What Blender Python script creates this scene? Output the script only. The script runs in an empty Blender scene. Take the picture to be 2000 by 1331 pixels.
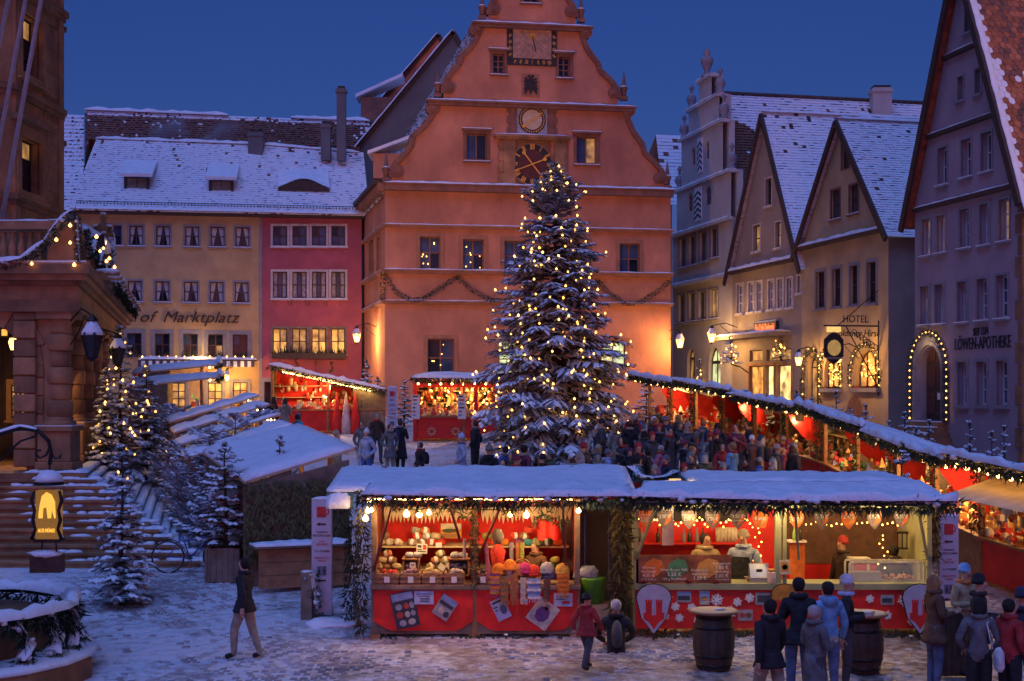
import bpy, bmesh, math, random
from mathutils import Vector, Matrix
from mathutils.geometry import delaunay_2d_cdt
R = random.Random(7)
rad = math.radians
sc = bpy.context.scene
COL = sc.collection
# ------------------------------------------------------------------ camera, sky, exposure
FPX, CX, HY, CAMZ = 2800.0, 1000.0, 765.0, 5.94
SL, YF = 0.0769, 62.0            # the square climbs away from the camera, then levels out
cam_d = bpy.data.cameras.new('camera')
cam = bpy.data.objects.new('camera', cam_d)
COL.objects.link(cam)
cam.location = (0, 0, CAMZ)
cam.rotation_euler = (rad(90), 0, 0)
cam_d.sensor_width = 36.0
cam_d.lens = 36.0 * FPX / 2000.0
cam_d.shift_y = (HY - 665.5) / 2000.0
cam_d.clip_end = 3000
sc.camera = cam
world = bpy.data.worlds.new('World')
sc.world = world
world.use_nodes = True
wn = world.node_tree
wn.nodes.clear()
w_out = wn.nodes.new('ShaderNodeOutputWorld')
w_bg = wn.nodes.new('ShaderNodeBackground')
w_sky = wn.nodes.new('ShaderNodeTexSky')
w_sky.sky_type = 'NISHITA'
w_sky.sun_disc = False
w_sky.sun_elevation = rad(3.5)
w_sky.sun_rotation = rad(180)
w_sky.altitude = 400
w_sky.air_density = 1.0
w_sky.dust_density = 0.3
w_sky.ozone_density = 6.0
w_tint = wn.nodes.new('ShaderNodeMix')
w_tint.data_type = 'RGBA'
w_tint.blend_type = 'MULTIPLY'
w_tint.inputs[0].default_value = 1.0
w_tint.inputs[7].default_value = (3.3, 0.68, 0.92, 1)
wn.links.new(w_sky.outputs[0], w_tint.inputs[6])
wn.links.new(w_tint.outputs[2], w_bg.inputs[0])
w_bg.inputs[1].default_value = 0.095
wn.links.new(w_bg.outputs[0], w_out.inputs[0])
sun_d = bpy.data.lights.new('sun', 'SUN')
sun_d.energy = 1.35
sun_d.angle = rad(60)
sun_d.color = (0.20, 0.34, 1.0)
sun = bpy.data.objects.new('sun', sun_d)
COL.objects.link(sun)
sun.location = (0, -20, 60)
sun.rotation_euler = (rad(27), rad(-8), 0)
vs = sc.view_settings
vs.view_transform = 'Standard'
vs.look = 'None'
vs.exposure = 0.3
vs.gamma = 1.0
vs.use_curve_mapping = False
sc.cycles.use_denoising = True
sc.cycles.max_bounces = 5
sc.cycles.diffuse_bounces = 3
sc.cycles.glossy_bounces = 2
sc.cycles.sample_clamp_indirect = 3.0
sc.cycles.caustics_reflective = False
sc.cycles.caustics_refractive = False
# ------------------------------------------------------------------ helpers
def G(y):
	return SL * min(max(y, -30), YF)
def ray(px, py, Y):
	return Vector(((px - CX) / FPX * Y, Y, CAMZ + (HY - py) / FPX * Y))
def gp(px, py):
	Y = CAMZ / ((py - HY) / FPX + SL)
	return Vector(((px - CX) / FPX * Y, Y, G(Y)))
def rr(a, b):
	return R.uniform(a, b)
def tag(o, label=None, cat=None, group=None, kind=None):
	if label: o['label'] = label
	if cat: o['category'] = cat
	if group: o['group'] = group
	if kind: o['kind'] = kind
	return o
OFF = {}
def off(parent):
	return OFF.get(parent.name, Vector((0, 0, 0))) if parent else Vector((0, 0, 0))
def thing(name, loc, label, cat, group=None, rz=0.0):
	o = bpy.data.objects.new(name, None)
	o.empty_display_size = 0.2
	COL.objects.link(o)
	o.location = loc
	o.rotation_euler = (0, 0, rz)
	OFF[o.name] = Vector(loc)
	return tag(o, label, cat, group)
class Frame:
	"""u along the facade, v into the building, z absolute height"""
	def __init__(s, o, U):
		s.o = Vector((o[0], o[1], 0))
		U = Vector((U[0], U[1], 0)).normalized()
		s.U = U
		s.V = Vector((-U.y, U.x, 0))
	def w(s, u, v, z):
		p = s.o + s.U * u + s.V * v
		return Vector((p.x, p.y, z))
	def uz(s, px, py, v=0.0):
		d = Vector(((px - CX) / FPX, 1.0, 0))
		t = (s.o.dot(s.V) + v) / d.dot(s.V)
		p = d * t
		return ((p - s.o).dot(s.U), CAMZ + (HY - py) / FPX * t)
WF = Frame((0, 0), (1, 0))
class MB:
	def __init__(s, fr=None):
		s.v = []; s.f = []; s.m = []; s.fr = fr; s.sm = []
	def P(s, p):
		return s.fr.w(*p) if s.fr else Vector(p)
	def add(s, vs, fs, m=0, smooth=False):
		b = len(s.v)
		s.v.extend(s.P(p) for p in vs)
		for f in fs:
			s.f.append([i + b for i in f]); s.m.append(m); s.sm.append(smooth)
		return s
	def box(s, a0, a1, b0, b1, c0, c1, m=0):
		vs = [(a0, b0, c0), (a1, b0, c0), (a1, b1, c0), (a0, b1, c0), (a0, b0, c1), (a1, b0, c1), (a1, b1, c1), (a0, b1, c1)]
		return s.add(vs, [(0, 3, 2, 1), (4, 5, 6, 7), (0, 1, 5, 4), (1, 2, 6, 5), (2, 3, 7, 6), (3, 0, 4, 7)], m)
	def bar(s, p, q, w, h=None, m=0):
		p, q = Vector(p), Vector(q); h = h or w
		d = (q - p).normalized()
		up = Vector((0, 0, 1)) if abs(d.z) < .95 else Vector((0, 1, 0))
		a = d.cross(up).normalized(); b = a.cross(d)
		vs = []
		for c in (p, q):
			for i, j in ((-1, -1), (1, -1), (1, 1), (-1, 1)):
				vs.append(c + a * (w / 2 * i) + b * (h / 2 * j))
		return s.add(vs, [(0, 1, 2, 3), (7, 6, 5, 4), (0, 4, 5, 1), (1, 5, 6, 2), (2, 6, 7, 3), (3, 7, 4, 0)], m)
	def tube(s, pts, rs, n=8, m=0, cap=True, sq=1.0, smooth=True):
		pts = [Vector(p) for p in pts]
		if not hasattr(rs, '__len__'): rs = [rs] * len(pts)
		vs = []; fs = []
		a = None
		for i, p in enumerate(pts):
			d = (pts[min(i + 1, len(pts) - 1)] - pts[max(i - 1, 0)])
			d = d.normalized() if d.length > 1e-9 else Vector((0, 0, 1))
			if a is None:
				a = d.cross(Vector((0, 0, 1)) if abs(d.z) < .9 else Vector((1, 0, 0))).normalized()
			else:
				a = (a - d * a.dot(d)).normalized()
			b = d.cross(a)
			for k in range(n):
				t = 2 * math.pi * k / n
				vs.append(p + (a * math.cos(t) + b * math.sin(t) * sq) * rs[i])
		for i in range(len(pts) - 1):
			for k in range(n):
				k2 = (k + 1) % n
				fs.append((i * n + k, i * n + k2, (i + 1) * n + k2, (i + 1) * n + k))
		if cap:
			fs.append(tuple(range(n - 1, -1, -1)))
			fs.append(tuple((len(pts) - 1) * n + k for k in range(n)))
		return s.add(vs, fs, m, smooth)
	def lathe(s, c, prof, n=12, m=0, rot=0.0, smooth=True, sx=1.0, sy=1.0):
		c = Vector(c); vs = []; fs = []
		for r, z in prof:
			for k in range(n):
				t = 2 * math.pi * k / n + rot
				vs.append((c.x + r * math.cos(t) * sx, c.y + r * math.sin(t) * sy, c.z + z))
		for i in range(len(prof) - 1):
			for k in range(n):
				k2 = (k + 1) % n
				fs.append((i * n + k, i * n + k2, (i + 1) * n + k2, (i + 1) * n + k))
		fs.append(tuple(range(n - 1, -1, -1)))
		fs.append(tuple((len(prof) - 1) * n + k for k in range(n)))
		return s.add(vs, fs, m, smooth)
	def prism(s, poly, v0, v1, m=0):
		"""poly in (u,z), extruded along v"""
		n = len(poly)
		vs = [(u, v0, z) for u, z in poly] + [(u, v1, z) for u, z in poly]
		fs = [tuple(range(n)), tuple(range(2 * n - 1, n - 1, -1))]
		for i in range(n):
			j = (i + 1) % n
			fs.append((i, i + n, j + n, j))
		return s.add(vs, fs, m)
	def slab(s, plan, z0, z1, m=0):
		n = len(plan)
		vs = [(x, y, z0) for x, y in plan] + [(x, y, z1) for x, y in plan]
		fs = [tuple(range(n - 1, -1, -1)), tuple(range(n, 2 * n))]
		for i in range(n):
			j = (i + 1) % n
			fs.append((i, j, j + n, i + n))
		return s.add(vs, fs, m)
	def blob(s, c, r, m=0, jit=.15, seg=6, ring=4):
		"""lumpy ellipsoid, r = (rx, ry, rz)"""
		c = Vector(c)
		if not hasattr(r, '__len__'): r = (r, r, r)
		vs = [(c.x, c.y, c.z - r[2])]; fs = []
		for i in range(1, ring):
			ph = math.pi * i / ring - math.pi / 2
			for k in range(seg):
				t = 2 * math.pi * k / seg + i * .3
				j = 1 + rr(-jit, jit)
				vs.append((c.x + r[0] * math.cos(ph) * math.cos(t) * j, c.y + r[1] * math.cos(ph) * math.sin(t) * j, c.z + r[2] * math.sin(ph) * j))
		vs.append((c.x, c.y, c.z + r[2])); top = len(vs) - 1
		for k in range(seg):
			k2 = (k + 1) % seg
			fs.append((0, 1 + k2, 1 + k))
			fs.append((top, top - seg + k, top - seg + k2))
			for i in range(ring - 2):
				a = 1 + i * seg
				fs.append((a + k, a + k2, a + seg + k2, a + seg + k))
		return s.add(vs, fs, m, True)
	def mesh(s, name, o=Vector((0, 0, 0))):
		me = bpy.data.meshes.new(name)
		me.from_pydata([p - o for p in s.v], [], s.f)
		if any(s.m): me.polygons.foreach_set('material_index', s.m)
		if any(s.sm): me.polygons.foreach_set('use_smooth', s.sm)
		me.update()
		return me
	def build(s, name, mats, parent=None, bev=0):
		o_ = off(parent)
		me = s.mesh(name, o_)
		if not isinstance(mats, (list, tuple)): mats = [mats]
		for m in mats: me.materials.append(m)
		if bev:
			bm = bmesh.new(); bm.from_mesh(me)
			bmesh.ops.remove_doubles(bm, verts=bm.verts, dist=1e-5)
			bmesh.ops.bevel(bm, geom=[e for e in bm.edges if len(e.link_faces) == 2 and e.calc_face_angle(0) > .6], offset=bev, segments=1, affect='EDGES', profile=.5)
			bm.to_mesh(me); bm.free()
		ob = bpy.data.objects.new(name, me)
		COL.objects.link(ob)
		if parent:
			ob.parent = parent
			OFF[ob.name] = o_
		return ob
def inst(name, me, loc, parent=None, rot=(0, 0, 0), scale=(1, 1, 1)):
	ob = bpy.data.objects.new(name, me)
	COL.objects.link(ob)
	ob.location = Vector(loc) - off(parent)
	ob.rotation_euler = rot
	ob.scale = scale
	if parent: ob.parent = parent
	return ob
def copy_tree(o, parent=None, delta=None):
	c = o.copy(); COL.objects.link(c); c.parent = parent
	if delta is not None: c.location = o.location + Vector(delta)
	for ch in o.children: copy_tree(ch, c)
	return c
def mesh_of(mb, name, mats):
	me = mb.mesh(name)
	for m in (mats if isinstance(mats, (list, tuple)) else [mats]): me.materials.append(m)
	return me
# ------------------------------------------------------------------ materials
def N(nt, t, **kw):
	n = nt.nodes.new(t)
	for k, v in kw.items(): setattr(n, k, v)
	return n
def M(name, col, rough=.8, var=.18, scale=2.0, bump=0.0, bscale=30.0, emit=None, es=0.0, metal=0.0, dirt=0.0, dcol=(.05, .04, .035), alpha=1.0, coat=0.0, evar=0.0, trans=0.0):
	m = bpy.data.materials.new(name); m.use_nodes = True
	nt = m.node_tree; b = nt.nodes['Principled BSDF']
	geo = N(nt, 'ShaderNodeNewGeometry')
	nz = N(nt, 'ShaderNodeTexNoise'); nz.inputs['Scale'].default_value = scale; nz.inputs['Detail'].default_value = 5
	nt.links.new(geo.outputs['Position'], nz.inputs['Vector'])
	mx = N(nt, 'ShaderNodeMix', data_type='RGBA')
	mr = N(nt, 'ShaderNodeMapRange'); mr.inputs[1].default_value = .3; mr.inputs[2].default_value = .7
	nt.links.new(nz.outputs[0], mr.inputs[0]); nt.links.new(mr.outputs[0], mx.inputs[0])
	mx.inputs[6].default_value = (*[max(0, c * (1 - var)) for c in col], 1)
	mx.inputs[7].default_value = (*[min(1, c * (1 + var)) for c in col], 1)
	out = mx.outputs[2]
	if dirt:
		n2 = N(nt, 'ShaderNodeTexNoise'); n2.inputs['Scale'].default_value = scale * .37; n2.inputs['Detail'].default_value = 8; n2.inputs['Roughness'].default_value = .7
		mp = N(nt, 'ShaderNodeMapping'); mp.inputs['Scale'].default_value = (1, 1, .45)
		nt.links.new(geo.outputs['Position'], mp.inputs[0]); nt.links.new(mp.outputs[0], n2.inputs['Vector'])
		r2 = N(nt, 'ShaderNodeMapRange'); r2.inputs[1].default_value = .44; r2.inputs[2].default_value = .66; r2.inputs[4].default_value = dirt
		nt.links.new(n2.outputs[0], r2.inputs[0])
		m2 = N(nt, 'ShaderNodeMix', data_type='RGBA'); m2.inputs[7].default_value = (*dcol, 1)
		nt.links.new(r2.outputs[0], m2.inputs[0]); nt.links.new(out, m2.inputs[6]); out = m2.outputs[2]
	nt.links.new(out, b.inputs['Base Color'])
	b.inputs['Roughness'].default_value = rough
	b.inputs['Metallic'].default_value = metal
	b.inputs['Alpha'].default_value = alpha
	b.inputs['Coat Weight'].default_value = coat
	if trans:
		b.inputs['Transmission Weight'].default_value = trans
	if bump:
		n3 = N(nt, 'ShaderNodeTexNoise'); n3.inputs['Scale'].default_value = bscale; n3.inputs['Detail'].default_value = 4
		nt.links.new(geo.outputs['Position'], n3.inputs['Vector'])
		bp = N(nt, 'ShaderNodeBump'); bp.inputs['Strength'].default_value = 1.0; bp.inputs['Distance'].default_value = bump
		nt.links.new(n3.outputs[0], bp.inputs['Height']); nt.links.new(bp.outputs[0], b.inputs['Normal'])
	if emit:
		b.inputs['Emission Color'].default_value = (*emit, 1)
		b.inputs['Emission Strength'].default_value = es
		if evar:
			n4 = N(nt, 'ShaderNodeTexNoise'); n4.inputs['Scale'].default_value = evar; n4.inputs['Detail'].default_value = 3
			nt.links.new(geo.outputs['Position'], n4.inputs['Vector'])
			r4 = N(nt, 'ShaderNodeMapRange'); r4.inputs[1].default_value = .35; r4.inputs[2].default_value = .68; r4.inputs[3].default_value = es * .12; r4.inputs[4].default_value = es * 1.5
			nt.links.new(n4.outputs[0], r4.inputs[0]); nt.links.new(r4.outputs[0], b.inputs['Emission Strength'])
	return m
snow = M('snow', (.80, .82, .86), .6, .08, 3, .05, 7)
snow_f = M('snow_fine', (.80, .82, .86), .65, .07, 14, .01, 60)
tile = M('roof_tile', (.20, .085, .055), .8, .45, 7, .004, 40, dirt=.4)
tile_dk = M('dark_roof_tile', (.085, .05, .042), .85, .4, 6, .004, 40)
tile_or = M('orange_roof_tile', (.34, .11, .045), .75, .45, 6, .004, 40, dirt=.35)
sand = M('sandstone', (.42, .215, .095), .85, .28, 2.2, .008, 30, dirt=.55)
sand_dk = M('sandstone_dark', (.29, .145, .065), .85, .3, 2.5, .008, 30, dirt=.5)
pl_yel = M('plaster_yellow', (.55, .36, .17), .9, .16, 1.1, .012, 25, dirt=.4, dcol=(.28, .19, .11))
pl_pink = M('plaster_pink', (.40, .095, .125), .9, .2, 1.0, .012, 25, dirt=.35, dcol=(.25, .08, .07))
pl_org = M('plaster_orange', (.60, .25, .14), .9, .2, .7, .012, 22, dirt=.6, dcol=(.26, .10, .06))
pl_gry = M('plaster_grey', (.30, .25, .22), .9, .12, 1.2, .006, 35, dirt=.25, dcol=(.16, .14, .13))
pl_ltg = M('plaster_pale_grey', (.50, .46, .43), .9, .1, 1.0, .006, 35, dirt=.25, dcol=(.2, .18, .17))
pl_crm = M('plaster_cream', (.52, .38, .20), .9, .15, 1.1, .012, 25, dirt=.35, dcol=(.3, .22, .14))
pl_lil = M('plaster_lilac', (.36, .28, .31), .9, .12, .9, .006, 35, dirt=.3, dcol=(.19, .15, .17))
pl_dk = M('plaster_dark', (.17, .155, .15), .9, .15, 1.0, .006, 35, dirt=.3)
trim_red = M('trim_redbrown', (.27, .12, .075), .85, .2, 3, .004, 40, dirt=.3)
trim_org = M('trim_orange', (.42, .19, .10), .85, .15, 3, .004, 40, dirt=.3)
trim_gry = M('trim_grey', (.27, .25, .27), .85, .15, 3, .004, 40, dirt=.2)
trim_lt = M('trim_pale', (.55, .50, .49), .85, .12, 3, .004, 40, dirt=.2)
wood_dk = M('dark_wood', (.055, .032, .022), .6, .35, 9, .004, 60)
wood = M('weathered_wood', (.23, .17, .12), .8, .3, 5, .006, 50, dirt=.3)
wood_w = M('warm_wood', (.33, .17, .075), .7, .3, 6, .004, 50)
ply = M('pale_board', (.55, .42, .25), .8, .15, 4, .003, 50)
teal = M('teal_tarp', (.025, .11, .11), .5, .25, 3, .006, 12)
gpaint = M('sage_paint', (.30, .31, .17), .6, .15, 4, .003, 40)
red = M('red_cloth', (.72, .022, .016), .75, .2, 4, .008, 7)
red_p = M('red_paint', (.68, .018, .014), .5, .18, 3, .003, 30)
red_d = M('dark_red_wood', (.16, .018, .014), .55, .3, 6, .003, 50)
white = M('white_paint', (.78, .77, .74), .5, .06, 5)
white_f = M('white_window_paint', (.62, .60, .60), .5, .08, 5)
black = M('black_iron', (.02, .019, .018), .45, .3, 12, .002, 60, metal=.6)
blk = M('black_paint', (.022, .02, .02), .6, .3, 8)
brown_f = M('brown_window_paint', (.075, .035, .028), .55, .25, 6)
gold = M('gold_leaf', (.70, .42, .10), .38, .2, 12, metal=.7)
glass_d = M('dark_glass', (.015, .02, .035), .08, .5, 1.5, 0)
glass_b = M('blue_glass', (.05, .08, .16), .06, .5, 1.2, 0)
glass_w = M('curtained_glass', (.34, .33, .36), .35, .4, 9, 0)
curt = M('curtain', (.55, .53, .52), .9, .15, 12, .01, 18)
lit_w = M('lit_window_warm', (.5, .3, .12), .4, .2, 3, emit=(1.0, .46, .09), es=.75, evar=2.2)
lit_d = M('lit_window_dim', (.3, .2, .12), .4, .2, 3, emit=(1.0, .50, .14), es=.30, evar=2.6)
lit_g = M('lit_window_pale', (.4, .45, .3), .4, .2, 3, emit=(.86, 1.0, .50), es=.65, evar=1.6)
lit_s = M('lit_shop_window', (.5, .4, .2), .4, .2, 3, emit=(1.0, .68, .22), es=1.3, evar=1.8)
bulb_m = M('glowing_bulb', (1, .7, .35), .4, 0, 1, emit=(1.0, .46, .09), es=6)
bulb_w = M('bright_bulb', (1, .8, .5), .4, 0, 1, emit=(1.0, .56, .17), es=15)
tube_m = M('glowing_tube', (1, .8, .4), .4, 0, 1, emit=(1.0, .66, .20), es=14)
lant_g = M('lantern_glass_lit', (.02, .012, .004), .4, 0, 1, emit=(1.0, .52, .12), es=6, alpha=.4)
fir = M('fir_needles', (.022, .042, .022), .75, .5, 8)
fir_y = M('fir_needles_dry', (.06, .055, .022), .8, .45, 8)
bark = M('bark', (.07, .048, .034), .9, .35, 12, .01, 40)
metal = M('galvanised_metal', (.42, .43, .45), .4, .15, 6, metal=.8)
pole_m = M('pole_grey_paint', (.42, .38, .40), .5, .12, 6)
cream_p = M('cream_face', (.62, .48, .30), .7, .12, 5)
skin_m = M('skin', (.52, .29, .20), .6, .1, 20)
paper = M('paper', (.72, .71, .72), .7, .05, 10)
_mc = {}
def colmat(name, col, rough=.85, var=.25, scale=9, bump=.004, bscale=50):
	k = (name, tuple(col))
	if k not in _mc: _mc[k] = M(name, col, rough, var, scale, bump, bscale)
	return _mc[k]
def point_light(name, loc, watts, parent=None, col=(1, .62, .25), r=.06):
	d = bpy.data.lights.new(name, 'POINT'); d.energy = watts; d.color = col; d.shadow_soft_size = r
	o = bpy.data.objects.new(name, d); COL.objects.link(o)
	o.location = Vector(loc) - off(parent)
	if parent: o.parent = parent
	return o
BULB = mesh_of(MB().lathe((0, 0, 0), [(.012, .055), (.018, .03), (.045, .01), (.05, -.02), (.035, -.045), (.008, -.058)], 7), 'bulb', bulb_m)
BULBW = mesh_of(MB().lathe((0, 0, 0), [(.015, .055), (.02, .035), (.042, .01), (.048, -.02), (.034, -.045), (.008, -.055)], 8), 'bulb', bulb_w)
def text(name, body, size, fr, u, z, v, mat, parent, ext=.012, shear=0.0, spacing=1.0, width=None, align='CENTER', squash=1.0):
	cu = bpy.data.curves.new(name, 'FONT')
	cu.body = body; cu.size = size; cu.extrude = ext; cu.shear = shear; cu.space_character = spacing
	cu.align_x = align; cu.align_y = 'CENTER'; cu.resolution_u = 3
	o = bpy.data.objects.new(name, cu); COL.objects.link(o)
	dg = bpy.context.evaluated_depsgraph_get()
	me = bpy.data.meshes.new_from_object(o.evaluated_get(dg))
	bpy.data.objects.remove(o); bpy.data.curves.remove(cu)
	xs = [p.co.x for p in me.vertices]
	k = 1.0
	if width and xs: k = width / (max(xs) - min(xs))
	oo = off(parent)
	for p in me.vertices:
		w = fr.w(u + p.co.x * k, v - p.co.z, z + p.co.y * squash)
		p.co = w - oo
	me.materials.clear(); me.materials.append(mat)
	me.name = name
	ob = bpy.data.objects.new(name, me); COL.objects.link(ob)
	if parent: ob.parent = parent; OFF[ob.name] = oo
	return ob
def inside(p, poly):
	x, y = p; c = False; n = len(poly)
	for i in range(n):
		x1, y1 = poly[i]; x2, y2 = poly[(i + 1) % n]
		if (y1 > y) != (y2 > y) and x < (x2 - x1) * (y - y1) / (y2 - y1) + x1: c = not c
	return c
def facade(root, name, mat, fr, outline, holes, depth=.22, v=0.0, rmat=None):
	"""wall sheet with real openings and their reveals"""
	vs = []; es = []
	for poly in [outline] + holes:
		b = len(vs); n = len(poly)
		vs += [Vector(p) for p in poly]
		es += [(b + i, b + (i + 1) % n) for i in range(n)]
	r = delaunay_2d_cdt(vs, es, [], 0, 1e-5)
	mb = MB(fr)
	V = r[0]
	tris = []
	for f in r[2]:
		c = sum((V[i] for i in f), Vector((0, 0))) / len(f)
		if inside(c, outline) and not any(inside(c, h) for h in holes): tris.append(tuple(f))
	mb.add([(p.x, v, p.y) for p in V], tris)
	for h in holes:
		n = len(h)
		mb.add([(a, v, b) for a, b in h] + [(a, v + depth, b) for a, b in h], [(i, (i + 1) % n, (i + 1) % n + n, i + n) for i in range(n)], 1 if rmat else 0)
	return mb.build(name, [mat, rmat] if rmat else mat, root)
def rect(u0, u1, z0, z1):
	return [(u0, z0), (u1, z0), (u1, z1), (u0, z1)]
def arch(u0, u1, z0, z1, n=10, pointed=0.0):
	"""opening with a round or pointed head"""
	r = (u1 - u0) / 2; cx = (u0 + u1) / 2; zs = z1 - r * (1 + pointed)
	pts = [(u0, z0), (u1, z0)]
	for i in range(n + 1):
		t = math.pi * i / n
		pts.append((cx + r * math.cos(t), zs + r * (1 + pointed) * math.sin(t) ** (1.0 if not pointed else .85)))
	return pts
def box_px(fr, b, v=0.0):
	x0, y0, x1, y1 = b
	ua, za = fr.uz(x0, y0, v); ub, zb = fr.uz(x1, y1, v)
	um = (x0 + x1) / 2
	z1 = fr.uz(um, y0, v)[1]; z0 = fr.uz(um, y1, v)[1]
	return ua, ub, z0, z1
def window(root, fr, u0, u1, z0, z1, cols=2, rows=2, frame=brown_f, glass=glass_d, sur=None, sw=.12, sp=.04, sill=True, snowy=True, setb=.14, fw=.05, curtain=False, rowz=None, sillm=None, hood=False, glasses=None):
	f = MB(fr)
	e = .004
	f.box(u0 - e, u0 + fw, setb, setb + .06, z0 - e, z1 + e); f.box(u1 - fw, u1 + e, setb, setb + .06, z0 - e, z1 + e)
	f.box(u0 + fw, u1 - fw, setb, setb + .06, z0 - e, z0 + fw); f.box(u0 + fw, u1 - fw, setb, setb + .06, z1 - fw, z1 + e)
	us = [u0 + fw + (u1 - u0 - 2 * fw) * i / cols for i in range(cols + 1)]
	rz = rowz or [i / rows for i in range(rows + 1)]
	zs = [z0 + fw + (z1 - z0 - 2 * fw) * t for t in rz]
	for i in range(1, cols): f.box(us[i] - .03, us[i] + .03, setb - .012, setb + .05, z0 + fw, z1 - fw)
	for i in range(1, len(zs) - 1): f.box(u0 + fw, u1 - fw, setb - .006, setb + .045, zs[i] - .024, zs[i] + .024)
	w = f.build('window', frame, root)
	k = 0
	for j in range(len(zs) - 1):
		for i in range(cols):
			g = glasses[k % len(glasses)] if glasses else glass
			t = rr(-.008, .008)
			MB(fr).add([(us[i], setb + .03 + t, zs[j]), (us[i + 1], setb + .03 - t, zs[j]), (us[i + 1], setb + .03 - t, zs[j + 1]), (us[i], setb + .03 + t, zs[j + 1])], [(0, 1, 2, 3)]).build('pane', g, w)
			k += 1
	if curtain:
		c = MB(fr); m = (u0 + u1) / 2; vv = setb + .022
		for s_ in (-1, 1):
			if R.random() < .12: continue
			e0 = m + s_ * (u1 - u0 - 2 * fw) / 2
			c.add([(e0, vv, z0 + fw), (e0 + (m - e0) * rr(.1, .6), vv, z0 + fw), (e0 + (m - e0) * rr(.8, 1), vv - .006, z1 - fw), (e0, vv, z1 - fw)], [(0, 1, 2, 3)])
		c.build('curtain', curt, w)
	if sur:
		s_ = MB(fr)
		s_.box(u0 - sw, u0, -sp, .06, z0 - sw * .6, z1); s_.box(u1, u1 + sw, -sp, .06, z0 - sw * .6, z1)
		s_.box(u0 - sw, u1 + sw, -sp, .06, z1, z1 + sw); s_.box(u0, u1, -sp, .06, z0 - sw * .6, z0)
		s_.build('surround', sur, w)
	if hood:
		MB(fr).box(u0 - sw - .08, u1 + sw + .08, -.16, .0, z1 + sw, z1 + sw + .09).build('hood', sur or trim_red, w)
		MB(fr).box(u0 - sw - .07, u1 + sw + .07, -.15, .0, z1 + sw + .09, z1 + sw + .13).build('snow', snow, w)
	if sill:
		zb = z0 - (sw * .6 if sur else 0)
		MB(fr).box(u0 - sw - .03, u1 + sw + .03, -sp - .08, .02, zb - .06, zb).build('sill', sillm or sur or trim_gry, w)
		if snowy: MB(fr).box(u0 - sw - .01, u1 + sw + .01, -sp - .07, -.003, zb, zb + .035).build('snow', snow, w)
	return w
def roof_plane(root, name, A, B, C, D, courses, cols, snow_p=1.0, mats=None, rise=.03, jit=.008, bare=None, seed=1):
	"""A,B = eave left,right ; D,C = ridge left,right. Stepped courses; tops snow, risers tile"""
	rn = random.Random(seed)
	A, B, C, D = map(Vector, (A, B, C, D))
	nrm = (B - A).cross(D - A).normalized()
	mb = MB(); mats = mats or [snow_f, tile_dk, tile]
	ph = [rn.uniform(0, 6.28) for _ in range(8)]
	for j in range(courses):
		t0, t1 = j / courses, (j + 1) / courses
		for i in range(cols):
			s0, s1 = i / cols, (i + 1) / cols
			h = rise + rn.uniform(-jit, jit) * 2
			p = lambda s, t, hh: (A.lerp(B, s)).lerp(D.lerp(C, s), t) + nrm * hh
			m = 0
			if bare:
				q = bare((s0 + s1) / 2, (t0 + t1) / 2)
				if rn.random() < q: m = 2
			elif rn.random() > snow_p: m = 2
			mb.add([p(s0, t0, h), p(s1, t0, h + rn.uniform(-jit, jit)), p(s1, t1 + .1 / courses, .0), p(s0, t1 + .1 / courses, .0)], [(0, 1, 2, 3)], m)
			mb.add([p(s0, t0, -.02), p(s1, t0, -.02), p(s1, t0, h), p(s0, t0, h)], [(0, 1, 2, 3)], 2 if m else (1 if rn.random() < .2 else 0))
	return mb.build(name, mats, root)
def ribbon_snow(root, name, pts, w, h, mat=snow, seed=1, step=.35, jit=.28):
	"""an uneven bank of snow lying along a line"""
	rn = random.Random(seed); pts = [Vector(p) for p in pts]
	P = [pts[0]]
	for a, b in zip(pts, pts[1:]):
		n = max(1, int((b - a).length / step))
		P += [a.lerp(b, i / n) for i in range(1, n + 1)]
	prof = [(-1, 0), (-.95, .55), (-.5, .95), (0, 1.05), (.5, .9), (.95, .5), (1, 0)]
	vs = []; fs = []; n = len(prof)
	for i, p in enumerate(P):
		d = (P[min(i + 1, len(P) - 1)] - P[max(0, i - 1)]); d.z = 0; d.normalize()
		a = Vector((-d.y, d.x, 0)); k = rn.uniform(1 - jit, 1 + jit * .9); q = rn.uniform(1 - jit * .7, 1 + jit * .6)
		e = .45 if i in (0, len(P) - 1) else 1.0
		for x, z in prof: vs.append(p + a * (x * w / 2 * q) + Vector((0, 0, z * h * k * e * rn.uniform(.9, 1.1))))
	for i in range(len(P) - 1):
		for k in range(n - 1): fs.append((i * n + k, i * n + k + 1, (i + 1) * n + k + 1, (i + 1) * n + k))
	fs.append(tuple(range(n))); fs.append(tuple(range((len(P) - 1) * n + n - 1, (len(P) - 1) * n - 1, -1)))
	return MB().add(vs, fs, 0, True).build(name, mat, root)
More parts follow.
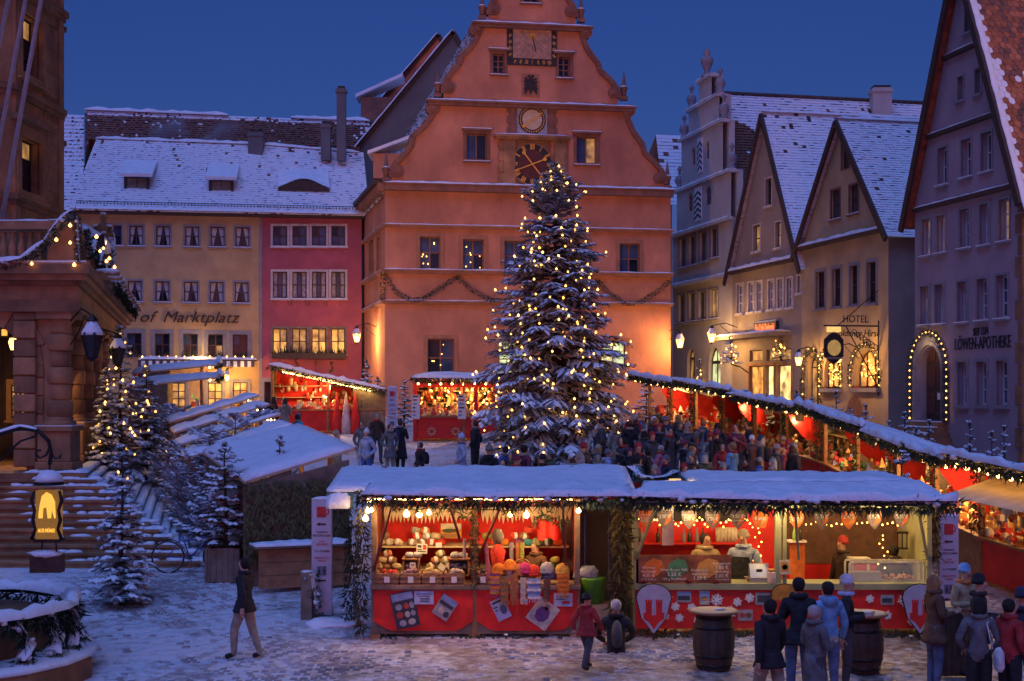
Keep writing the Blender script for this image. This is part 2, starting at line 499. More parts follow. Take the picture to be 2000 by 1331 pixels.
# ------------------------------------------------------------------ ground
def ground_mat():
	m = bpy.data.materials.new('trampled_snow'); m.use_nodes = True
	nt = m.node_tree; b = nt.nodes['Principled BSDF']
	geo = N(nt, 'ShaderNodeNewGeometry')
	n1 = N(nt, 'ShaderNodeTexNoise'); n1.inputs['Scale'].default_value = .35; n1.inputs['Detail'].default_value = 8; n1.inputs['Roughness'].default_value = .7
	n2 = N(nt, 'ShaderNodeTexNoise'); n2.inputs['Scale'].default_value = 5; n2.inputs['Detail'].default_value = 6; n2.inputs['Roughness'].default_value = .75
	for n in (n1, n2): nt.links.new(geo.outputs['Position'], n.inputs['Vector'])
	a = N(nt, 'ShaderNodeMath', operation='ADD'); nt.links.new(n1.outputs[0], a.inputs[0]); nt.links.new(n2.outputs[0], a.inputs[1])
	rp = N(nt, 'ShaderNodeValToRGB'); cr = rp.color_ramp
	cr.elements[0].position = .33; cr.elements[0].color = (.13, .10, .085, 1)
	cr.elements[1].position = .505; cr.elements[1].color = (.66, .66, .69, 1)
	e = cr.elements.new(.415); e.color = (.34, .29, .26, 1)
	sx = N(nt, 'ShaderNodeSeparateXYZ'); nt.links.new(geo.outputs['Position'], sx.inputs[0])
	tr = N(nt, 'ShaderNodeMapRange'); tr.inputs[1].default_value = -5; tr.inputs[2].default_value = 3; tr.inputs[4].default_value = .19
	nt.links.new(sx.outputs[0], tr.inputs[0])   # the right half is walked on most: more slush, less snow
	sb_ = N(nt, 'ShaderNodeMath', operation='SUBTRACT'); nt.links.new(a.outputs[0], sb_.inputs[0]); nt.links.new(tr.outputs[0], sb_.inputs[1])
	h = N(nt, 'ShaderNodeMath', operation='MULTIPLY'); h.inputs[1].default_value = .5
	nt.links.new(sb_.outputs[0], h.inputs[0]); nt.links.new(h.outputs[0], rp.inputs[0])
	nt.links.new(rp.outputs[0], b.inputs['Base Color'])
	rr_ = N(nt, 'ShaderNodeMapRange'); rr_.inputs[1].default_value = .36; rr_.inputs[2].default_value = .5; rr_.inputs[3].default_value = .28; rr_.inputs[4].default_value = .75; nt.links.new(h.outputs[0], rr_.inputs[0]); nt.links.new(rr_.outputs[0], b.inputs['Roughness'])
	n3 = N(nt, 'ShaderNodeTexNoise'); n3.inputs['Scale'].default_value = 7; n3.inputs['Detail'].default_value = 7
	nt.links.new(geo.outputs['Position'], n3.inputs['Vector'])
	vo = N(nt, 'ShaderNodeTexVoronoi'); vo.inputs['Scale'].default_value = 4.5; vo.feature = 'SMOOTH_F1'; nt.links.new(geo.outputs['Position'], vo.inputs['Vector'])
	ad = N(nt, 'ShaderNodeMath', operation='ADD'); nt.links.new(n3.outputs[0], ad.inputs[0]); nt.links.new(vo.outputs['Distance'], ad.inputs[1])
	bp = N(nt, 'ShaderNodeBump'); bp.inputs['Distance'].default_value = .06; nt.links.new(ad.outputs[0], bp.inputs['Height']); nt.links.new(bp.outputs[0], b.inputs['Normal'])
	return m
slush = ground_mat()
ys = [-40, -20, 0, 10, 16] + [18 + .5 * i for i in range(30)] + [33 + 2 * i for i in range(14)] + [60, YF, 70, 90, 140, 260, 600, 1500]
xs = [-900, -300, -120, -60, -30, -20] + [-16 + .8 * i for i in range(41)] + [20, 30, 60, 120, 300, 900]
gm = MB(); gv = []
for y in ys:
	for x in xs:
		z = G(y)
		if 17 < y < 48 and abs(x) < 17: z += rr(-.012, .012)
		gv.append((x, y, z))
nx = len(xs)
gm.add(gv, [(j * nx + i, j * nx + i + 1, (j + 1) * nx + i + 1, (j + 1) * nx + i) for j in range(len(ys) - 1) for i in range(nx - 1)], 0, True)
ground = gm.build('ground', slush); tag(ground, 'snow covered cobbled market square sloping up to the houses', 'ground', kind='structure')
cob = M('cobble_granite', (.38, .36, .37), .6, .5, 1.3, .02, 25, dirt=.3, dcol=(.16, .13, .12))
def sett(mb, c, w, d, h, m=0):
	x, y, z = c; k = .78
	mb.add([(x - w, y - d, z - .02), (x + w, y - d, z - .02), (x + w, y + d, z - .02), (x - w, y + d, z - .02), (x - w * k, y - d * k, z + h), (x + w * k, y - d * k, z + h), (x + w * k, y + d * k, z + h), (x - w * k, y + d * k, z + h)], [(4, 5, 6, 7), (0, 1, 5, 4), (1, 2, 6, 5), (2, 3, 7, 6), (3, 0, 4, 7)], m)
SETT = [mesh_of(MB(), 'cobblestone', cob) for _ in range(0)]
for k in range(5):
	mb = MB(); sett(mb, (0, 0, 0), rr(.055, .068), rr(.05, .06), rr(.014, .022)); SETT.append(mesh_of(mb, 'cobblestone', cob))
cs = MB(); npc = 0
Y = 20.9; row = 0
while Y < 31:
	x = -9.2 + (row % 2) * .07
	while x < 9.4:
		q = math.sin(x * .9 + Y * .5) + math.sin(x * .37 - Y * .8 + 1) + math.sin(x * 2.1 + 3.1 * Y) * .5
		px = CX + FPX * x / Y
		if -40 < px < 2040 and R.random() < (.55 if q > .4 else .10):
			c = (x + rr(-.012, .012), Y + rr(-.012, .012), G(Y) + rr(-.012, .006))
			if npc < 300 and Y < 24.5 and 120 < px < 700 and R.random() < .5:
				inst('cobblestone', SETT[npc % 5], c, ground, (0, 0, rr(-.15, .15))); npc += 1
			else:
				sett(cs, c, rr(.052, .068), rr(.045, .06), rr(.012, .022))
		x += .145
	Y += .13; row += 1
tag(cs.build('cobblestones', cob, ground), kind='stuff')
# ------------------------------------------------------------------ generic gabled house
def gable_house(name, label, fr, u0, u1, zb, ze, up, zp, depth, wallm, holes, roofm, over=.25, vsnow=True, courses=26, cols=40, bare=None, seed=1, side='right', sidewall=None):
	root = thing(name, fr.w((u0 + u1) / 2, 0, zb), label, 'house')
	outline = [(u0, zb), (u1, zb), (u1, ze), (up, zp), (u0, ze)]
	facade(root, 'front_wall', wallm, fr, outline, holes, .26)
	sw = MB(fr)
	sw.add([(u1, 0, zb), (u1, depth, zb), (u1, depth, ze), (u1, 0, ze)], [(0, 1, 2, 3)])
	sw.add([(u0, 0, zb), (u0, depth, zb), (u0, depth, ze), (u0, 0, ze)], [(3, 2, 1, 0)])
	sw.add([(u0, depth, zb), (u1, depth, zb), (u1, depth, ze), (up, depth, zp), (u0, depth, ze)], [(4, 3, 2, 1, 0)])
	sw.build('side_wall', sidewall or wallm, root)
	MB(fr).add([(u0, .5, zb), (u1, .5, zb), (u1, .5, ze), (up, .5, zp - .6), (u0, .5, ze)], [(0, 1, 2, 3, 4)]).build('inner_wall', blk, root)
	k1 = (zp - ze) / (u1 - up); k0 = (zp - ze) / (up - u0)
	e = .35
	W = fr.w
	roof_plane(root, 'roof', W(u1 + e, -over, ze - k1 * e + .08), W(u1 + e, depth, ze - k1 * e + .08), W(up, depth, zp + .1), W(up, -over, zp + .1), courses, cols, mats=roofm, bare=bare, seed=seed)
	roof_plane(root, 'roof', W(u0 - e, depth, ze - k0 * e + .08), W(u0 - e, -over, ze - k0 * e + .08), W(up, -over, zp + .1), W(up, depth, zp + .1), courses, max(8, cols // 2), mats=roofm, bare=bare, seed=seed + 1)
	v = MB(fr)
	for ua, za, ub, zb2 in ((u1 + e, ze - k1 * e, up, zp), (u0 - e, ze - k0 * e, up, zp)):
		v.bar(W0(fr, ua, -over - .04, za - .02), W0(fr, ub, -over - .04, zb2 - .02), .10, .24)
	v.fr = None
	v.build('verge_board', wood_dk, root)
	if vsnow:
		ribbon_snow(root, 'ridge_snow', [W(up, -over, zp + .1), W(up, depth, zp + .1)], .32, .12, seed=seed)
	return root
def W0(fr, u, v, z):
	return (u, v, z)
# ------------------------------------------------------------------ clock building
cb = Frame((-5.757, 65.0), (5.57, 1.0))
ZB = G(65)
zc = cb.uz(765, 358)[1]                     # main cornice
UW = cb.uz(1310, 500)[0]
s1 = cb.uz(752, 438)[1]; s2 = cb.uz(752, 526)[1]; s3 = cb.uz(752, 587)[1]
zt1 = cb.uz(840, 196)[1]; zt2 = cb.uz(925, 44)[1]
clock_house = thing('clock_house', cb.w(UW / 2, 0, ZB), 'tall orange plastered council house with curved scroll gable, clocks and sundial', 'building')
zm = lambda x, y: (700 + x * .3155, y * .3155)
L1 = [(205, 1100), (200, 1060), (230, 1010), (290, 950), (325, 905), (330, 850), (400, 790), (440, 740), (465, 690), (468, 640)]
Rr1 = [(1890, 1140), (1895, 1105), (1865, 1045), (1790, 970), (1765, 945), (1762, 905), (1700, 820), (1668, 745), (1655, 690), (1660, 655)]
L2 = [(525, 580), (525, 535), (545, 490), (590, 430), (622, 400), (630, 355), (690, 300), (728, 240), (742, 195), (735, 150)]
Rr2 = [(1610, 610), (1603, 560), (1560, 500), (1492, 440), (1485, 400), (1422, 320), (1397, 270), (1385, 220), (1395, 170)]
L3 = [(805, 95), (805, 60), (830, 15), (870, -40), (930, -90), (1000, -120)]
Rr3 = [(1345, 110), (1340, 70), (1312, 20), (1280, -30), (1220, -80), (1140, -118)]
def cpath(pts): return [cb.uz(*zm(*p)) for p in pts]
l1, r1, l2, r2, l3, r3 = map(cpath, (L1, Rr1, L2, Rr2, L3, Rr3))
outl = [(0, ZB), (UW, ZB), (UW, zc)] + [(r1[0][0], zc)] + r1[1:] + [(r1[-1][0], zt1), (r2[0][0], zt1)] + r2[1:] + [(r2[-1][0], zt2), (r3[0][0], zt2)] + r3[1:] + l3[::-1][:-1] + [(l3[0][0], zt2), (l2[-1][0], zt2)] + l2[::-1][1:-1] + [(l2[0][0], zt1), (l1[-1][0], zt1)] + l1[::-1][1:-1] + [(l1[0][0], zc), (0, zc)]
cw = []
W2 = [(820, 463, 860, 526), (904, 468, 945, 529), (985, 471, 1026, 531), (1107, 474, 1148, 534), (1210, 476, 1249, 538)]
W1 = [(835, 662, 887, 734), (975, 666, 1028, 735), (1175, 668, 1222, 722)]
WT = [(911, 262, 951, 312), (1126, 268, 1165, 319)]
WT2 = [(963, 106, 985, 143), (1091, 112, 1113, 150), ]
WTT = [(1022, -22, 1052, 4)]
spec = [(b, 2, 2, [glass_b, glass_d, glass_b, glass_b], [0, .52, 1], 2) for b in W2] + [(b, 2, 2, [glass_d, glass_b, glass_d, glass_b], [0, .48, 1], 1) for b in W1] + [(b, 2, 1, [glass_b, lit_d] if b[0] > 1000 else [glass_b, glass_d], None, 3) for b in WT] + [(b, 2, 3, [glass_d], None, 4) for b in WT2 + WTT]
holes = []
for b, *_ in spec:
	u0, u1, z0, z1 = box_px(cb, b); holes.append(rect(u0, u1, z0, z1))
facade(clock_house, 'front_wall', pl_org, cb, outl, holes, .28, rmat=trim_org)
win_b = colmat('window_brown', (.30, .13, .08))
for (b, c, r_, gl, rz, lev), h in zip(spec, holes):
	if lev == 1 and b[0] > 900: gl = [lit_g]
	window(clock_house, cb, h[0][0], h[1][0], h[0][1], h[2][1], c, r_, win_b, glasses=gl, sur=trim_org if lev < 3 else trim_red, sw=.18 if lev < 3 else .14, rowz=rz, sill=lev != 2, hood=lev >= 3, setb=.17, snowy=lev != 1)
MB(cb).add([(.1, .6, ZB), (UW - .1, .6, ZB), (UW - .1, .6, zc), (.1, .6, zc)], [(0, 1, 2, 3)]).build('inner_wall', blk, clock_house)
cs_fr = Frame(cb.w(0, 0, 0) + Vector((-.225, 1, 0)).normalized() * 8.2, (.225, -1))
SLn = 8.2
sh = []
for b in [(722, 470, 730, 532), (737, 465, 743, 528)]:
	u0, u1, z0, z1 = box_px(cs_fr, b); sh.append(rect(min(u0, u1), max(u0, u1), z0, z1))
facade(clock_house, 'side_wall', pl_org, cs_fr, rect(0, SLn, ZB, zc), sh, .25)
for h in sh: window(clock_house, cs_fr, h[0][0], h[1][0], h[0][1], h[2][1], 2, 2, brown_f, glass_d, sur=trim_org, sill=False)
dr = rect(4.6, 5.7, ZB, ZB + 2.7)
for z, hh, p in ((s1, .16, .16), (s2, .18, .2), (s3, .16, .16), (zc, .34, .34)):
	MB(cb).box(-.05, UW + .05, -p, 0, z - hh, z).box(-.08, UW + .08, -p - .05, 0, z - .07, z - .012).build('string_course' if hh < .3 else 'cornice', trim_org if hh < .3 else trim_red, clock_house)
	MB(cs_fr).box(0, SLn + .12, -p, 0, z - hh, z).build('string_course', trim_org, clock_house)
	ribbon_snow(clock_house, 'ledge_snow', [cb.w(-.1, -p * .5, z - .01), cb.w(UW + .1, -p * .5, z - .01)], p * 1.0, .05 if hh < .3 else .10, seed=int(z * 7))
	ribbon_snow(clock_house, 'ledge_snow', [cs_fr.w(0, -p * .5, z - .01), cs_fr.w(SLn, -p * .5, z - .01)], p, .05, seed=int(z * 9))
for z, a, b in ((zt1, cb.uz(835, 196)[0], cb.uz(1238, 200)[0]), (zt2, cb.uz(924, 42)[0], cb.uz(1154, 50)[0])):
	MB(cb).box(a, b, -.26, .3, z - .24, z).box(a - .06, b + .06, -.33, .3, z - .09, z - .01).build('cornice', trim_red, clock_house)
	ribbon_snow(clock_house, 'ledge_snow', [cb.w(a - .05, -.12, z - .01), cb.w(b + .05, -.12, z - .01)], .36, .09, seed=int(z))
for pts, sgn in ((l1, -1), (r1, 1), (l2, -1), (r2, 1), (l3, -1), (r3, 1)):
	mb = MB(cb); n = len(pts)
	for k in range(n - 1):
		(ua, za), (ub, zb_) = pts[k], pts[k + 1]
		du, dz = ub - ua, zb_ - za; ln = math.hypot(du, dz); nu, nz_ = -dz / ln * .12, du / ln * .12
		mb.prism([(ua - nu, za - nz_), (ub - nu, zb_ - nz_), (ub + nu, zb_ + nz_), (ua + nu, za + nz_)], -.14 - .004 * (k % 2), .34)
	for (cu, cz), r_ in ((pts[0], .27), (pts[-1], .30)):
		if cz > zt2 + 2.2: continue
		cu2 = cu - sgn * .16; cz2 = cz + (.26 if (cu, cz) == pts[0] else -.26)
		cu2 = cu - sgn * (.25 if (cu, cz) == pts[0] else -.08)
		for rr_, vv in ((r_, -.18), (r_ * .62, -.24), (r_ * .3, -.30)):
			mb.prism([(cu2 + rr_ * math.cos(t * .5236), cz2 + rr_ * math.sin(t * .5236)) for t in range(12)], vv, .3)
	mb.build('scroll_band', trim_red, clock_house)
	for k in range(2, n - 2):
		(ua, za), (ub, zb_) = pts[k], pts[k + 1]
		for t in (.25, .75):
			c = cb.w(ua + (ub - ua) * t, -.16, za + (zb_ - za) * t)
def obelisk(root, p, h, m=trim_red):
	mb = MB(); k = h / 1.5
	mb.box(p.x - .2 * k, p.x + .2 * k, p.y - .2 * k, p.y + .2 * k, p.z - .02, p.z + .16 * k)
	mb.lathe(p + Vector((0, 0, .16 * k)), [(.11 * k, 0), (.13 * k, .12 * k), (.15 * k, .3 * k), (.2 * k, .42 * k), (.2 * k, .5 * k), (.13 * k, .52 * k), (.02 * k, 1.3 * k)], 8)
	mb.build('finial', m, root)
	MB().lathe(p + Vector((0, 0, .16 * k + .5 * k)), [(.19 * k, 0), (.15 * k, .06 * k), (.07 * k, .09 * k)], 8).build('finial_snow', snow, root)
for px, py in ((754, 352), (1304, 368), (855, 188), (1219, 194), (942, 36), (1135, 42)):
	u, z = cb.uz(px, py); obelisk(clock_house, cb.w(u, .05, z - .03), 1.35)
DB = Vector((-.225, 1, 0)).normalized()
ru0, rz0 = cb.uz(743, 388, .5); ruR, rzR = cb.uz(1020, -72, .5); ru1, rz1 = cb.uz(1297, 388, .5)
def crp(u, z, d): p = cb.w(u, .5, z) + DB * d; return Vector((p.x, p.y, z))
roof_plane(clock_house, 'roof', crp(ru0, rz0, 16), crp(ru0, rz0, 0), crp(ruR, rzR, 0), crp(ruR, rzR, 16), 44, 40, seed=3, bare=lambda s, t: .35 if math.sin(s * 31) * math.sin(t * 17 + 2) > .45 else .08)
roof_plane(clock_house, 'roof', crp(ru1, rz1, 0), crp(ru1, rz1, 16), crp(ruR, rzR, 16), crp(ruR, rzR, 0), 30, 20, seed=4)
for (t, d) in ((.14, 2.2), (.0, 0)):
	if not t: continue
	p = crp(ru0 + (ruR - ru0) * t, rz0 + (rzR - rz0) * t, d)
	mb = MB(); mb.box(p.x - .9, p.x + .6, p.y - .8, p.y + .8, p.z - .4, p.z + .75); mb.build('dormer', pl_org, clock_house)
	MB().add([(p.x - 1.15, p.y - 1.0, p.z + .70), (p.x + .9, p.y - 1.0, p.z + 1.45), (p.x + .9, p.y + 1, p.z + 1.45), (p.x - 1.15, p.y + 1, p.z + .70), (p.x - 1.15, p.y - 1.0, p.z + .85), (p.x + .9, p.y - 1.0, p.z + 1.6), (p.x + .9, p.y + 1, p.z + 1.6), (p.x - 1.15, p.y + 1, p.z + .85)], [(3, 2, 1, 0), (4, 5, 6, 7), (0, 1, 5, 4), (0, 4, 7, 3), (1, 2, 6, 5)]).build('dormer_snow', snow, clock_house)
MB(cs_fr).box(-.2, SLn, -.55, .1, zc - .05, zc + .12).build('eave', wood_dk, clock_house)
def disc(fr, u, z, r, v0, v1, m, name, root, n=32):
	return MB(fr).prism([(u + r * math.cos(2 * math.pi * k / n), z + r * math.sin(2 * math.pi * k / n)) for k in range(n)], v0, v1).build(name, m, root)
def ring(fr, u, z, r0, r1, v0, v1, m, name, root, n=32):
	mb = MB(fr)
	for k in range(n):
		a, b = 2 * math.pi * k / n, 2 * math.pi * (k + 1) / n
		mb.prism([(u + r0 * math.cos(a), z + r0 * math.sin(a)), (u + r1 * math.cos(a), z + r1 * math.sin(a)), (u + r1 * math.cos(b), z + r1 * math.sin(b)), (u + r0 * math.cos(b), z + r0 * math.sin(b))], v0, v1)
	return mb.build(name, m, root)
redface = M('clock_face_oxblood', (.10, .022, .02), .6, .25, 4)
cu, cz = cb.uz(1038.5, 322); PM = 1 / 43.0
hou = MB(cb)
a, b = cb.uz(974, 300)[0], cb.uz(1105, 300)[0]
zlo, zhi = zc + .02, cb.uz(1038, 270)[1]
for (x0, x1) in ((a, a + .75), (b - .75, b)):
	hou = MB(cb); hou.box(x0 + .2, x1, -.16, 0, zlo, zhi - .02)
	for k in range(4): hou.prism([((x0 + .12 if x0 == a else x1 - .12) + .17 * math.cos(t * .7854), zlo + .35 + k * .5 + .26 * math.sin(t * .7854)) for t in range(8)], -.12, 0)
	hou.build('clock_surround', sand, clock_house)
MB(cb).box(a + .75, b - .75, -.07, 0, zlo, zhi - .02).build('clock_panel', sand_dk, clock_house)
la, lb = cb.uz(963, 268)[0], cb.uz(1113, 270)[0]
MB(cb).box(la, lb, -.34, 0, zhi - .02, zhi + .10).box(la + .1, lb - .1, -.26, 0, zhi - .12, zhi - .02).build('clock_ledge', sand, clock_house)
ribbon_snow(clock_house, 'ledge_snow', [cb.w(la, -.17, zhi + .095), cb.w(lb, -.17, zhi + .095)], .32, .06, seed=8)
dial = disc(cb, cu, cz, 41 * PM, -.12, -.07, blk, 'clock_dial', clock_house)
disc(cb, cu, cz, 28 * PM, -.128, -.119, redface, 'dial_centre', dial)
ring(cb, cu, cz, 40 * PM, 42.5 * PM, -.15, -.07, sand, 'dial_rim', dial)
def strokes(mb, u, z, ang, glyph, s, v):
	"""roman numeral out of gold strokes, radial"""
	x = 0; parts = []
	for ch in glyph:
		if ch == 'I': parts.append([((x, -1), (x, 1))]); x += .55
		elif ch == 'V': parts.append([((x, 1), (x + .35, -1)), ((x + .35, -1), (x + .75, 1))]); x += 1.15
		elif ch == 'X': parts.append([((x, 1), (x + .8, -1)), ((x, -1), (x + .8, 1))]); x += 1.2
	w = x - .5; ca, sa = math.cos(ang), math.sin(ang)
	for p in parts:
		for k, ((xa, ya), (xb, yb)) in enumerate(p):
			q = [((xx - w / 2) * s, yy * s * 1.15) for xx, yy in ((xa, ya), (xb, yb))]
			(x1, y1), (x2, y2) = [(u + X * ca - Y_ * sa, z + X * sa + Y_ * ca) for X, Y_ in q]
			d = math.hypot(x2 - x1, y2 - y1); nx_, nz_ = -(y2 - y1) / d * s * .15, (x2 - x1) / d * s * .15
			mb.prism([(x1 - nx_, y1 - nz_), (x2 - nx_, y2 - nz_), (x2 + nx_, y2 + nz_), (x1 + nx_, y1 + nz_)], v - .004 * k, v + .02)
for h, g in enumerate(['XII', 'I', 'II', 'III', 'IIII', 'V', 'VI', 'VII', 'VIII', 'IX', 'X', 'XI']):
	an = -h * math.pi / 6; mb = MB(cb); r_ = 34.5 * PM
	strokes(mb, cu - math.sin(an) * r_, cz + math.cos(an) * r_, an, g, .105, -.14)
	mb.build('numeral', gold, dial)
def hand(u, z, ang, ln, tail, v, w, name, root):
	mb = MB(cb); d = (math.sin(ang), math.cos(ang)); n = (d[1], -d[0])
	P = lambda t, o: (u + d[0] * t + n[0] * o, z + d[1] * t + n[1] * o)
	mb.prism([P(-tail, -w), P(-tail, w), P(ln * .72, w * .7), P(ln * .72, -w * .7)], v, v + .02)
	mb.prism([P(ln * .70, -w * 2.4), P(ln * .78, 0), P(ln * .70, w * 2.4), P(ln, 0)], v - .006, v + .016)
	mb.prism([P(-tail - .07 + .09 * math.cos(t), .09 * math.sin(t)) for t in [k * .7854 for k in range(8)]], v - .008, v + .018)
	return mb.build(name, gold, root)
hand(cu, cz, rad(142), .88, .58, -.185, .035, 'hour_hand', dial)
hand(cu, cz, rad(248), .95, .55, -.21, .028, 'minute_hand', dial)
cu2, cz2 = cb.uz(1038.5, 235)
bx = MB(cb); bx.box(cu2 - .72, cu2 + .72, -.08, 0, cz2 - .72, cz2 + .72); cd = bx.build('calendar_dial', M('grey_carved_panel', (.34, .33, .36), .8, .35, 9, .02, 18), clock_house)
side = MB(cb)
for s_ in (-1, 1):
	side = MB(cb); side.box(cu2 + s_ * .74 if s_ > 0 else cu2 - 1.02, cu2 + 1.02 if s_ > 0 else cu2 - .74, -.12, 0, cz2 - .72, cz2 + .76)
	for k in range(3): side.prism([(cu2 + s_ * 1.02 + .17 * math.cos(t * .7854), cz2 - .5 + k * .5 + .24 * math.sin(t * .7854)) for t in range(8)], -.09, 0)
	side.build('calendar_surround', trim_red, clock_house)
disc(cb, cu2, cz2, 27.5 * PM, -.11, -.08, blk, 'dial_ring', cd); disc(cb, cu2, cz2, 20 * PM, -.118, -.109, cream_p, 'dial_face', cd)
mb = MB(cb)
for k in range(31):
	an = 2 * math.pi * k / 31; r_ = 24 * PM
	mb.prism([(cu2 + math.cos(an) * r_ + .035 * math.cos(t * 1.571), cz2 + math.sin(an) * r_ + .05 * math.sin(t * 1.571)) for t in range(4)], -.122, -.11)
mb.build('dial_numerals', gold, cd)
mb = MB(cb); mb.prism([(cu2 - .40, cz2 - .30), (cu2 - .36, cz2 - .36), (cu2 + .46, cz2 + .30), (cu2 + .43, cz2 + .35)], -.15, -.135)
mb.prism([(cu2 - .40 + .08 * math.cos(t), cz2 - .32 + .08 * math.sin(t)) for t in [k * 1.047 for k in range(6)]], -.155, -.13); mb.build('pointer', gold, cd)
u0, u1, z0, z1 = box_px(cb, (990, 53, 1087, 129))
sd = MB(cb).box(u0, u1, -.06, 0, z0, z1).build('sundial', blk, clock_house)
MB(cb).box(u0 + .28, u1 - .26, -.072, -.055, z0 + .32, z1 - .08).build('sundial_face', M('sundial_face_paint', (.50, .30, .20), .8, .3, 5, .004, 30, dirt=.3), sd)
su, sz = (u0 + u1) / 2 + .02, z1 - .42
mb = MB(cb)
for k in range(24):
	an = 2 * math.pi * k / 24; l_ = .36 if k % 2 else .24
	mb.prism([(su + .09 * math.cos(an - .15), sz + .09 * math.sin(an - .15)), (su + .09 * math.cos(an + .15), sz + .09 * math.sin(an + .15)), (su + l_ * math.cos(an), sz + l_ * math.sin(an))], -.082, -.07)
mb.prism([(su + .11 * math.cos(k * .5236), sz + .11 * math.sin(k * .5236)) for k in range(12)], -.09, -.07)
mb.build('sunburst', gold, sd)
mb = MB(cb)
for k in range(9):
	an = rad(-90 + (k - 4) * 15); e = min(1.35 / max(.2, abs(math.sin(an))), .86 / max(.05, abs(math.cos(an))))
	c, s_ = math.cos(an), math.sin(an); n_ = (-s_ * .008, c * .008)
	mb.prism([(su + c * .42 - n_[0], sz + s_ * .42 - n_[1]), (su + c * e - n_[0], sz + s_ * e - n_[1]), (su + c * e + n_[0], sz + s_ * e + n_[1]), (su + c * .42 + n_[0], sz + s_ * .42 + n_[1])], -.078, -.07)
mb.build('hour_lines', trim_red, sd)
for k, g in enumerate(['VI', 'VII', 'VIII', 'IX']):
	for s_ in (0, 1):
		mb = MB(cb); strokes(mb, u0 + .14 if s_ == 0 else u1 - .13, z1 - .45 - k * .29, rad(-35 if s_ == 0 else 35), g, .07, -.072); mb.build('numeral', gold, sd)
for k, g in enumerate(['X', 'XI', 'XII', 'I', 'II', 'III', 'IIII']):
	mb = MB(cb); strokes(mb, u0 + .36 + k * (u1 - u0 - .7) / 6, z0 + .16, rad((3 - k) * -9), g, .075, -.072); mb.build('numeral', gold, sd)
MB().bar(cb.w(su, -.09, sz), cb.w(su + .05, -.55, sz - .85), .03).build('gnomon', black, sd)
u0, u1, z0, z1 = box_px(cb, (1019, 145, 1053, 189))
ar = MB(cb).box(u0, u1, -.05, 0, z0, z1).build('coat_of_arms', trim_org, clock_house)
mb = MB(cb); um, zm_ = (u0 + u1) / 2, (z0 + z1) / 2
for s_ in (-1, 1):
	for k in range(5): mb.prism([(um + s_ * .05, zm_ + .25 - k * .07), (um + s_ * (.30 + .03 * (k % 2)), zm_ + .36 - k * .17), (um + s_ * .28, zm_ + .25 - k * .17), (um + s_ * .05, zm_ + .15 - k * .07)], -.10 - .003 * k, -.05)
	mb.prism([(um + s_ * .02, zm_ + .2), (um + s_ * .1, zm_ + .38), (um + s_ * .17, zm_ + .36), (um + s_ * .12, zm_ + .46), (um + s_ * .03, zm_ + .45)], -.115, -.05)
mb.prism([(um - .09, zm_ + .28), (um + .09, zm_ + .28), (um + .07, zm_ - .25), (um, zm_ - .42), (um - .07, zm_ - .25)], -.12, -.05)
mb.build('double_eagle', blk, ar)
# ------------------------------------------------------------------ yellow inn and pink house (one long roof each)
yb = Frame((-7.47 - 5.93 * 2.45, 72.6 - 2.45), (5.93, 1))
ZY = G(70)
ue0 = yb.uz(150, 500)[0]; us = yb.uz(509, 500)[0]; ue1 = yb.uz(713, 500)[0]
zeY = yb.uz(430, 421)[1]
inn = thing('yellow_inn', yb.w((ue0 + us) / 2, 0, ZY), 'yellow plastered inn with lettered facade and snow covered roof', 'house')
pink = thing('pink_house', yb.w((us + ue1) / 2, 0, ZY), 'pink plastered house with rows of four windows', 'house')
rows = []
for (cxs, y0, y1, hw) in (([224, 266, 318.5, 375, 425, 473.5], 441, 479, 13.5), ([213, 263, 317, 373, 423, 472], 549, 588, 13.5), ([208, 262, 317, 372, 421, 469], 651, 694, 14.5)):
	for k, c in enumerate(cxs): rows.append((c - hw, y0 + (c - 266) * .014, c + hw, y1 + (c - 266) * .014, y0))
gf = [(406, 748, 434, 796, 1), (455, 747, 483, 794, 1), (335, 748, 362, 796, 1)]
hs = []
for b in rows + gf:
	u0, u1, z0, z1 = box_px(yb, b[:4]); hs.append(rect(u0, u1, z0, z1))
facade(inn, 'front_wall', pl_yel, yb, rect(ue0, us, ZY, zeY), hs, .2)
for b, h in zip(rows + gf, hs):
	lv = b[4]
	if lv == 1: window(inn, yb, h[0][0], h[1][0], h[0][1], h[2][1], 2, 3, brown_f, glasses=[lit_w, lit_w, lit_d, lit_w], sur=trim_gry, sw=.17, snowy=False)
	elif lv == 651: window(inn, yb, h[0][0], h[1][0], h[0][1], h[2][1], 2, 2, brown_f, glasses=[glass_d, lit_d, glass_d, glass_d] if 400 < b[0] < 430 else [glass_d, glass_d, glass_b, glass_d], sur=trim_gry, sw=.2, sp=.02, sill=False)
	else: window(inn, yb, h[0][0], h[1][0], h[0][1], h[2][1], 2, 2, brown_f, glasses=[glass_d, glass_d, glass_b, glass_b], sur=trim_gry, sw=.09, sp=.02, curtain=True)
hs = []; prow = []
for y0, y1, l_ in ((442, 480, 0), (531, 582, 1), (642, 692, 2)):
	for k, (x0, x1) in enumerate(((533, 561), (571, 599), (609, 637), (647, 674))):
		b = (x0, y0, x1, y1); u0, u1, z0, z1 = box_px(yb, b); hs.append(rect(u0, u1, z0, z1)); prow.append(l_)
u0, u1, z0, z1 = box_px(yb, (516, 746, 566, 815)); hs.append(rect(u0, u1, ZY + .05, z1)); prow.append(3)
facade(pink, 'front_wall', pl_pink, yb, rect(us + .002, ue1, ZY, zeY), hs, .2)
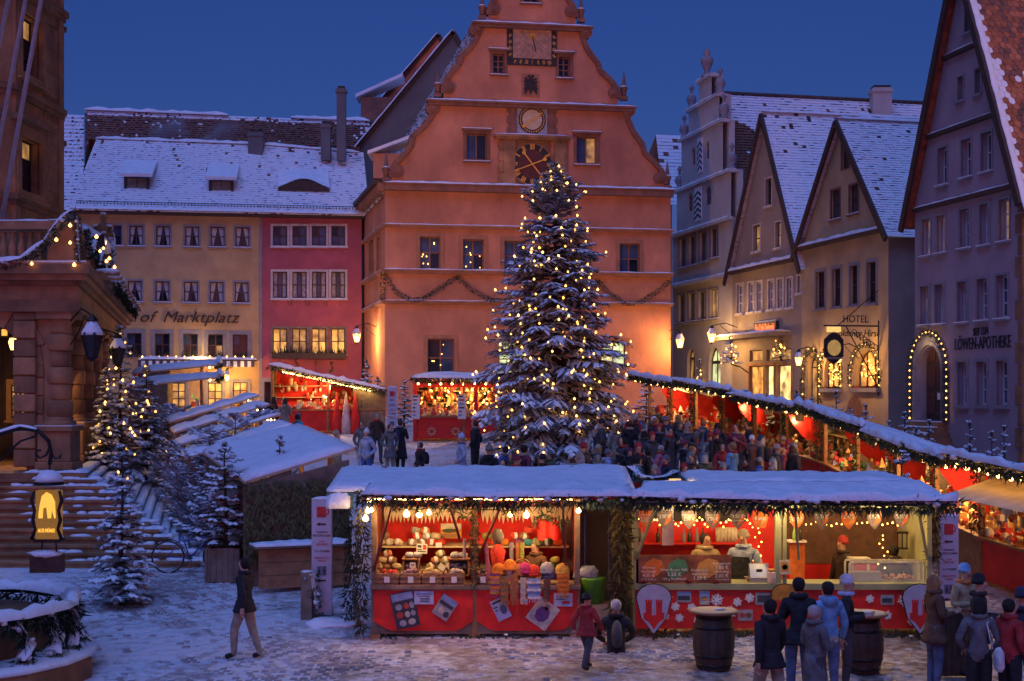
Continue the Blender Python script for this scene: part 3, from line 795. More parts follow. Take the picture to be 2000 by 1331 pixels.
for l_, h in zip(prow, hs):
	a = (h[0][0], h[1][0], h[0][1], h[2][1])
	if l_ == 0: window(pink, yb, *a, 2, 2, brown_f, glasses=[glass_b, glass_b, glass_d, glass_b], sur=trim_lt, sw=.115, sp=.02)
	elif l_ == 1: window(pink, yb, *a, 3, 2, brown_f, glasses=[glass_w, glass_b, glass_w], sur=trim_lt, sw=.115, sp=.02)
	elif l_ == 2: window(pink, yb, *a, 2, 2, brown_f, glasses=[lit_w, lit_w, lit_w, lit_d] if a[0] < hs[9][0][0] - .1 or a[0] > hs[9][0][0] + .1 else [lit_d], sur=wood, sw=.11, sp=.03)
	else: window(pink, yb, *a, 3, 1, wood_dk, glasses=[glass_d, lit_d, glass_d], sur=trim_gry, sw=.2, sill=False)
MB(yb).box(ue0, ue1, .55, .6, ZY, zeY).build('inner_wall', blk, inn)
MB(yb).box(us - .07, us + .07, -.03, .01, ZY, zeY).build('corner_strip', trim_gry, pink)
eY = MB(yb); eY.box(ue0 - .2, us, -.42, .1, zeY - .06, zeY + .16); eY.build('eave', wood_dk, inn)
eY = MB(yb); eY.box(us + .01, ue1 + .3, -.42, .1, zeY - .06, zeY + .16); eY.build('eave', wood_dk, pink)
MB(yb).add([(ue0, 0, ZY), (ue0, 9, ZY), (ue0, 9, zeY), (ue0, 4.4, zeY + 4.3), (ue0, 0, zeY)], [(4, 3, 2, 1, 0)]).build('side_wall', pl_yel, inn)
rz = zeY + 4.35
W = yb.w
pb = lambda s, t: .3 if (t > .92 and math.sin(s * 23 + 1) > .85) or (math.sin(s * 40 + t * 9) > .985 and t > .5) else .0
roof_plane(inn, 'roof', W(ue0 - .3, -.45, zeY + .08), W(us, -.45, zeY + .08), W(us, 4.4, rz), W(ue0 + .45, 4.4, rz + .1), 34, 60, bare=pb, seed=11, rise=.03, jit=.006)
roof_plane(pink, 'roof', W(us, -.45, zeY + .08), W(ue1 + .2, -.45, zeY + .08), W(ue1 + .2, 4.4, rz - .3), W(us, 4.4, rz), 34, 34, bare=pb, seed=12, rise=.03, jit=.006)
MB(yb).add([(ue0, 4.4, rz), (ue1, 4.4, rz), (ue1, 9, zeY), (ue0, 9, zeY)], [(0, 1, 2, 3)]).build('rear_roof', tile, inn)
ribbon_snow(inn, 'ridge_snow', [W(ue0 + .4, 4.4, rz + .02), W(us, 4.4, rz - .05)], .4, .16, seed=5)
ribbon_snow(pink, 'ridge_snow', [W(us, 4.4, rz - .05), W(ue1, 4.4, rz - .33)], .4, .16, seed=6)
ribbon_snow(inn, 'eave_snow', [W(ue0 - .25, -.40, zeY + .13), W(us, -.40, zeY + .13)], .3, .13, seed=15)
ribbon_snow(pink, 'eave_snow', [W(us, -.40, zeY + .13), W(ue1 + .2, -.40, zeY + .13)], .3, .13, seed=16)
for root, a, b in ((inn, ue0, us), (pink, us, ue1)):          # snow guard rail
	mb = MB(yb); n = int((b - a) / .16); zz = zeY + .32
	for k in range(n): x = a + (b - a) * k / n; mb.box(x, x + .025, -.1, -.07, zz, zz + .24)
	mb.box(a, b, -.105, -.065, zz + .22, zz + .25); mb.box(a, b, -.105, -.065, zz + .04, zz + .06); mb.build('snow_guard', black, root)
def shed_dormer(root, fr, u, z, w, h, v):
	mb = MB(fr); mb.box(u - w / 2, u + w / 2, v, v + 1.6, z, z + h).box(u - w / 2 - .04, u - w / 2 + .1, v - .05, v, z, z + h).box(u + w / 2 - .1, u + w / 2 + .04, v - .05, v, z, z + h)
	d = mb.build('dormer', wood_dk, root)
	MB(fr).box(u - w / 2 + .12, u - .02, v - .03, v + .01, z + .08, z + h - .06).build('shutter', wood, d); MB(fr).box(u + .02, u + w / 2 - .12, v - .03, v + .01, z + .08, z + h - .06).build('shutter', wood, d)
	MB(fr).add([(u - w / 2 - .2, v - .3, z + h - .02), (u + w / 2 + .2, v - .3, z + h - .02), (u + w / 2 + .3, v + 1.7, z + h + .95), (u - w / 2 - .1, v + 1.7, z + h + .95), (u - w / 2 - .2, v - .34, z + h + .14), (u + w / 2 + .2, v - .34, z + h + .14), (u + w / 2 + .3, v + 1.7, z + h + 1.12), (u - w / 2 - .1, v + 1.7, z + h + 1.12)], [(0, 1, 5, 4), (4, 5, 6, 7), (3, 2, 1, 0), (1, 2, 6, 5), (0, 4, 7, 3)]).build('dormer_snow', snow, d)
for px, py in ((267, 382), (432, 388)):
	u, z = yb.uz(px, py, .95); shed_dormer(inn, yb, u, z + .30, 1.15, .62, 1.0)
u, z = yb.uz(593, 371, 1.4)
mb = MB(yb); n = 12
pts = [(u - 1.3 + 2.6 * k / n, z + .42 * math.sin(math.pi * k / n) ** 1.5) for k in range(n + 1)]
for k in range(n):
	mb.add([(pts[k][0], 1.0, pts[k][1] + .1), (pts[k + 1][0], 1.0, pts[k + 1][1] + .1), (pts[k + 1][0], 2.9, z + 1.35), (pts[k][0], 2.9, z + 1.35)], [(0, 1, 2, 3)], 0, True)
	mb.add([(pts[k][0], 1.04, z - .12), (pts[k + 1][0], 1.04, z - .12), (pts[k + 1][0], 1.04, pts[k + 1][1] + .05), (pts[k][0], 1.04, pts[k][1] + .05)], [(0, 1, 2, 3)], 1)
mb.build('eyebrow_dormer', [snow, wood_dk], pink)
def chimney(root, x, y, z0, z1, w, m, cap=True, d=None):
	d = d or w
	c = MB().box(x - w / 2, x + w / 2, y - d / 2, y + d / 2, z0, z1).build('chimney', m, root)
	if cap:
		MB().box(x - w / 2 - .06, x + w / 2 + .06, y - d / 2 - .06, y + d / 2 + .06, z1 - .22, z1 - .1).build('chimney_band', m, c)
		MB().box(x - w / 2 + .05, x + w / 2 - .05, y - d / 2 + .05, y + d / 2 - .05, z1, z1 + .12).build('chimney_cap', blk, c)
p = ray(667, 285, 75.5); q = ray(667, 174, 75.5)
chimney(pink, p.x, p.y, p.z - .8, q.z, .46, pl_dk, True)
p = ray(637, 285, 75.6); q = ray(637, 243, 75.6); chimney(pink, p.x, p.y, p.z - .8, q.z, .5, pl_dk)
p = ray(501, 285, 75.6); q = ray(501, 260, 75.6); chimney(inn, p.x, p.y, p.z - .8, q.z, .75, pl_dk)
u0, zt = yb.uz(272, 620); u1, _ = yb.uz(464, 620)
lm = colmat('letter_brown', (.05, .025, .02))
t1 = text('lettering', 'of', .78, yb, yb.uz(285, 619)[0], zt, -.06, lm, inn, shear=.35, spacing=1.0, width=.86)
text('lettering', 'Marktplatz', .80, yb, yb.uz(391, 619)[0], zt, -.06, lm, inn, shear=.35, width=3.75)
text('lettering', 'Gasth', .78, yb, yb.uz(232, 619)[0], zt, -.06, lm, inn, shear=.35, width=1.6)
u0, zz = yb.uz(272, 712); u1, _ = yb.uz(501, 712)
sh_ = MB(yb).box(u0, u1, -.75, -.01, zz + .16, zz + .24).build('pelmet_shelf', wood_dk, inn)
k = 0; x = u0
while x < u1 - .1:
	MB(yb).add([(x, -.75, zz + .16), (x + .17, -.75, zz + .16), (x + .17, -.77, zz - .1), (x + .085, -.775, zz - .15), (x, -.77, zz - .1)], [(4, 3, 2, 1, 0)]).build('scallop', white if k % 2 else colmat('navy_cloth', (.06, .055, .09)), sh_); x += .17; k += 1
ribbon_snow(inn, 'shelf_snow', [yb.w(u0, -.6, zz + .24), yb.w(u1, -.6, zz + .24)], .35, .12, seed=31)
def plant_row(root, fr, u0, u1, v, z, name='window_plants', h=.25, m=None, dens=26):
	mb = MB(fr); m = m or [fir, colmat('berry_red', (.4, .03, .03))]
	for k in range(int((u1 - u0) * dens)):
		u = rr(u0, u1); w = rr(.02, .05); hh = rr(.3, 1) * h; l = rr(-.1, .1)
		mb.add([(u - w, v + rr(-.08, .08), z), (u + w, v + rr(-.08, .08), z), (u + l, v + rr(-.1, .06), z + hh)], [(0, 1, 2)], 0 if R.random() < .8 else 1)
	tag(mb.build(name, m, root), kind='stuff')
for c in (262, 317, 372, 421, 469):
	a, z = yb.uz(c - 13, 697); b, _ = yb.uz(c + 13, 697); plant_row(inn, yb, a, b, -.1, z - .02, h=.42)
a, z = yb.uz(531, 696); b, _ = yb.uz(676, 696)
MB(yb).box(a, b, -.38, -.06, z - .12, z + .14).build('flower_box', wood_dk, pink)
plant_row(pink, yb, a, b, -.25, z + .12, h=.45, m=[fir_y, fir])
mb = MB(yb)
for x in (.35, 1.2, 2.1, 2.9):
	for k in range(5): mb.add([(a + x + rr(-.1, .1), -.04, z - .12 - k * .14), (a + x + .12 + rr(-.1, .1), -.03, z - .14 - k * .14), (a + x + rr(-.05, .15), -.05, z - .3 - k * .14)], [(0, 1, 2)])
mb.build('trailing_plant', fir_y, pink)
a, z = yb.uz(531, 592); b, _ = yb.uz(676, 592)
mb = MB(yb)
for x in (.15, .85, 1.0, 1.7, 1.85, 2.6, 2.75, 3.4): mb.bar((a + x, -.02, z + .1), (a + x, -.18, z + .1), .03); mb.bar((a + x, -.02, z - .14), (a + x, -.16, z + .1), .03)
mb.build('iron_bracket', trim_red, pink)
MB(yb).tube([(ue1 - .12, -.1, ZY), (ue1 - .12, -.1, zeY)], .055, 8).build('downpipe', black, pink)
# ------------------------------------------------------------------ roofs behind
back = thing('long_tiled_house', ray(440, 780, 84), 'long house with brown tiled roof rising behind the yellow inn', 'house')
A, B = ray(166, 330, 80.5), ray(722, 340, 82); C, D = ray(722, 238, 85), ray(166, 216, 83.5)
A.z = B.z = min(A.z, B.z); 
roof_plane(back, 'roof', A, B, C, D, 26, 120, mats=[snow_f, tile_dk, tile], rise=.05, jit=.02, seed=21, bare=lambda s, t: .12 if t > .93 else (.985 if math.sin(s * 9 + 2) * math.sin(t * 6) < .8 else .86))
ribbon_snow(back, 'ridge_snow', [D, D.lerp(C, .5)], .5, .2, seed=22); ribbon_snow(back, 'ridge_snow', [D.lerp(C, .72), C], .5, .2, seed=23)
MB().add([(A.x, A.y, 4.7), (B.x, B.y, 4.7), B, A], [(0, 1, 2, 3)]).add([(A.x, A.y, 4.7), A, D, (D.x, D.y + 4, A.z), (D.x, D.y + 4, 4.7)], [(0, 1, 2, 3, 4)]).build('wall', pl_dk, back)
lh = thing('low_snowy_house', ray(140, 780, 80), 'snowy tiled roof beside the stone tower behind the yellow inn', 'house')
A, B, C, D = ray(60, 330, 82), ray(164, 330, 82), ray(164, 226, 86), ray(60, 222, 86)
roof_plane(lh, 'roof', A, B, C, D, 14, 26, mats=[snow_f, tile_dk, tile], rise=.09, jit=.03, seed=24)
A, B, C, D = ray(60, 412, 74), ray(160, 412, 74), ray(178, 320, 78), ray(60, 318, 78)
roof_plane(lh, 'lower_roof', A, B, C, D, 14, 22, rise=.05, jit=.02, seed=25)
MB().add([(A.x, A.y, 4.7), (B.x, B.y, 4.7), B, A], [(0, 1, 2, 3)]).build('wall', pl_dk, lh)
def back_gable(name, label, pk, le, re, Yd, depth, wm, seed):
	P, Lp, Rp = ray(*pk, Yd), ray(*le, Yd), ray(*re, Yd)
	root = thing(name, (P.x, Yd, 4.8), label, 'house')
	d = DB * depth
	MB().add([(Lp.x, Yd, 4.8), (Rp.x, Yd, 4.8), Rp, P, Lp], [(0, 1, 2, 3, 4)]).build('gable_wall', wm, root)
	o = Vector((0, -.15, .1))
	roof_plane(root, 'roof', Lp + d + o, Lp + o, P + o, P + d + o, 34, 16, seed=seed, bare=lambda s, t: .12)
	roof_plane(root, 'roof', Rp + o, Rp + d + o, P + d + o, P + o, 20, 10, seed=seed)
	MB().bar(Lp + o * .6, P + o * .6, .14, .26).bar(Rp + o * .6, P + o * .6, .14, .26).build('verge_board', wood_dk, root)
	ribbon_snow(root, 'verge_snow', [Lp + o * 1.6, P + o * 1.6], .3, .12, seed=seed)
	return root
bg1 = back_gable('grey_gable_house', 'dark grey gable wall with snow lined slopes behind the orange clock house', (885, 66), (676, 318), (1000, 260), 80, 8, pl_dk, 41)
bg2 = back_gable('brown_gable_house', 'narrow brown gable with snowy roof behind the dark grey gable', (856, 71), (700, 252), (940, 200), 89, 9, pl_org, 42)
p = ray(727, 205, 86)
mb = MB().box(p.x - .6, p.x + 1.2, p.y - .8, p.y + .8, p.z - 1.2, p.z + .3); dm = mb.build('dormer', trim_red, bg2)
MB().add([(p.x - .9, p.y - 1, p.z + .25), (p.x + 1.9, p.y - 1, p.z + 1.5), (p.x + 1.9, p.y + 1, p.z + 1.5), (p.x - .9, p.y + 1, p.z + .25), (p.x - .9, p.y - 1, p.z + .45), (p.x + 1.9, p.y - 1, p.z + 1.7), (p.x + 1.9, p.y + 1, p.z + 1.7), (p.x - .9, p.y + 1, p.z + .45)], [(3, 2, 1, 0), (4, 5, 6, 7), (0, 1, 5, 4), (0, 4, 7, 3)]).build('dormer_snow', snow, dm)
# ------------------------------------------------------------------ right-hand row of houses
VR = .232
rw = lambda Y_: (13.78 - VR * (Y_ - 52.5), Y_)
def row_frame(Yfar): x, y = rw(Yfar); return Frame((x, y), (VR, -1))
ht = row_frame(59.8); HL = math.hypot(VR, 1) * (59.8 - 52.5); zg = G(57) - .3
zeH = ht.uz(1732, 447)[1]; upH, zpH = ht.uz(1645, 238)
def wins(fr, boxes): return [rect(*box_px(fr, b)) for b in boxes]
hb = [(1594, 531, 1611, 601), (1626, 525, 1642, 598), (1660, 519, 1675, 594), (1694, 512, 1711, 591)]
gb = [(1644, 276, 1659, 330), (1623, 371, 1641, 427), (1659, 361, 1677, 416)]
ab = [(1610, 690, 1643, 759), (1671, 684, 1718, 758)]
hh = wins(ht, hb); gg = wins(ht, gb); aa = [arch(*box_px(ht, b), n=12) for b in ab]
dd = [arch(*box_px(ht, (1578, 690, 1602, 800)), n=10)]
hotel = gable_house('cream_hotel', 'cream plastered hotel with pointed gable and two lit arched windows', ht, 0, HL, zg, zeH, upH, zpH, 12, pl_crm, hh + gg + aa + dd, [snow_f, tile_dk, tile_dk], courses=50, cols=70, seed=51, bare=lambda s, t: (.04 if t > .85 and math.sin(s * 47) * math.sin(t * 39) > .2 else .004), sidewall=pl_gry)
for h in hh: window(hotel, ht, h[0][0], h[1][0], h[0][1], h[2][1], 1, 2, brown_f, glass_d, sur=trim_gry, sw=.13, sp=.02, setb=.12, snowy=False)
for k, h in enumerate(gg): window(hotel, ht, h[0][0], h[1][0], h[0][1], h[2][1], 1, 2, wood_dk, colmat('shutter_brown', (.07, .055, .05)), sur=trim_red, sw=.07, sp=.02, setb=.10, sill=k > 0)
def arch_window(root, fr, poly, glass, frame=wood_dk, cols=3, setb=.16, vv=.2):
	us_ = [p[0] for p in poly]; zs_ = [p[1] for p in poly]; u0, u1, z0, z1 = min(us_), max(us_), min(zs_), max(zs_)
	f = MB(fr); n = len(poly)
	for i in range(n):
		(a, b), (c, d) = poly[i], poly[(i + 1) % n]
		cu_, cz_ = (u0 + u1) / 2, (z0 + z1) / 2
		k = .90
		f.prism([(a, b), (c, d), (cu_ + (c - cu_) * k, cz_ + (d - cz_) * k), (cu_ + (a - cu_) * k, cz_ + (b - cz_) * k)], setb, setb + .06)
	for i in range(1, cols):
		u = u0 + (u1 - u0) * i / cols; r_ = (u1 - u0) / 2; zz = z1 - r_ + math.sqrt(max(0, r_ * r_ - (u - u0 - r_) ** 2)) * .97
		f.box(u - .03, u + .03, setb - .01, setb + .05, z0, zz)
	f.box(u0, u1, setb - .005, setb + .045, z1 - (u1 - u0) / 2 - .03, z1 - (u1 - u0) / 2 + .03)
	w = f.build('arched_window', frame, root)
	zt_ = z1 - (u1 - u0) / 2
	for i in range(cols):
		a = u0 + (u1 - u0) * i / cols + .03; b = u0 + (u1 - u0) * (i + 1) / cols - .03
		MB(fr).add([(a, setb + .03, z0), (b, setb + .03, z0), (b, setb + .03, zt_), (a, setb + .03, zt_)], [(0, 1, 2, 3)]).build('pane', glass, w)
	top = [p for p in poly if p[1] >= zt_ - .02]
	MB(fr).add([(p[0], setb + .032, p[1]) for p in top], [tuple(range(len(top)))]).build('pane', glass, w)
	return w
for a in aa:
	w = arch_window(hotel, ht, a, lit_w)
	us_ = [p[0] for p in a]; z0 = min(p[1] for p in a)
	MB(ht).box(min(us_) - .1, max(us_) + .1, -.2, 0, z0 - .16, z0).build('sill', trim_gry, w)
	plant_row(hotel, ht, min(us_), max(us_), -.12, z0, h=.16)
arch_window(hotel, ht, dd[0], lit_d, cols=2)
MB(ht).box(-.1, HL + .1, -.3, -.002, zeH - .1, zeH + .02).build('cornice', wood_dk, hotel)
ribbon_snow(hotel, 'cornice_snow', [ht.w(-.05, -.15, zeH + .015), ht.w(HL, -.15, zeH + .015)], .3, .14, seed=52)
cel = ht.uz(1672, 800)
MB(ht).prism(arch(cel[0] - .75, cel[0] + .55, zg, cel[1] + .5, 8), -.03, .0).build('cellar_door', trim_red, hotel)
bh = row_frame(67.3); BL = math.hypot(VR, 1) * (67.3 - 59.8) - .01; zgB = G(62) - .25
zeB = bh.uz(1567, 502)[1]; upB, zpB = bh.uz(1498, 224)
b1 = [(1495, 349, 1507, 402), (1471, 440, 1485, 491), (1514, 434, 1525, 484)]
b2 = [(1440, 556, 1452, 612), (1462, 553, 1473, 609), (1478, 551, 1489, 607), (1501, 549, 1512, 604), (1519, 546, 1530, 602), (1537, 544, 1548, 600), (1558, 540, 1565, 572)]
b3 = [(1464, 684, 1489, 706), (1497, 682, 1545, 705), (1464, 715, 1492, 790), (1496, 714, 1512, 790), (1518, 713, 1546, 790)]
h1, h2, h3 = wins(bh, b1), wins(bh, b2), wins(bh, b3)
grey = gable_house('grey_cafe_house', 'grey plastered house with steep gable and lit shop front', bh, 0, BL, zgB, zeB, upB, zpB, 13, pl_gry, h1 + h2 + h3, [snow_f, tile_dk, tile_dk], courses=56, cols=70, seed=61, bare=lambda s, t: (.10 if t > .88 and math.sin(s * 53) * math.sin(t * 61) > .1 else (.07 if math.sin(s * 37 + t * 25) > .95 else .006)), sidewall=pl_gry)
for k, h in enumerate(h1): window(grey, bh, h[0][0], h[1][0], h[0][1], h[2][1], 1, 2, wood_dk, glass_d if k == 0 else lit_d, sur=trim_lt, sw=.06, sp=.015)
for h in h2: window(grey, bh, h[0][0], h[1][0], h[0][1], h[2][1], 2, 3, white_f, glass_b, sur=trim_lt, sw=.09, sp=.03, setb=.08, fw=.07)
for k, h in enumerate(h3): window(grey, bh, h[0][0], h[1][0], h[0][1], h[2][1], 2 if k in (1,) else 1, 1, wood, lit_d if k < 2 else (lit_s if k > 2 else lit_w), sill=False, sur=sand if k > 1 else None, sw=.12, setb=.1)
MB(bh).box(-.05, BL, -.3, -.002, zeB - .14, zeB).build('cornice', wood_dk, grey)
ribbon_snow(grey, 'cornice_snow', [bh.w(0, -.15, zeB - .005), bh.w(BL, -.15, zeB - .005)], .3, .16, seed=62)
a, z = bh.uz(1430, 664); b, _ = bh.uz(1547, 661)
MB(bh).box(a, b, -.9, -.01, z - .05, z + .12).build('awning_case', wood, grey)
ribbon_snow(grey, 'awning_snow', [bh.w(a, -.45, z + .115), bh.w(b, -.45, z + .115)], .85, .12, seed=63)
u0, u1, z0, z1 = box_px(bh, (1479, 629, 1522, 652))
sg = thing('cafe_sign', bh.w((u0 + u1) / 2, -.1, z0), 'dark sign box with glowing red cafe letters on the grey house', 'sign')
MB(bh).box(u0, u1, -.16, -.002, z0, z1).build('sign_box', blk, sg)
text('lettering', 'Eis-Café Dolomiti', .35, bh, (u0 + u1) / 2, (z0 + z1) / 2, -.165, M('red_neon', (.5, .05, .03), .5, 0, 1, emit=(1, .16, .05), es=1.6), sg, width=(u1 - u0) * .86, squash=1.3)
ribbon_snow(sg, 'snow', [bh.w(u0, -.09, z1), bh.w(u1, -.09, z1)], .14, .07, seed=64)
p = bh.w(BL * .5, 7.5, 0)
sf = row_frame(75.5); SLh = math.hypot(VR, 1) * (75.5 - 67.3) - .01; zgS = 4.6
zS0 = sf.uz(1430, 424)[1]
steps_px = [((1322, 1428), (1375, 352)), ((1331, 1412), (1372, 253)), ((1345, 1405), (1374, 200)), ((1365, 1390), (1377, 152))]
tiers = []; zlo = zS0
for (xa, xb), (xm, ym) in steps_px:
	z = sf.uz(xm, ym)[1]; tiers.append((max(0, sf.uz(xa, ym)[0]), min(SLh, sf.uz(xb, ym)[0]), zlo, z)); zlo = z
outl = [(0, zgS), (SLh, zgS), (SLh, zS0)]
for a, b, zl, zh in tiers: outl += [(b, zl), (b, zh)]
for a, b, zl, zh in tiers[::-1]: outl += [(a, zh), (a, zl)]
outl += [(0, zS0)]
cl = []
for p_ in outl:
	if not cl or abs(cl[-1][0] - p_[0]) + abs(cl[-1][1] - p_[1]) > 1e-4: cl.append(p_)
outl = cl[:-1] if abs(cl[-1][0] - cl[0][0]) + abs(cl[-1][1] - cl[0][1]) < 1e-4 else cl
ga = [(1343, 377, 1353, 413), (1377, 363, 1389, 401), (1350, 288, 1358, 323), (1377.5, 276, 1385.5, 311)]
sr1 = [(1326, 466, 1341, 522), (1344, 460, 1360, 517), (1365, 453, 1381, 511), (1386, 444, 1403, 503)]
sr2 = [(1324, 576, 1339, 630), (1344, 572, 1358, 626), (1363, 569, 1379, 624), (1385, 564, 1403, 621)]
ga_ = [arch(*box_px(sf, b), n=8) for b in ga]; s1_ = wins(sf, sr1); s2_ = wins(sf, sr2)
gar = [arch(*box_px(sf, b), n=10, pointed=.35) for b in [(1342, 680, 1357, 780), (1384, 678, 1407, 780)]]
pale = thing('pale_stepped_house', sf.w(SLh / 2, 0, zgS), 'pale grey house with stepped Renaissance gable and finials', 'house')
facade(pale, 'front_wall', pl_ltg, sf, outl, ga_ + s1_ + s2_ + gar, .25)
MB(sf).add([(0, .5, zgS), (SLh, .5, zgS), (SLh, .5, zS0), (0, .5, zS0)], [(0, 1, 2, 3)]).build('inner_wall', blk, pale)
MB(sf).add([(SLh, 0, zgS), (SLh, 14, zgS), (SLh, 14, zS0), (SLh, 0, zS0)], [(0, 1, 2, 3)]).add([(0, 0, zgS), (0, 14, zgS), (0, 14, zS0), (0, 0, zS0)], [(3, 2, 1, 0)]).build('side_wall', pl_gry, pale)
for a in ga_: arch_window(pale, sf, a, glass_d, trim_gry, 2, .1)
for k, a in enumerate(gar): arch_window(pale, sf, a, lit_g if k else lit_d, wood_dk, 2)
for h in s1_: window(pale, sf, h[0][0], h[1][0], h[0][1], h[2][1], 2, 1, trim_gry, glass_d, sur=trim_gry, sw=.09, sp=.03, setb=.13, fw=.08)
for k, h in enumerate(s2_): window(pale, sf, h[0][0], h[1][0], h[0][1], h[2][1], 2, 1, trim_gry, glass_d if k < 3 else lit_d, sur=trim_gry, sw=.09, sp=.03, setb=.13, fw=.08)
for a, b, zl, zh in tiers:
	MB(sf).box(a - .12, b + .12, -.16, .35, zh - .14, zh).build('cornice', trim_lt, pale)
	ribbon_snow(pale, 'ledge_snow', [sf.w(a - .1, .05, zh - .005), sf.w(b + .1, .05, zh - .005)], .4, .12, seed=int(zh * 3))
	MB(sf).prism(rect(a, b, zl, zh), .3, .6).build('gable_tier', pl_ltg, pale)
for z in (zS0, sf.uz(1419, 536)[1]):
	MB(sf).box(-.05, SLh, -.22, -.002, z - .14, z).build('cornice', trim_lt, pale)
	ribbon_snow(pale, 'ledge_snow', [sf.w(0, -.1, z - .005), sf.w(SLh, -.1, z - .005)], .22, .09, seed=int(z * 5))
for a, b, zl, zh in tiers[:3]:
	for u in (a + .15, b - .15):
		p = sf.w(u, .1, zh); mb = MB()
		mb.lathe(p, [(.2, 0), (.2, .15), (.12, .2), (.26, .45), (.22, .7), (.07, .8), (.07, 1.0), (.14, 1.1), (.03, 1.28)], 8); mb.build('finial', trim_gry, pale)
		MB().blob(p + Vector((0, 0, .72)), (.17, .17, .08)).build('finial_snow', snow, pale)
p = sf.w(sf.uz(1377, 152)[0], .1, tiers[3][3])
MB().lathe(p, [(.3, 0), (.3, .12), (.14, .2), (.14, .35), (.3, .7), (.32, .95), (.1, 1.05), (.2, 1.2), (.02, 1.5)], 8).build('finial', trim_gry, pale)
for k, b in enumerate([(1358, 366, 1371, 432), (1364, 269, 1373, 338)]):       # chevron panels
	u0, u1, z0, z1 = box_px(sf, b)
	MB(sf).box(u0, u1, -.05, -.002, z0, z1).build('chevron_panel', white, pale)
	n = 6; um = (u0 + u1) / 2; st = (z1 - z0) / n
	for j in range(n - 1):
		zz = z0 + j * st + .05
		MB(sf).prism([(u0, zz), (um, zz + st * .75), (u1, zz), (u1, zz + st * .45), (um, zz + st * 1.2), (u0, zz + st * .45)], -.062, -.048).build('chevron', colmat('chevron_dark', (.06, .055, .08)), pale)
nV = sf.V
um = SLh * .5; zrS = ray(1395, 180, 71.2).z
A = sf.w(SLh + .4, .5, zS0 - .3); D = sf.w(um, .5, zrS); B = A + nV * 16; C = D + nV * 16; B.z = A.z; C.z = D.z
roof_plane(pale, 'roof', A, B, C, D, 46, 90, seed=71, rise=.05, bare=lambda s, t: .97 if (s < .34 - .12 * t and .2 < t < .72 + .06 * math.sin(s * 30) and s > .01) or (.52 < s < .57 and .62 < t < .93) else (.12 if abs(t - .91) < .02 and math.sin(s * 300) > .2 else .0))
A2 = sf.w(-.4, .5, zS0 - .3); roof_plane(pale, 'roof', A2 + nV * 16, A2, D, C, 20, 20, seed=72)
mb = MB(); mb.tube([D + Vector((0, 0, .03)), C + Vector((0, 0, .03))], .12, 6); mb.build('ridge_tiles', tile_dk, pale)
p = ray(1715, 178, 73.5); q = ray(1715, 232, 72.6)
chimney(pale, p.x, 73.0, q.z - .6, p.z, .95, pl_ltg, True, .8)
for px, py in ((1588, 228), (1418, 215), (1478, 256)):
	p = ray(px, py, 72.4); MB().tube([p - Vector((0, 0, .4)), p + Vector((0, 0, .25))], .1, 6).build('vent_pipe', black, pale)
P0, Pl, Pr = ray(1281, 264, 86), ray(1255, 330, 86), ray(1312, 320, 86)
gapb = thing('far_gabled_house', (P0.x, 86, 4.8), 'small far house with snowy roof seen in the gap beside the clock house', 'house')
MB().add([(Pl.x, 86, 4.8), (Pr.x, 86, 4.8), Pr, P0, Pl], [(0, 1, 2, 3, 4)]).build('gable_wall', trim_red, gapb)
nR = Vector((1, .232, 0)).normalized() * 8
roof_plane(gapb, 'roof', ray(1296, 400, 84), ray(1296, 400, 84) + nR, P0 + nR, P0, 20, 24, seed=73, bare=lambda s, t: .05)
# ------------------------------------------------------------------ pharmacy on the far right
VA = .215
apx = lambda Y_: (13.4 + VA * (47.5 - Y_), Y_)
ap = Frame(apx(47.6), (VA, -1)); AL = math.hypot(VA, 1) * (47.6 - 41.35); zgA = G(44.5) - .3
zeA = ap.uz(1790, 402)[1]; upA = AL * .5; zpA = ap.uz(1897, -92)[1]
a1 = [(1885, 15, 1903, 60), (1871, 150, 1882, 195), (1905, 135, 1916, 182), (1832, 289, 1850, 360), (1878, 273, 1897, 345), (1917, 259, 1937, 334)]
a2 = [(1801, 428, 1818, 498), (1830, 421, 1847, 492), (1875, 409, 1894, 483), (1914, 399, 1932, 477), (1952, 389, 1972, 469)]
a3 = [(1798, 560, 1815, 633), (1827, 556, 1844, 631), (1871, 551, 1889, 628), (1909, 545, 1929, 624), (1947, 538, 1969, 620)]
a4 = [(1871, 708, 1889, 791), (1908, 707, 1928, 791), (1947, 705, 1969, 791)]
k1, k2, k3, k4 = (wins(ap, x) for x in (a1, a2, a3, a4))
dr_ = arch(*box_px(ap, (1797, 676, 1842, 824)), n=14)
phar = gable_house('lilac_pharmacy', 'tall grey lilac pharmacy with steep gable and lettered facade', ap, 0, AL, zgA, zeA, upA, zpA, 11, pl_lil, k1 + k2 + k3 + k4 + [dr_], [tile_or, tile_dk, tile_or], over=.3, courses=10, cols=10, seed=81, vsnow=False)
for k, h in enumerate(k1): window(phar, ap, h[0][0], h[1][0], h[0][1], h[2][1], 1, 2, white_f if k > 2 else wood_dk, glass_d, sur=trim_gry, sw=.07, sp=.03, setb=.2, snowy=k > 2)
for k, h in enumerate(k2): window(phar, ap, h[0][0], h[1][0], h[0][1], h[2][1], 2, 3, white_f, lit_d if k in (0, 1, 4) else glass_b, sur=trim_gry, sw=.08, sp=.04, setb=.2, fw=.06)
for h in k3: window(phar, ap, h[0][0], h[1][0], h[0][1], h[2][1], 2, 3, white_f, glass_b, sur=trim_gry, sw=.08, sp=.04, setb=.2, fw=.06)
for h in k4: window(phar, ap, h[0][0], h[1][0], h[0][1], h[2][1], 2, 3, white_f, glass_b, sur=trim_gry, sw=.1, sp=.04, setb=.2, fw=.06, snowy=False)
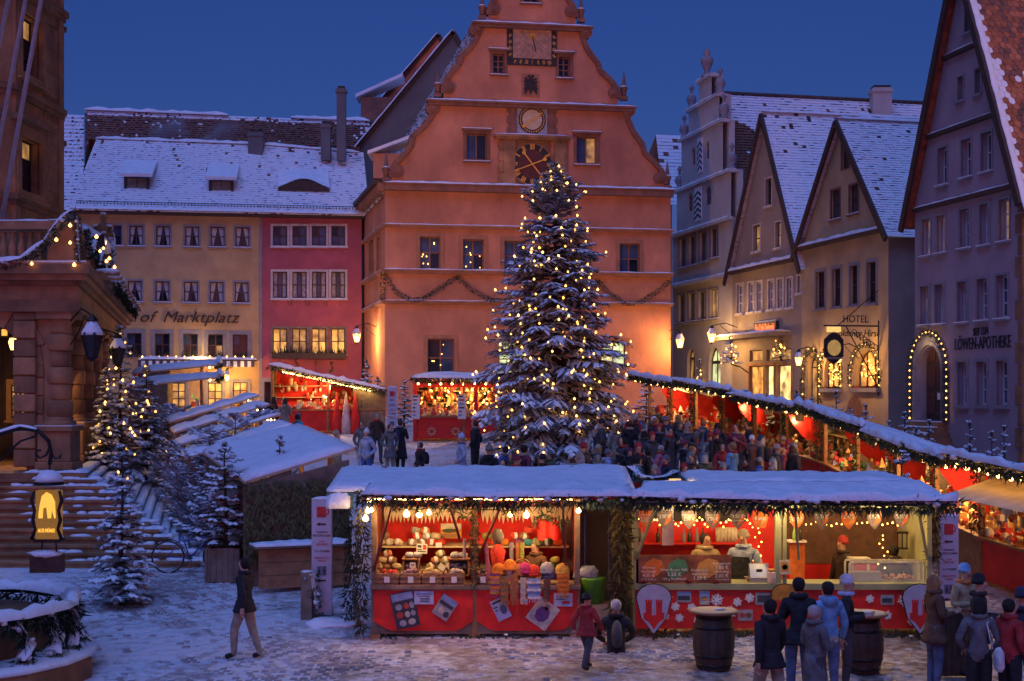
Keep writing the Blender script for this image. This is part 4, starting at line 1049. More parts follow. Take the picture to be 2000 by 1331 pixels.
for (px, py) in ((1795, 407), (1822, 263), (1852, 109)):
	z = ap.uz(px, py)[1]
	w_ = (zpA - z) / (zpA - zeA) * AL / 2 if z > zeA else AL / 2
	MB(ap).box(upA - w_ + .05, upA + w_ - .05, -.14, -.002, z - .13, z).build('string_course', wood_dk, phar)
	ribbon_snow(phar, 'ledge_snow', [ap.w(upA - w_ + .1, -.07, z - .005), ap.w(upA + w_ - .1, -.07, z - .005)], .13, .05, seed=int(z))
us_ = [p[0] for p in dr_]; z0 = min(p[1] for p in dr_)
for k, (g_, vv) in enumerate(((.42, -.05), (.3, -.085), (.16, -.12))):
	n = len(dr_); cu_ = (min(us_) + max(us_)) / 2
	mb = MB(ap)
	for i in range(1, n - 1):
		(a, b), (c, d) = dr_[i], dr_[i + 1]
		f = lambda x, z, g: (x + (1 if x > cu_ else -1) * g * (abs(x - cu_) / ((max(us_) - min(us_)) / 2)), z + (g * max(0, (z - (max(p[1] for p in dr_) - .9)) / .9) if z > z0 else 0))
		lo = g_ - .13
		mb.prism([f(a, b, lo), f(a, b, g_), f(c, d, g_), f(c, d, lo)], vv, 0)
	for x in (min(us_), max(us_)):
		s_ = -1 if x < cu_ else 1
		zt_ = max(p[1] for p in dr_) - (max(us_) - min(us_)) / 2
		mb.box(min(x + s_ * (g_ - .13), x + s_ * g_), max(x + s_ * (g_ - .13), x + s_ * g_), vv, 0, z0, zt_)
	mb.build('portal_moulding', trim_gry, phar)
du0, du1 = min(us_), max(us_); zdt = max(p[1] for p in dr_)
door = MB(ap).prism([(p[0], p[1]) for p in arch(du0 + .02, du1 - .02, z0, zdt - .02, 14)], .22, .27).build('door', wood_dk, phar)
for i in range(2):
	for j in range(3):
		a = du0 + .1 + i * (du1 - du0) / 2; MB(ap).box(a, a + (du1 - du0) / 2 - .2, .19, .225, z0 + .25 + j * .85, z0 + .95 + j * .85).build('door_panel', colmat('door_red_brown', (.10, .035, .025)), door)
u_ = ap.uz(1826, 775)
MB(ap).box(u_[0] - .12, u_[0] + .14, .15, .185, u_[1] - .1, u_[1] + .12).build('door_notice', paper, door)
for k in range(7):
	w_ = .25 * k; z = z0 - .17 * k
	MB(ap).box(du0 - .2 - w_ * .5, du1 + .2 + w_ * .5, -.35 - .3 * k, .2, z - .17, z).build('door_step', sand_dk, phar)
	MB(ap).box(du0 - .15 - w_ * .5, du1 + .15 + w_ * .5, -.33 - .3 * k, -.35 - .3 * k + .31, z, z + .03).build('step_snow', snow, phar)
lm2 = colmat('letter_dark', (.03, .022, .028))
ua, za = ap.uz(1866, 674); ub, zb_ = ap.uz(1975, 668)
text('lettering', 'LÖWEN-APOTHEKE', .5, ap, (ua + ub) / 2, (za + zb_) / 2, -.02, lm2, phar, width=ub - ua, squash=1.05)
ua, za = ap.uz(1902, 650); ub, zb_ = ap.uz(1931, 647)
text('lettering', 'SEIT 1374', .4, ap, (ua + ub) / 2, (za + zb_) / 2, -.02, lm2, phar, width=ub - ua, squash=.85)
for k in range(13):                                              # quoins on the corner
	w_ = .34 if k % 2 else .2
	zq = zeA - .4 - k * .62
	MB(ap).box(AL - w_, AL + .03, -.03, .4, zq - .56, zq).build('quoin', sand_dk, phar)
k1_ = (zpA - zeA) / (AL - upA)
eA = ap.w(AL + .5, -.3, zeA - k1_ * .5 + .12); rA = ap.w(upA, -.3, zpA + .12)
slope = rA - eA; sl = slope.length; sd_ = slope.normalized(); nn = ap.V.cross(sd_); nn = nn if nn.y < 0 else -nn
tm = MB(); tw, th = .19, .36
prof = [(-tw / 2, th * .98), (-tw / 2, .06), (-tw * .25, .015), (0, 0), (tw * .25, .015), (tw / 2, .06), (tw / 2, th * .98)]
tm.add([(x, y, .012 + (th - y) * .06) for x, y in prof] + [(x, y, -.006 + (th - y) * .06) for x, y in prof], [tuple(range(7)), tuple(range(13, 6, -1))] + [(i, i + 7, (i + 1) % 7 + 7, (i + 1) % 7) for i in range(7)])
TILE = [mesh_of(tm, 'roof_tile', m_) for m_ in (tile_or, tile_or, tile, colmat('tile_light', (.42, .15, .07)))]
TILES = tm.mesh('roof_tile'); TILES.materials.append(snow_f)
rest = MB(); cnt = 0
rowsn = int(sl / .2)
rm = Matrix((ap.V, sd_, nn)).transposed()
rot = rm.to_euler()
for j in range(rowsn):
	for i in range(46):
		base = eA + sd_ * (j * .2) + ap.V * (.12 + i * .2 + (.1 if j % 2 else 0)) + nn * .06
		px = CX + FPX * base.x / base.y; py = HY - FPX * (base.z - CAMZ) / base.y
		vis = px < 2010 and -25 < py < 350
		sn = i < 1 + (1 if math.sin(j * .31 + 1) > .4 else 0) or (R.random() < .06 and math.sin(j * .4 + i) > 0)
		if vis and cnt < 300 and px < 2002:
			inst('roof_tile', TILES if sn else TILE[R.randrange(4)], base, phar, rot); cnt += 1
		else:
			b0 = len(rest.v)
			q = lambda x, y, z: base + ap.V * x + sd_ * y + nn * z
			rest.add([q(-tw / 2, .0, .03), q(tw / 2, .0, .03), q(tw / 2, th, .01), q(-tw / 2, th, .01)], [(0, 1, 2, 3)], 1 if sn else 0)
tag(rest.build('roof_tiles', [tile_or, snow_f], phar), kind='stuff')
ribbon_snow(phar, 'verge_snow', [eA + ap.V * .1 + nn * .08, rA + ap.V * .1 + nn * .08], .22, .07, seed=85)
# ------------------------------------------------------------------ town hall on the left: steps, arcade, balcony, tower
DS = -.225
Yf, Xc = 34.5, -10.6
ZP = 4.03                                              # arcade floor
hall = thing('town_hall', (-13, 36, ZP), 'brown sandstone town hall with rusticated columns, balcony and stair tower', 'building')
stairs = thing('stone_stairs', (-9, 30, G(29.7)), 'wide sandstone steps half under snow leading up to the arcade', 'stairs')
nst = 13; rise = (ZP - G(29.7)) / nst
for k in range(nst):
	y = 29.7 + .32 * k; xr = -6.5 - .287 * k; z1 = G(29.7) + rise * (k + 1); ln = 26 - .3 * k
	plan = [(-22, y), (xr, y), (xr + DS * ln, y + ln), (-22, y + ln)]
	mb = MB(); mb.slab(plan, z1 - rise - (.6 if k == 0 else .002), z1 - .02)
	mb.slab([(-22, y - .03), (xr + .03, y - .03), (xr + .03 + DS * ln, y + ln), (-22, y + ln)], z1 - .05, z1 - .001)
	st = mb.build('step', sand_dk if k % 2 else sand, stairs)
	sn = MB(); n = int(ln / .5)
	d = Vector((DS, 1, 0)).normalized()
	vs_, fs_ = [], []
	for i in range(n + 1):
		p = Vector((xr, y, 0)) + Vector((DS, 1, 0)) * (ln * i / n)
		h_ = rr(.03, .07) * (0 if i in (0,) else 1) + .004
		vs_ += [(p.x + .02, p.y, z1), (p.x + .0, p.y, z1 + h_), (p.x - .14, p.y, z1 + h_ * 1.2), (p.x - .30, p.y, z1 + h_)]
	for i in range(n):
		for q in range(3): fs_.append((i * 4 + q, i * 4 + q + 1, i * 4 + 5 + q, i * 4 + 4 + q))
	sn.add(vs_, fs_, 0, True)
	x = xr
	while x > -13:                                     # drifts on the front treads
		dens = .9 if x > xr - 1.5 else (.4 if x > xr - 2.8 else .03)
		if R.random() < dens: sn.blob((x, y + rr(.16, .22), z1), (rr(.1, .26), rr(.07, .12), rr(.03, .08)), jit=.3, seg=7)
		x -= rr(.14, .3)
	sn.build('step_snow', snow_f, st)
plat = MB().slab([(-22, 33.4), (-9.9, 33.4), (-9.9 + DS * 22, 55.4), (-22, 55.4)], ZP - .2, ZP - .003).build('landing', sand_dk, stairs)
rf = Frame((0, Yf), (1, 0)); rs = Frame((Xc, Yf), (DS, 1))
zA0, zA1 = 7.85, 8.95
hole = arch(rf.uz(-117, 700)[0], rf.uz(52, 700)[0], ZP, rf.uz(0, 631)[1], 14)
hole2 = arch(rf.uz(-420, 700)[0], rf.uz(-230, 700)[0], ZP, rf.uz(0, 631)[1], 14)
facade(hall, 'arcade_wall', sand, rf, rect(-22, Xc - .3, ZP, zA0), [hole, hole2], .7)
sh = [arch(.8 + 4 * k + .3, 4.2 + 4 * k - .1, ZP, 7.2, 12) for k in range(5)]
facade(hall, 'arcade_wall', sand, rs, rect(.3, 22, ZP, zA0), sh, .7, v=.35)
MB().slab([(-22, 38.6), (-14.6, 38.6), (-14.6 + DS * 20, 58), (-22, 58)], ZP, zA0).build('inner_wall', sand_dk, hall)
cxA = (hole[0][0] + hole[1][0]) / 2; rA_ = (hole[1][0] - hole[0][0]) / 2; zs_ = max(p[1] for p in hole) - rA_
for k in range(9):
	a0, a1 = math.pi * k / 9 + .01, math.pi * (k + 1) / 9 - .01; r1 = rA_ + (.55 if k % 2 else .42)
	MB(rf).prism([(cxA + rA_ * math.cos(a0), zs_ + rA_ * math.sin(a0)), (cxA + r1 * math.cos(a0), zs_ + r1 * math.sin(a0)), (cxA + r1 * math.cos(a1), zs_ + r1 * math.sin(a1)), (cxA + rA_ * math.cos(a1), zs_ + rA_ * math.sin(a1))], -.05, .3).build('voussoir', sand if k % 2 else sand_dk, hall)
zj = ZP + .05; k = 0
while zj < zs_ - .1:                                   # jamb blocks beside the arch
	h_ = .44
	MB(rf).box(hole[1][0] + .0, hole[1][0] + .42, -.045 - .02 * (k % 2), .3, zj, min(zj + h_ - .02, zs_)).build('jamb_block', sand_dk if k % 2 else sand, hall, bev=.02)
	zj += h_; k += 1
ifr = Frame((0, 38.6), (1, 0))
u0, u1, z0, z1 = box_px(ifr, (24, 752, 51, 815)); window(hall, ifr, u0, u1, z0, z1, 3, 5, black, lit_d, sur=sand_dk, sw=.15, setb=-.08, fw=.03, snowy=False)
u0, u1, z0, z1 = box_px(ifr, (-30, 640, 20, 660)); window(hall, ifr, u0, u1, z0, z1, 3, 1, black, lit_w, setb=-.08, sill=False)
CAPZ = zA0
def column(px, py, first=False):
	ped = hall
	MB().box(px - .45, px + .45, py - .45, py + .45, ZP, ZP + .22).box(px - .4, px + .4, py - .4, py + .4, ZP + .22, ZP + .95).box(px - .47, px + .47, py - .47, py + .47, ZP + .95, ZP + 1.08).build('pedestal', sand, hall, bev=.02)
	MB().box(px - .45, px + .45, py - .45, py + .45, ZP + 1.08, ZP + 1.10).build('pedestal_snow', snow_f, hall)
	MB().lathe((px, py, ZP + 1.08), [(.40, 0), (.42, .06), (.38, .12), (.34, .14), (.36, .19), (.30, .24)], 14).build('column_base', sand, hall)
	z = ZP + 1.3; k = 0
	while z < CAPZ - .55:
		h_ = min(.40, CAPZ - .5 - z); w_ = .34 if k % 2 == 0 else .29
		w_ *= 1 - .03 * k / 4
		MB().lathe((px, py, z), [(w_ - .03, 0), (w_, .03), (w_, h_ - .035), (w_ - .03, h_ - .005)], 16).build('column_drum', sand if k % 3 else sand_dk, hall)
		z += h_; k += 1
	MB().lathe((px, py, CAPZ - .52), [(.28, 0), (.31, .08), (.29, .13), (.29, .24), (.40, .36)], 14).build('capital', sand, hall)
	MB().box(px - .43, px + .43, py - .43, py + .43, CAPZ - .165, CAPZ).build('abacus', sand, hall)
for k in range(5): column(-10.98 + DS * 4 * k, 34.75 + 4 * k)
zj = ZP + .1; k = 0                                     # corner pier of blocks beside the first column
while zj < zA0 - .05:
	MB(rf).box(-11.95, -11.42, -.16 - .025 * (k % 2), .3, zj, min(zj + .42, zA0 - .01)).build('pier_block', sand if k % 2 else sand_dk, hall, bev=.025)
	zj += .44; k += 1
def pslab(o, z0, z1, name='entablature', m=sand, ln=23):
	return MB().slab([(-22, Yf - o), (Xc + o, Yf - o), (Xc + o + DS * ln, Yf + ln), (-22, Yf + ln)], z0, z1).build(name, m, hall)
for k, (o, a, b) in enumerate(((.25, zA0, zA0 + .28), (.20, zA0 + .28, zA0 + .62), (.32, zA0 + .62, zA0 + .74), (.48, zA0 + .74, zA0 + .88), (.60, zA0 + .88, zA1), (.54, zA1, zA1 + .05))):
	pslab(o, a, b - .002, 'entablature', sand if k % 2 else sand_dk)
pslab(.5, zA1 + .05, zA1 + .10, 'ledge_snow', snow)
zb0, zb1 = zA1 + .12, 10.02
BAL = mesh_of(MB().lathe((0, 0, 0), [(.085, 0), (.085, .06), (.05, .1), (.095, .25), (.10, .33), (.05, .52), (.045, .58), (.075, .64), (.08, .70)], 10), 'baluster', sand)
MB(rf).box(-22, Xc + .1, -.22, .1, zA1 + .02, zb0).build('balustrade_plinth', sand, hall)
MB(rf).box(-22, Xc + .14, -.26, .14, zb1 - .2, zb1).build('handrail', sand, hall)
ribbon_snow(hall, 'rail_snow', [(-22, Yf - .06, zb1 - .01), (Xc + .1, Yf - .06, zb1 - .01)], .36, .06, seed=91)
k = 0; x = Xc - .75
while x > -13.5: inst('baluster', BAL, (x, Yf - .06, zb0), hall); x -= .215; k += 1
MB(rf).box(Xc - .5, Xc + .16, -.3, .34, zA1 + .02, zb1 + .02).build('corner_pedestal', sand, hall, bev=.03)
for t in range(2, 60):
	y = t * .36
	if t % 10 == 0: MB(rs).box(y - .25, y + .25, -.16, .3, zA1 + .02, zb1 + .02).build('pedestal', sand, hall, bev=.02)
	else:
		p = rs.w(y, .05, zb0); inst('baluster', BAL, p, hall)
MB(rs).box(.35, 22, -.12, .22, zb1 - .2, zb1 - .004).build('handrail', sand, hall)
ribbon_snow(hall, 'rail_snow', [rs.w(.3, .05, zb1 - .01), rs.w(22, .05, zb1 - .01)], .34, .12, seed=92)
MB(rs).box(.35, 22, -.14, .12, zA1 + .02, zb0 - .003).build('balustrade_plinth', sand, hall)
for t in range(12):                                     # snow-laden bracket boards along the receding cornice
	y = 2.5 + t * 1.55
	MB(rs).box(y, y + .22, -1.0, -.3, zA1 + .0, zA1 + .10).build('cornice_bracket', sand, hall)
	p = rs.w(y + .11, -.68, zA1 + .10); MB().blob(p, (.38, .16, .09)).build('bracket_snow', snow, hall)
V1 = Vector((-13.2, 42.0, 0)); V0 = Vector((-13.36, 38.35, 0)); s_ = 3.65
dirs = []
d = (V1 - V0).normalized(); pts = [V0.copy()]
for k in range(7):
	pts.append(pts[-1] + d * s_); d = Matrix.Rotation(rad(45), 3, 'Z') @ d
zT0, zT1 = zA1, 24.0
tw_ = Frame(V0, V1 - V0)
tb = [(37, 32, 76, 150), (35, 272, 77, 378), (38, -190, 76, -80)]
th_ = [rect(*box_px(tw_, b)) for b in tb]
facade(hall, 'tower_wall', sand, tw_, rect(0, s_, zT0, zT1), th_, .35)
mbt = MB()
for k in range(1, 8):
	a, b = pts[k], pts[(k + 1) % 8]
	mbt.add([(a.x, a.y, zT0), (b.x, b.y, zT0), (b.x, b.y, zT1), (a.x, a.y, zT1)], [(0, 1, 2, 3)])
mbt.build('tower_wall', sand, hall)
c8 = sum(pts, Vector()) / 8
def oct_band(o, z0, z1, m=sand_dk):
	MB().slab([((p.x - c8.x) * (1 + o / 4.7) + c8.x, (p.y - c8.y) * (1 + o / 4.7) + c8.y) for p in pts], z0, z1).build('tower_band', m, hall)
for (px, py, o) in ((100, 10, .22), (100, 205, .16), (100, 405, .2)):
	z = tw_.uz(px, py)[1]; oct_band(o, z - .16, z); oct_band(o * .6, z - .3, z - .161)
for h in th_:
	w = window(hall, tw_, h[0][0], h[1][0], h[0][1], h[2][1], 2, 3, wood_dk, glasses=[lit_d, glass_d, lit_d, glass_d, lit_d, lit_d], sur=sand, sw=.3, sp=.12, setb=.24, snowy=False)
	MB(tw_).box(h[0][0] - .5, h[1][0] + .5, -.34, 0, h[2][1] + .34, h[2][1] + .5).box(h[0][0] - .42, h[1][0] + .42, -.2, 0, h[2][1] + .29, h[2][1] + .34).build('hood', sand_dk, w)
	f2 = Frame(pts[1], pts[2] - pts[1]); MB(f2).box(.5, s_ - .5, -.4, 0, h[2][1] + .34, h[2][1] + .5).build('hood', sand_dk, hall)
	f3 = Frame(pts[7], pts[0] - pts[7])
	MB(f3).box(1.0, s_ - .7, -.14, 0, h[0][1] - .1, h[2][1] + .3).box(.7, s_ - .35, -.36, 0, h[2][1] + .34, h[2][1] + .5).build('surround', sand_dk, hall)
	MB(f3).box(1.3, s_ - 1.0, -.16, -.1, h[0][1], h[2][1]).build('blind_panel', glass_d, hall)
mb = MB(tw_)                                           # corner pilaster strips
for u in (.0, s_ - .36): mb.box(u, u + .36, -.08, 0, zT0, zT1)
mb.build('pilaster', sand, hall)
for z_ in range(22):                                   # ashlar courses on the visible face, alternately proud
	z = zT0 + z_ * .68
	for u0, u1 in ((.38, h[0][0] - .33), (h[1][0] + .33, s_ - .38)):
		if u1 - u0 > .1: MB(tw_).box(u0, u1, -.012 - .01 * (z_ % 3), 0, z + .01, z + .66).build('ashlar_block', sand_dk if (z_ * 3) % 4 == 1 else sand, hall)
MB().lathe((-13.6, 43.5, 10.2), [(1.4, 0), (1.4, .25), (1.2, .5), (.7, .8), (.05, .95)], 14).build('bay_roof_snow', snow, hall)
for fi, (xa, ya, xb, yb2) in enumerate(((4, 425, 82, -10), (-6, 300, 52, -10), (-8, 115, 18, -10))):
	a = ray(xa, ya, 35.2); b = ray(xb, yb2, 33.6)
	if a.z > 10.2: k = (10.1 - a.z) / (b.z - a.z); a = a + (b - a) * k
	fp = thing('flagpole', a, ['slim grey flagpole crossing the lower tower window', 'slim grey flagpole crossing only the upper tower window', 'slim grey flagpole rising at the edge of the tower'][fi], 'flagpole', 'flagpoles on the balcony')
	MB().tube([a, b, b + (b - a) * .15], [.055, .05, .045], 10).build('pole', pole_m, fp)
	MB().lathe(b + (b - a) * .15, [(.05, 0), (.09, .05), (.09, .1), (.02, .16)], 8).build('ball_tip', gold, fp)
sp_ = rs.w(13.7, .05, zb1)
stt = thing('statue', sp_, 'snow dusted stone figure standing on the receding balustrade', 'statue')
mb = MB(); mb.box(sp_.x - .3, sp_.x + .3, sp_.y - .3, sp_.y + .3, zb1, zb1 + .12)
mb.build('plinth', sand_dk, stt)
mb = MB(); z = zb1 + .1
mb.tube([(sp_.x, sp_.y, z), (sp_.x + .05, sp_.y, z + .5), (sp_.x - .02, sp_.y, z + .95), (sp_.x, sp_.y, z + 1.3), (sp_.x + .02, sp_.y, z + 1.42), (sp_.x + .02, sp_.y, z + 1.5), (sp_.x + .02, sp_.y, z + 1.62), (sp_.x + .02, sp_.y, z + 1.72)], [.30, .24, .2, .24, .12, .07, .12, .05], 10)
mb.tube([(sp_.x - .22, sp_.y, z + 1.3), (sp_.x - .36, sp_.y - .1, z + 1.02), (sp_.x - .2, sp_.y - .25, z + .85)], [.08, .07, .05], 7)
mb.tube([(sp_.x + .22, sp_.y, z + 1.3), (sp_.x + .34, sp_.y - .1, z + 1.0), (sp_.x + .1, sp_.y - .28, z + 1.05)], [.08, .07, .05], 7)
mb.tube([(sp_.x + .15, sp_.y - .2, z), (sp_.x + .2, sp_.y - .2, z + .3), (sp_.x + .2, sp_.y - .2, z + .62), (sp_.x + .2, sp_.y - .2, z + .75)], [.12, .14, .09, .02], 8)
mb.build('figure', sand_dk, stt)
mb = MB()
for q in ((0, .02, 1.76, .11), (-.22, -.05, 1.34, .12), (.22, -.05, 1.34, .12), (-.22, -.24, .9, .1), (.1, -.24, 1.1, .1), (.2, -.2, .72, .1), (.0, -.2, .5, .12)): mb.blob((sp_.x + q[0], sp_.y + q[1], z + q[2]), (q[3], q[3], .05))
mb.build('snow', snow, stt)
def floodlight(loc, aim, watts, size, label, mast=None, blend=.6):
	f = thing('floodlight', loc, label, 'floodlight')
	L = Vector(loc); d = (Vector(aim) - L).normalized(); a = d.cross(Vector((0, 0, 1))).normalized(); u = a.cross(d)
	mb = MB(); vs_ = []
	for t, w_, h_ in ((-.22, .14, .10), (.0, .28, .2)):
		for i, j in ((-1, -1), (1, -1), (1, 1), (-1, 1)): vs_.append(L + d * t + a * (w_ * i) + u * (h_ * j))
	mb.add(vs_, [(3, 2, 1, 0), (0, 1, 5, 4), (1, 2, 6, 5), (2, 3, 7, 6), (3, 0, 4, 7)]); mb.build('housing', blk, f)
	MB().add([L - d * .01 + a * (.26 * i) + u * (.18 * j) for i, j in ((-1, -1), (1, -1), (1, 1), (-1, 1))], [(0, 1, 2, 3)]).build('lens', lant_g, f)
	ribbon_snow(f, 'snow', [L - d * .2 + u * .12, L + u * .2], .36, .08, seed=3, step=.1)
	m_ = MB()
	if mast: m_.tube([L - d * .2, (L.x, L.y, mast)], .06, 8)
	else: m_.tube([L - d * .12, (L.x, L.y, L.z - .5)], .03, 6)
	m_.build('stand', black, f)
	ld = bpy.data.lights.new('flood_lamp', 'SPOT'); ld.energy = watts; ld.color = (1.0, .50, .20); ld.spot_size = size; ld.spot_blend = blend; ld.shadow_soft_size = .25
	lo = bpy.data.objects.new('flood_lamp', ld); COL.objects.link(lo); lo.parent = f
	lo.location = d * .05
	lo.rotation_euler = d.to_track_quat('-Z', 'Y').to_euler()
	return f
fl = rs.w(8.6, -.1, 10.45)
floodlight(fl, cb.w(UW * .52, 0, 13.5), 7600, rad(62), 'black floodlight with snow on top, on the balcony beside the statue')
floodlight((26, 20, 17), (16.5, 43, 16), 5000, rad(38), 'black floodlight on a tall mast beyond the pharmacy', mast=G(20))
# ------------------------------------------------------------------ conifers, garlands, strings of lights
def twig(nb, sb, p, d, ln, rn, snowp, nl, steps=5, up=Vector((0, 0, 1)), sth=1.0):
	"""needled spray: serrated frond plus a hump of snow on top"""
	d = d.normalized(); a = d.cross(up)
	if a.length < .1: a = d.cross(Vector((1, 0, 0)))
	a.normalize(); n = a.cross(d)
	for i in range(steps):
		t = (i + .3) / steps; q = p + d * (ln * t) - Vector((0, 0, ln * .22 * t * t))
		w = nl * (1.15 - .6 * t)
		f = d * w * .75
		for s_ in (-1, 1):
			nb.add([q - d * (.42 * ln / steps), q + d * (.42 * ln / steps), q + f + a * (s_ * w) + n * rn.uniform(-.25, .25) * w], [(0, 1, 2)])
		nb.add([q - d * (.35 * ln / steps), q + d * (.35 * ln / steps), q + f + n * w * rn.uniform(-.95, .8)], [(0, 1, 2)])
	if rn.random() < snowp:
		w = nl * rn.uniform(.55, 1.0) * sth; h = nl * rn.uniform(.3, .6) * sth; vs_ = []; m = 3
		e0 = rn.uniform(0, .2); e1 = rn.uniform(.75, 1.02)
		for i in range(m + 1):
			t = e0 + (e1 - e0) * i / m; q = p + d * (ln * t) - Vector((0, 0, ln * .22 * t * t)) + n * nl * .12
			k = .5 if i in (0, m) else rn.uniform(.8, 1.15)
			vs_ += [q - a * w * k, q + Vector((0, 0, h * k)) - a * w * .3 * k, q + Vector((0, 0, h * k)) + a * w * .35 * k, q + a * w * k]
		fs_ = []
		for i in range(m):
			for j in range(3): fs_.append((i * 4 + j, i * 4 + j + 1, i * 4 + j + 5, i * 4 + j + 4))
		sb.add(vs_, fs_, 0, True)
def conifer_parts(h, r, seed, whorls=14, nbr=7, twigs=8, snowp=.75, nl=.07, base=.08, droop=.35, power=.85, lean=(0, 0), trunk=.03, gap=0.0, sth=1.0, fine=1.0):
	rn = random.Random(seed)
	nb, sb, tb = MB(), MB(), MB(); tips = []
	tr = h * trunk * .5 + .015
	ax = lambda z: Vector((lean[0] * z / h + .02 * math.sin(z * 3 + seed), lean[1] * z / h, z))
	tb.tube([ax(h * k / 6) for k in range(7)], [tr * (1 - k / 6.3) + .006 for k in range(7)], 7)
	for w in range(whorls):
		t = base + (1 - base) * ((w + .5) / whorls) ** .93
		z = h * t; L0 = r * (1 - t) ** power + .025 * r; L0 *= min(1, .12 + (1 - t) / .11)
		m = max(3, int(nbr * (1 - t * .45)))
		off_ = rn.uniform(0, 6.28)
		for b in range(m):
			if rn.random() < gap: continue
			az = off_ + 6.283 * b / m + rn.uniform(-.3, .3); L = L0 * rn.uniform(.62, 1.14)
			out = Vector((math.cos(az), math.sin(az), 0)); zz = z + rn.uniform(-.5, .5) * h / whorls
			dr = droop * (1 - t * .9) * rn.uniform(.7, 1.3)
			pos = lambda s: ax(zz) + out * (L * s) + Vector((0, 0, L * (.16 * s - dr * s * s + .10 * max(0, s - .7)) + (.35 * L * s if t > .82 else 0)))
			tb.tube([pos(0), pos(.5), pos(1)], [tr * .3 * (1 - t) + .006, tr * .2 * (1 - t) + .005, .003], 4, cap=False)
			n = max(3, int(twigs * (.35 + .65 * L / r)))
			for k in range(n):
				s = .18 + .82 * (k + .5) / n; p = pos(s); tg = (pos(min(1, s + .05)) - pos(s - .05)).normalized()
				ln = (.42 * L * (1 - s) + .16 * r * .6 / fine + .03) * rn.uniform(.6, 1.25)
				for s_ in (-1, 1):
					d = Matrix.Rotation(s_ * rn.uniform(.6, 1.1), 3, 'Z') @ tg; d.z += rn.uniform(-.25, .05)
					twig(nb, sb, p, d, ln, rn, snowp, nl, 4 if ln < .2 else 7, sth=sth)
			twig(nb, sb, pos(.75), (pos(1) - pos(.75)), L * .33, rn, min(1, snowp + .1), nl, 5, sth=sth)
			tips.append((pos(1.0), out, t)); tips.append((pos(rn.uniform(.45, .9)) + Vector((0, 0, .05)), out, t))
	for k in range(5):
		twig(nb, sb, ax(h * (.93 + .014 * k)), Vector((math.cos(k * 2.4) * .4, math.sin(k * 2.4) * .4, 1)), h * .035 + .05, rn, .2, nl * .8, 4)
	twig(nb, sb, ax(h * .97), Vector((0, 0, 1)), h * .05 + .06, rn, 0, nl * .6, 5)
	return nb, sb, tb, tips
def place(nb, o):
	for v in nb.v: v += o
def conifer(name, label, loc, h, r, seed, group=None, needle=fir, cat='tree', **kw):
	t = thing(name, loc, label, cat, group)
	nb, sb, tb, tips = conifer_parts(h, r, seed, **kw)
	o = Vector(loc)
	for m in (nb, sb, tb): place(m, o)
	tb.build('trunk', bark, t)
	tag(nb.build('crown', needle, t), kind=None)
	if sb.v: tag(sb.build('snow', snow_f, t), kind='stuff')
	return t, [(p + o, d, q) for p, d, q in tips]
def light_string(label, loc, pts, mesh=None, scale=1.0, group=None, wire=None, name='light_string'):
	s = thing(name, loc, label, 'lights', group)
	for p in pts:
		inst('bulb', mesh or BULB, p, s, scale=(scale * rr(.78, 1.18),) * 3)
	if wire:
		MB().tube(wire, .008, 4, cap=False).build('cable', black, s)
	return s
def garland(label, path, r=.13, snowh=.12, seed=1, parent=None, needle=fir, nl=.10, dens=1.0, name='fir_garland', hang=0.0, group=None):
	rn = random.Random(seed); path = [Vector(p) for p in path]
	g = parent or thing(name, path[0], label, 'garland', group)
	nb = MB(); P = [path[0]]
	for a, b in zip(path, path[1:]):
		n = max(1, int((b - a).length / .1)); P += [a.lerp(b, i / n) for i in range(1, n + 1)]
	for i, p in enumerate(P):
		d = (P[min(i + 1, len(P) - 1)] - P[max(0, i - 1)]).normalized(); a = d.cross(Vector((0, 0, 1)))
		a = a.normalized() if a.length > .05 else Vector((1, 0, 0)); b = a.cross(d)
		for k in range(int(20 * dens)):
			t = rn.uniform(0, 6.283); rad_ = r * rn.uniform(.2, 1.0)
			o = a * math.cos(t) + b * math.sin(t); q = p + d * rn.uniform(-.06, .06) + o * rad_ * .7 - Vector((0, 0, r * .25 if snowh else 0))
			dr = (o * rn.uniform(.4, 1) + d * rn.uniform(-1, 1) + Vector((0, 0, -hang))).normalized(); sd_ = dr.cross(Vector((rn.random(), rn.random(), rn.random()))).normalized() * nl * .16
			nb.add([q - sd_, q + sd_, q + dr * nl * rn.uniform(.7, 1.5)], [(0, 1, 2)])
	nb.build('fir_sprays', needle, g)
	if snowh:
		ribbon_snow(g, 'snow', [p + Vector((0, 0, r * .38)) for p in P[::2] + [P[-1]]], r * 1.5, snowh, snow_f, seed + 1, .13, .55)
		sb = MB()
		for p in P:
			if rn.random() < .4:
				k = rn.uniform(.4, 1.1); sb.blob(p + Vector((rn.uniform(-.06, .06), rn.uniform(-1, .2) * r, r * rn.uniform(-.1, .4))), (.075 * k, .06 * k, .045 * k), jit=.35)
		tag(sb.build('snow_clumps', snow_f, g), kind='stuff')
	return g
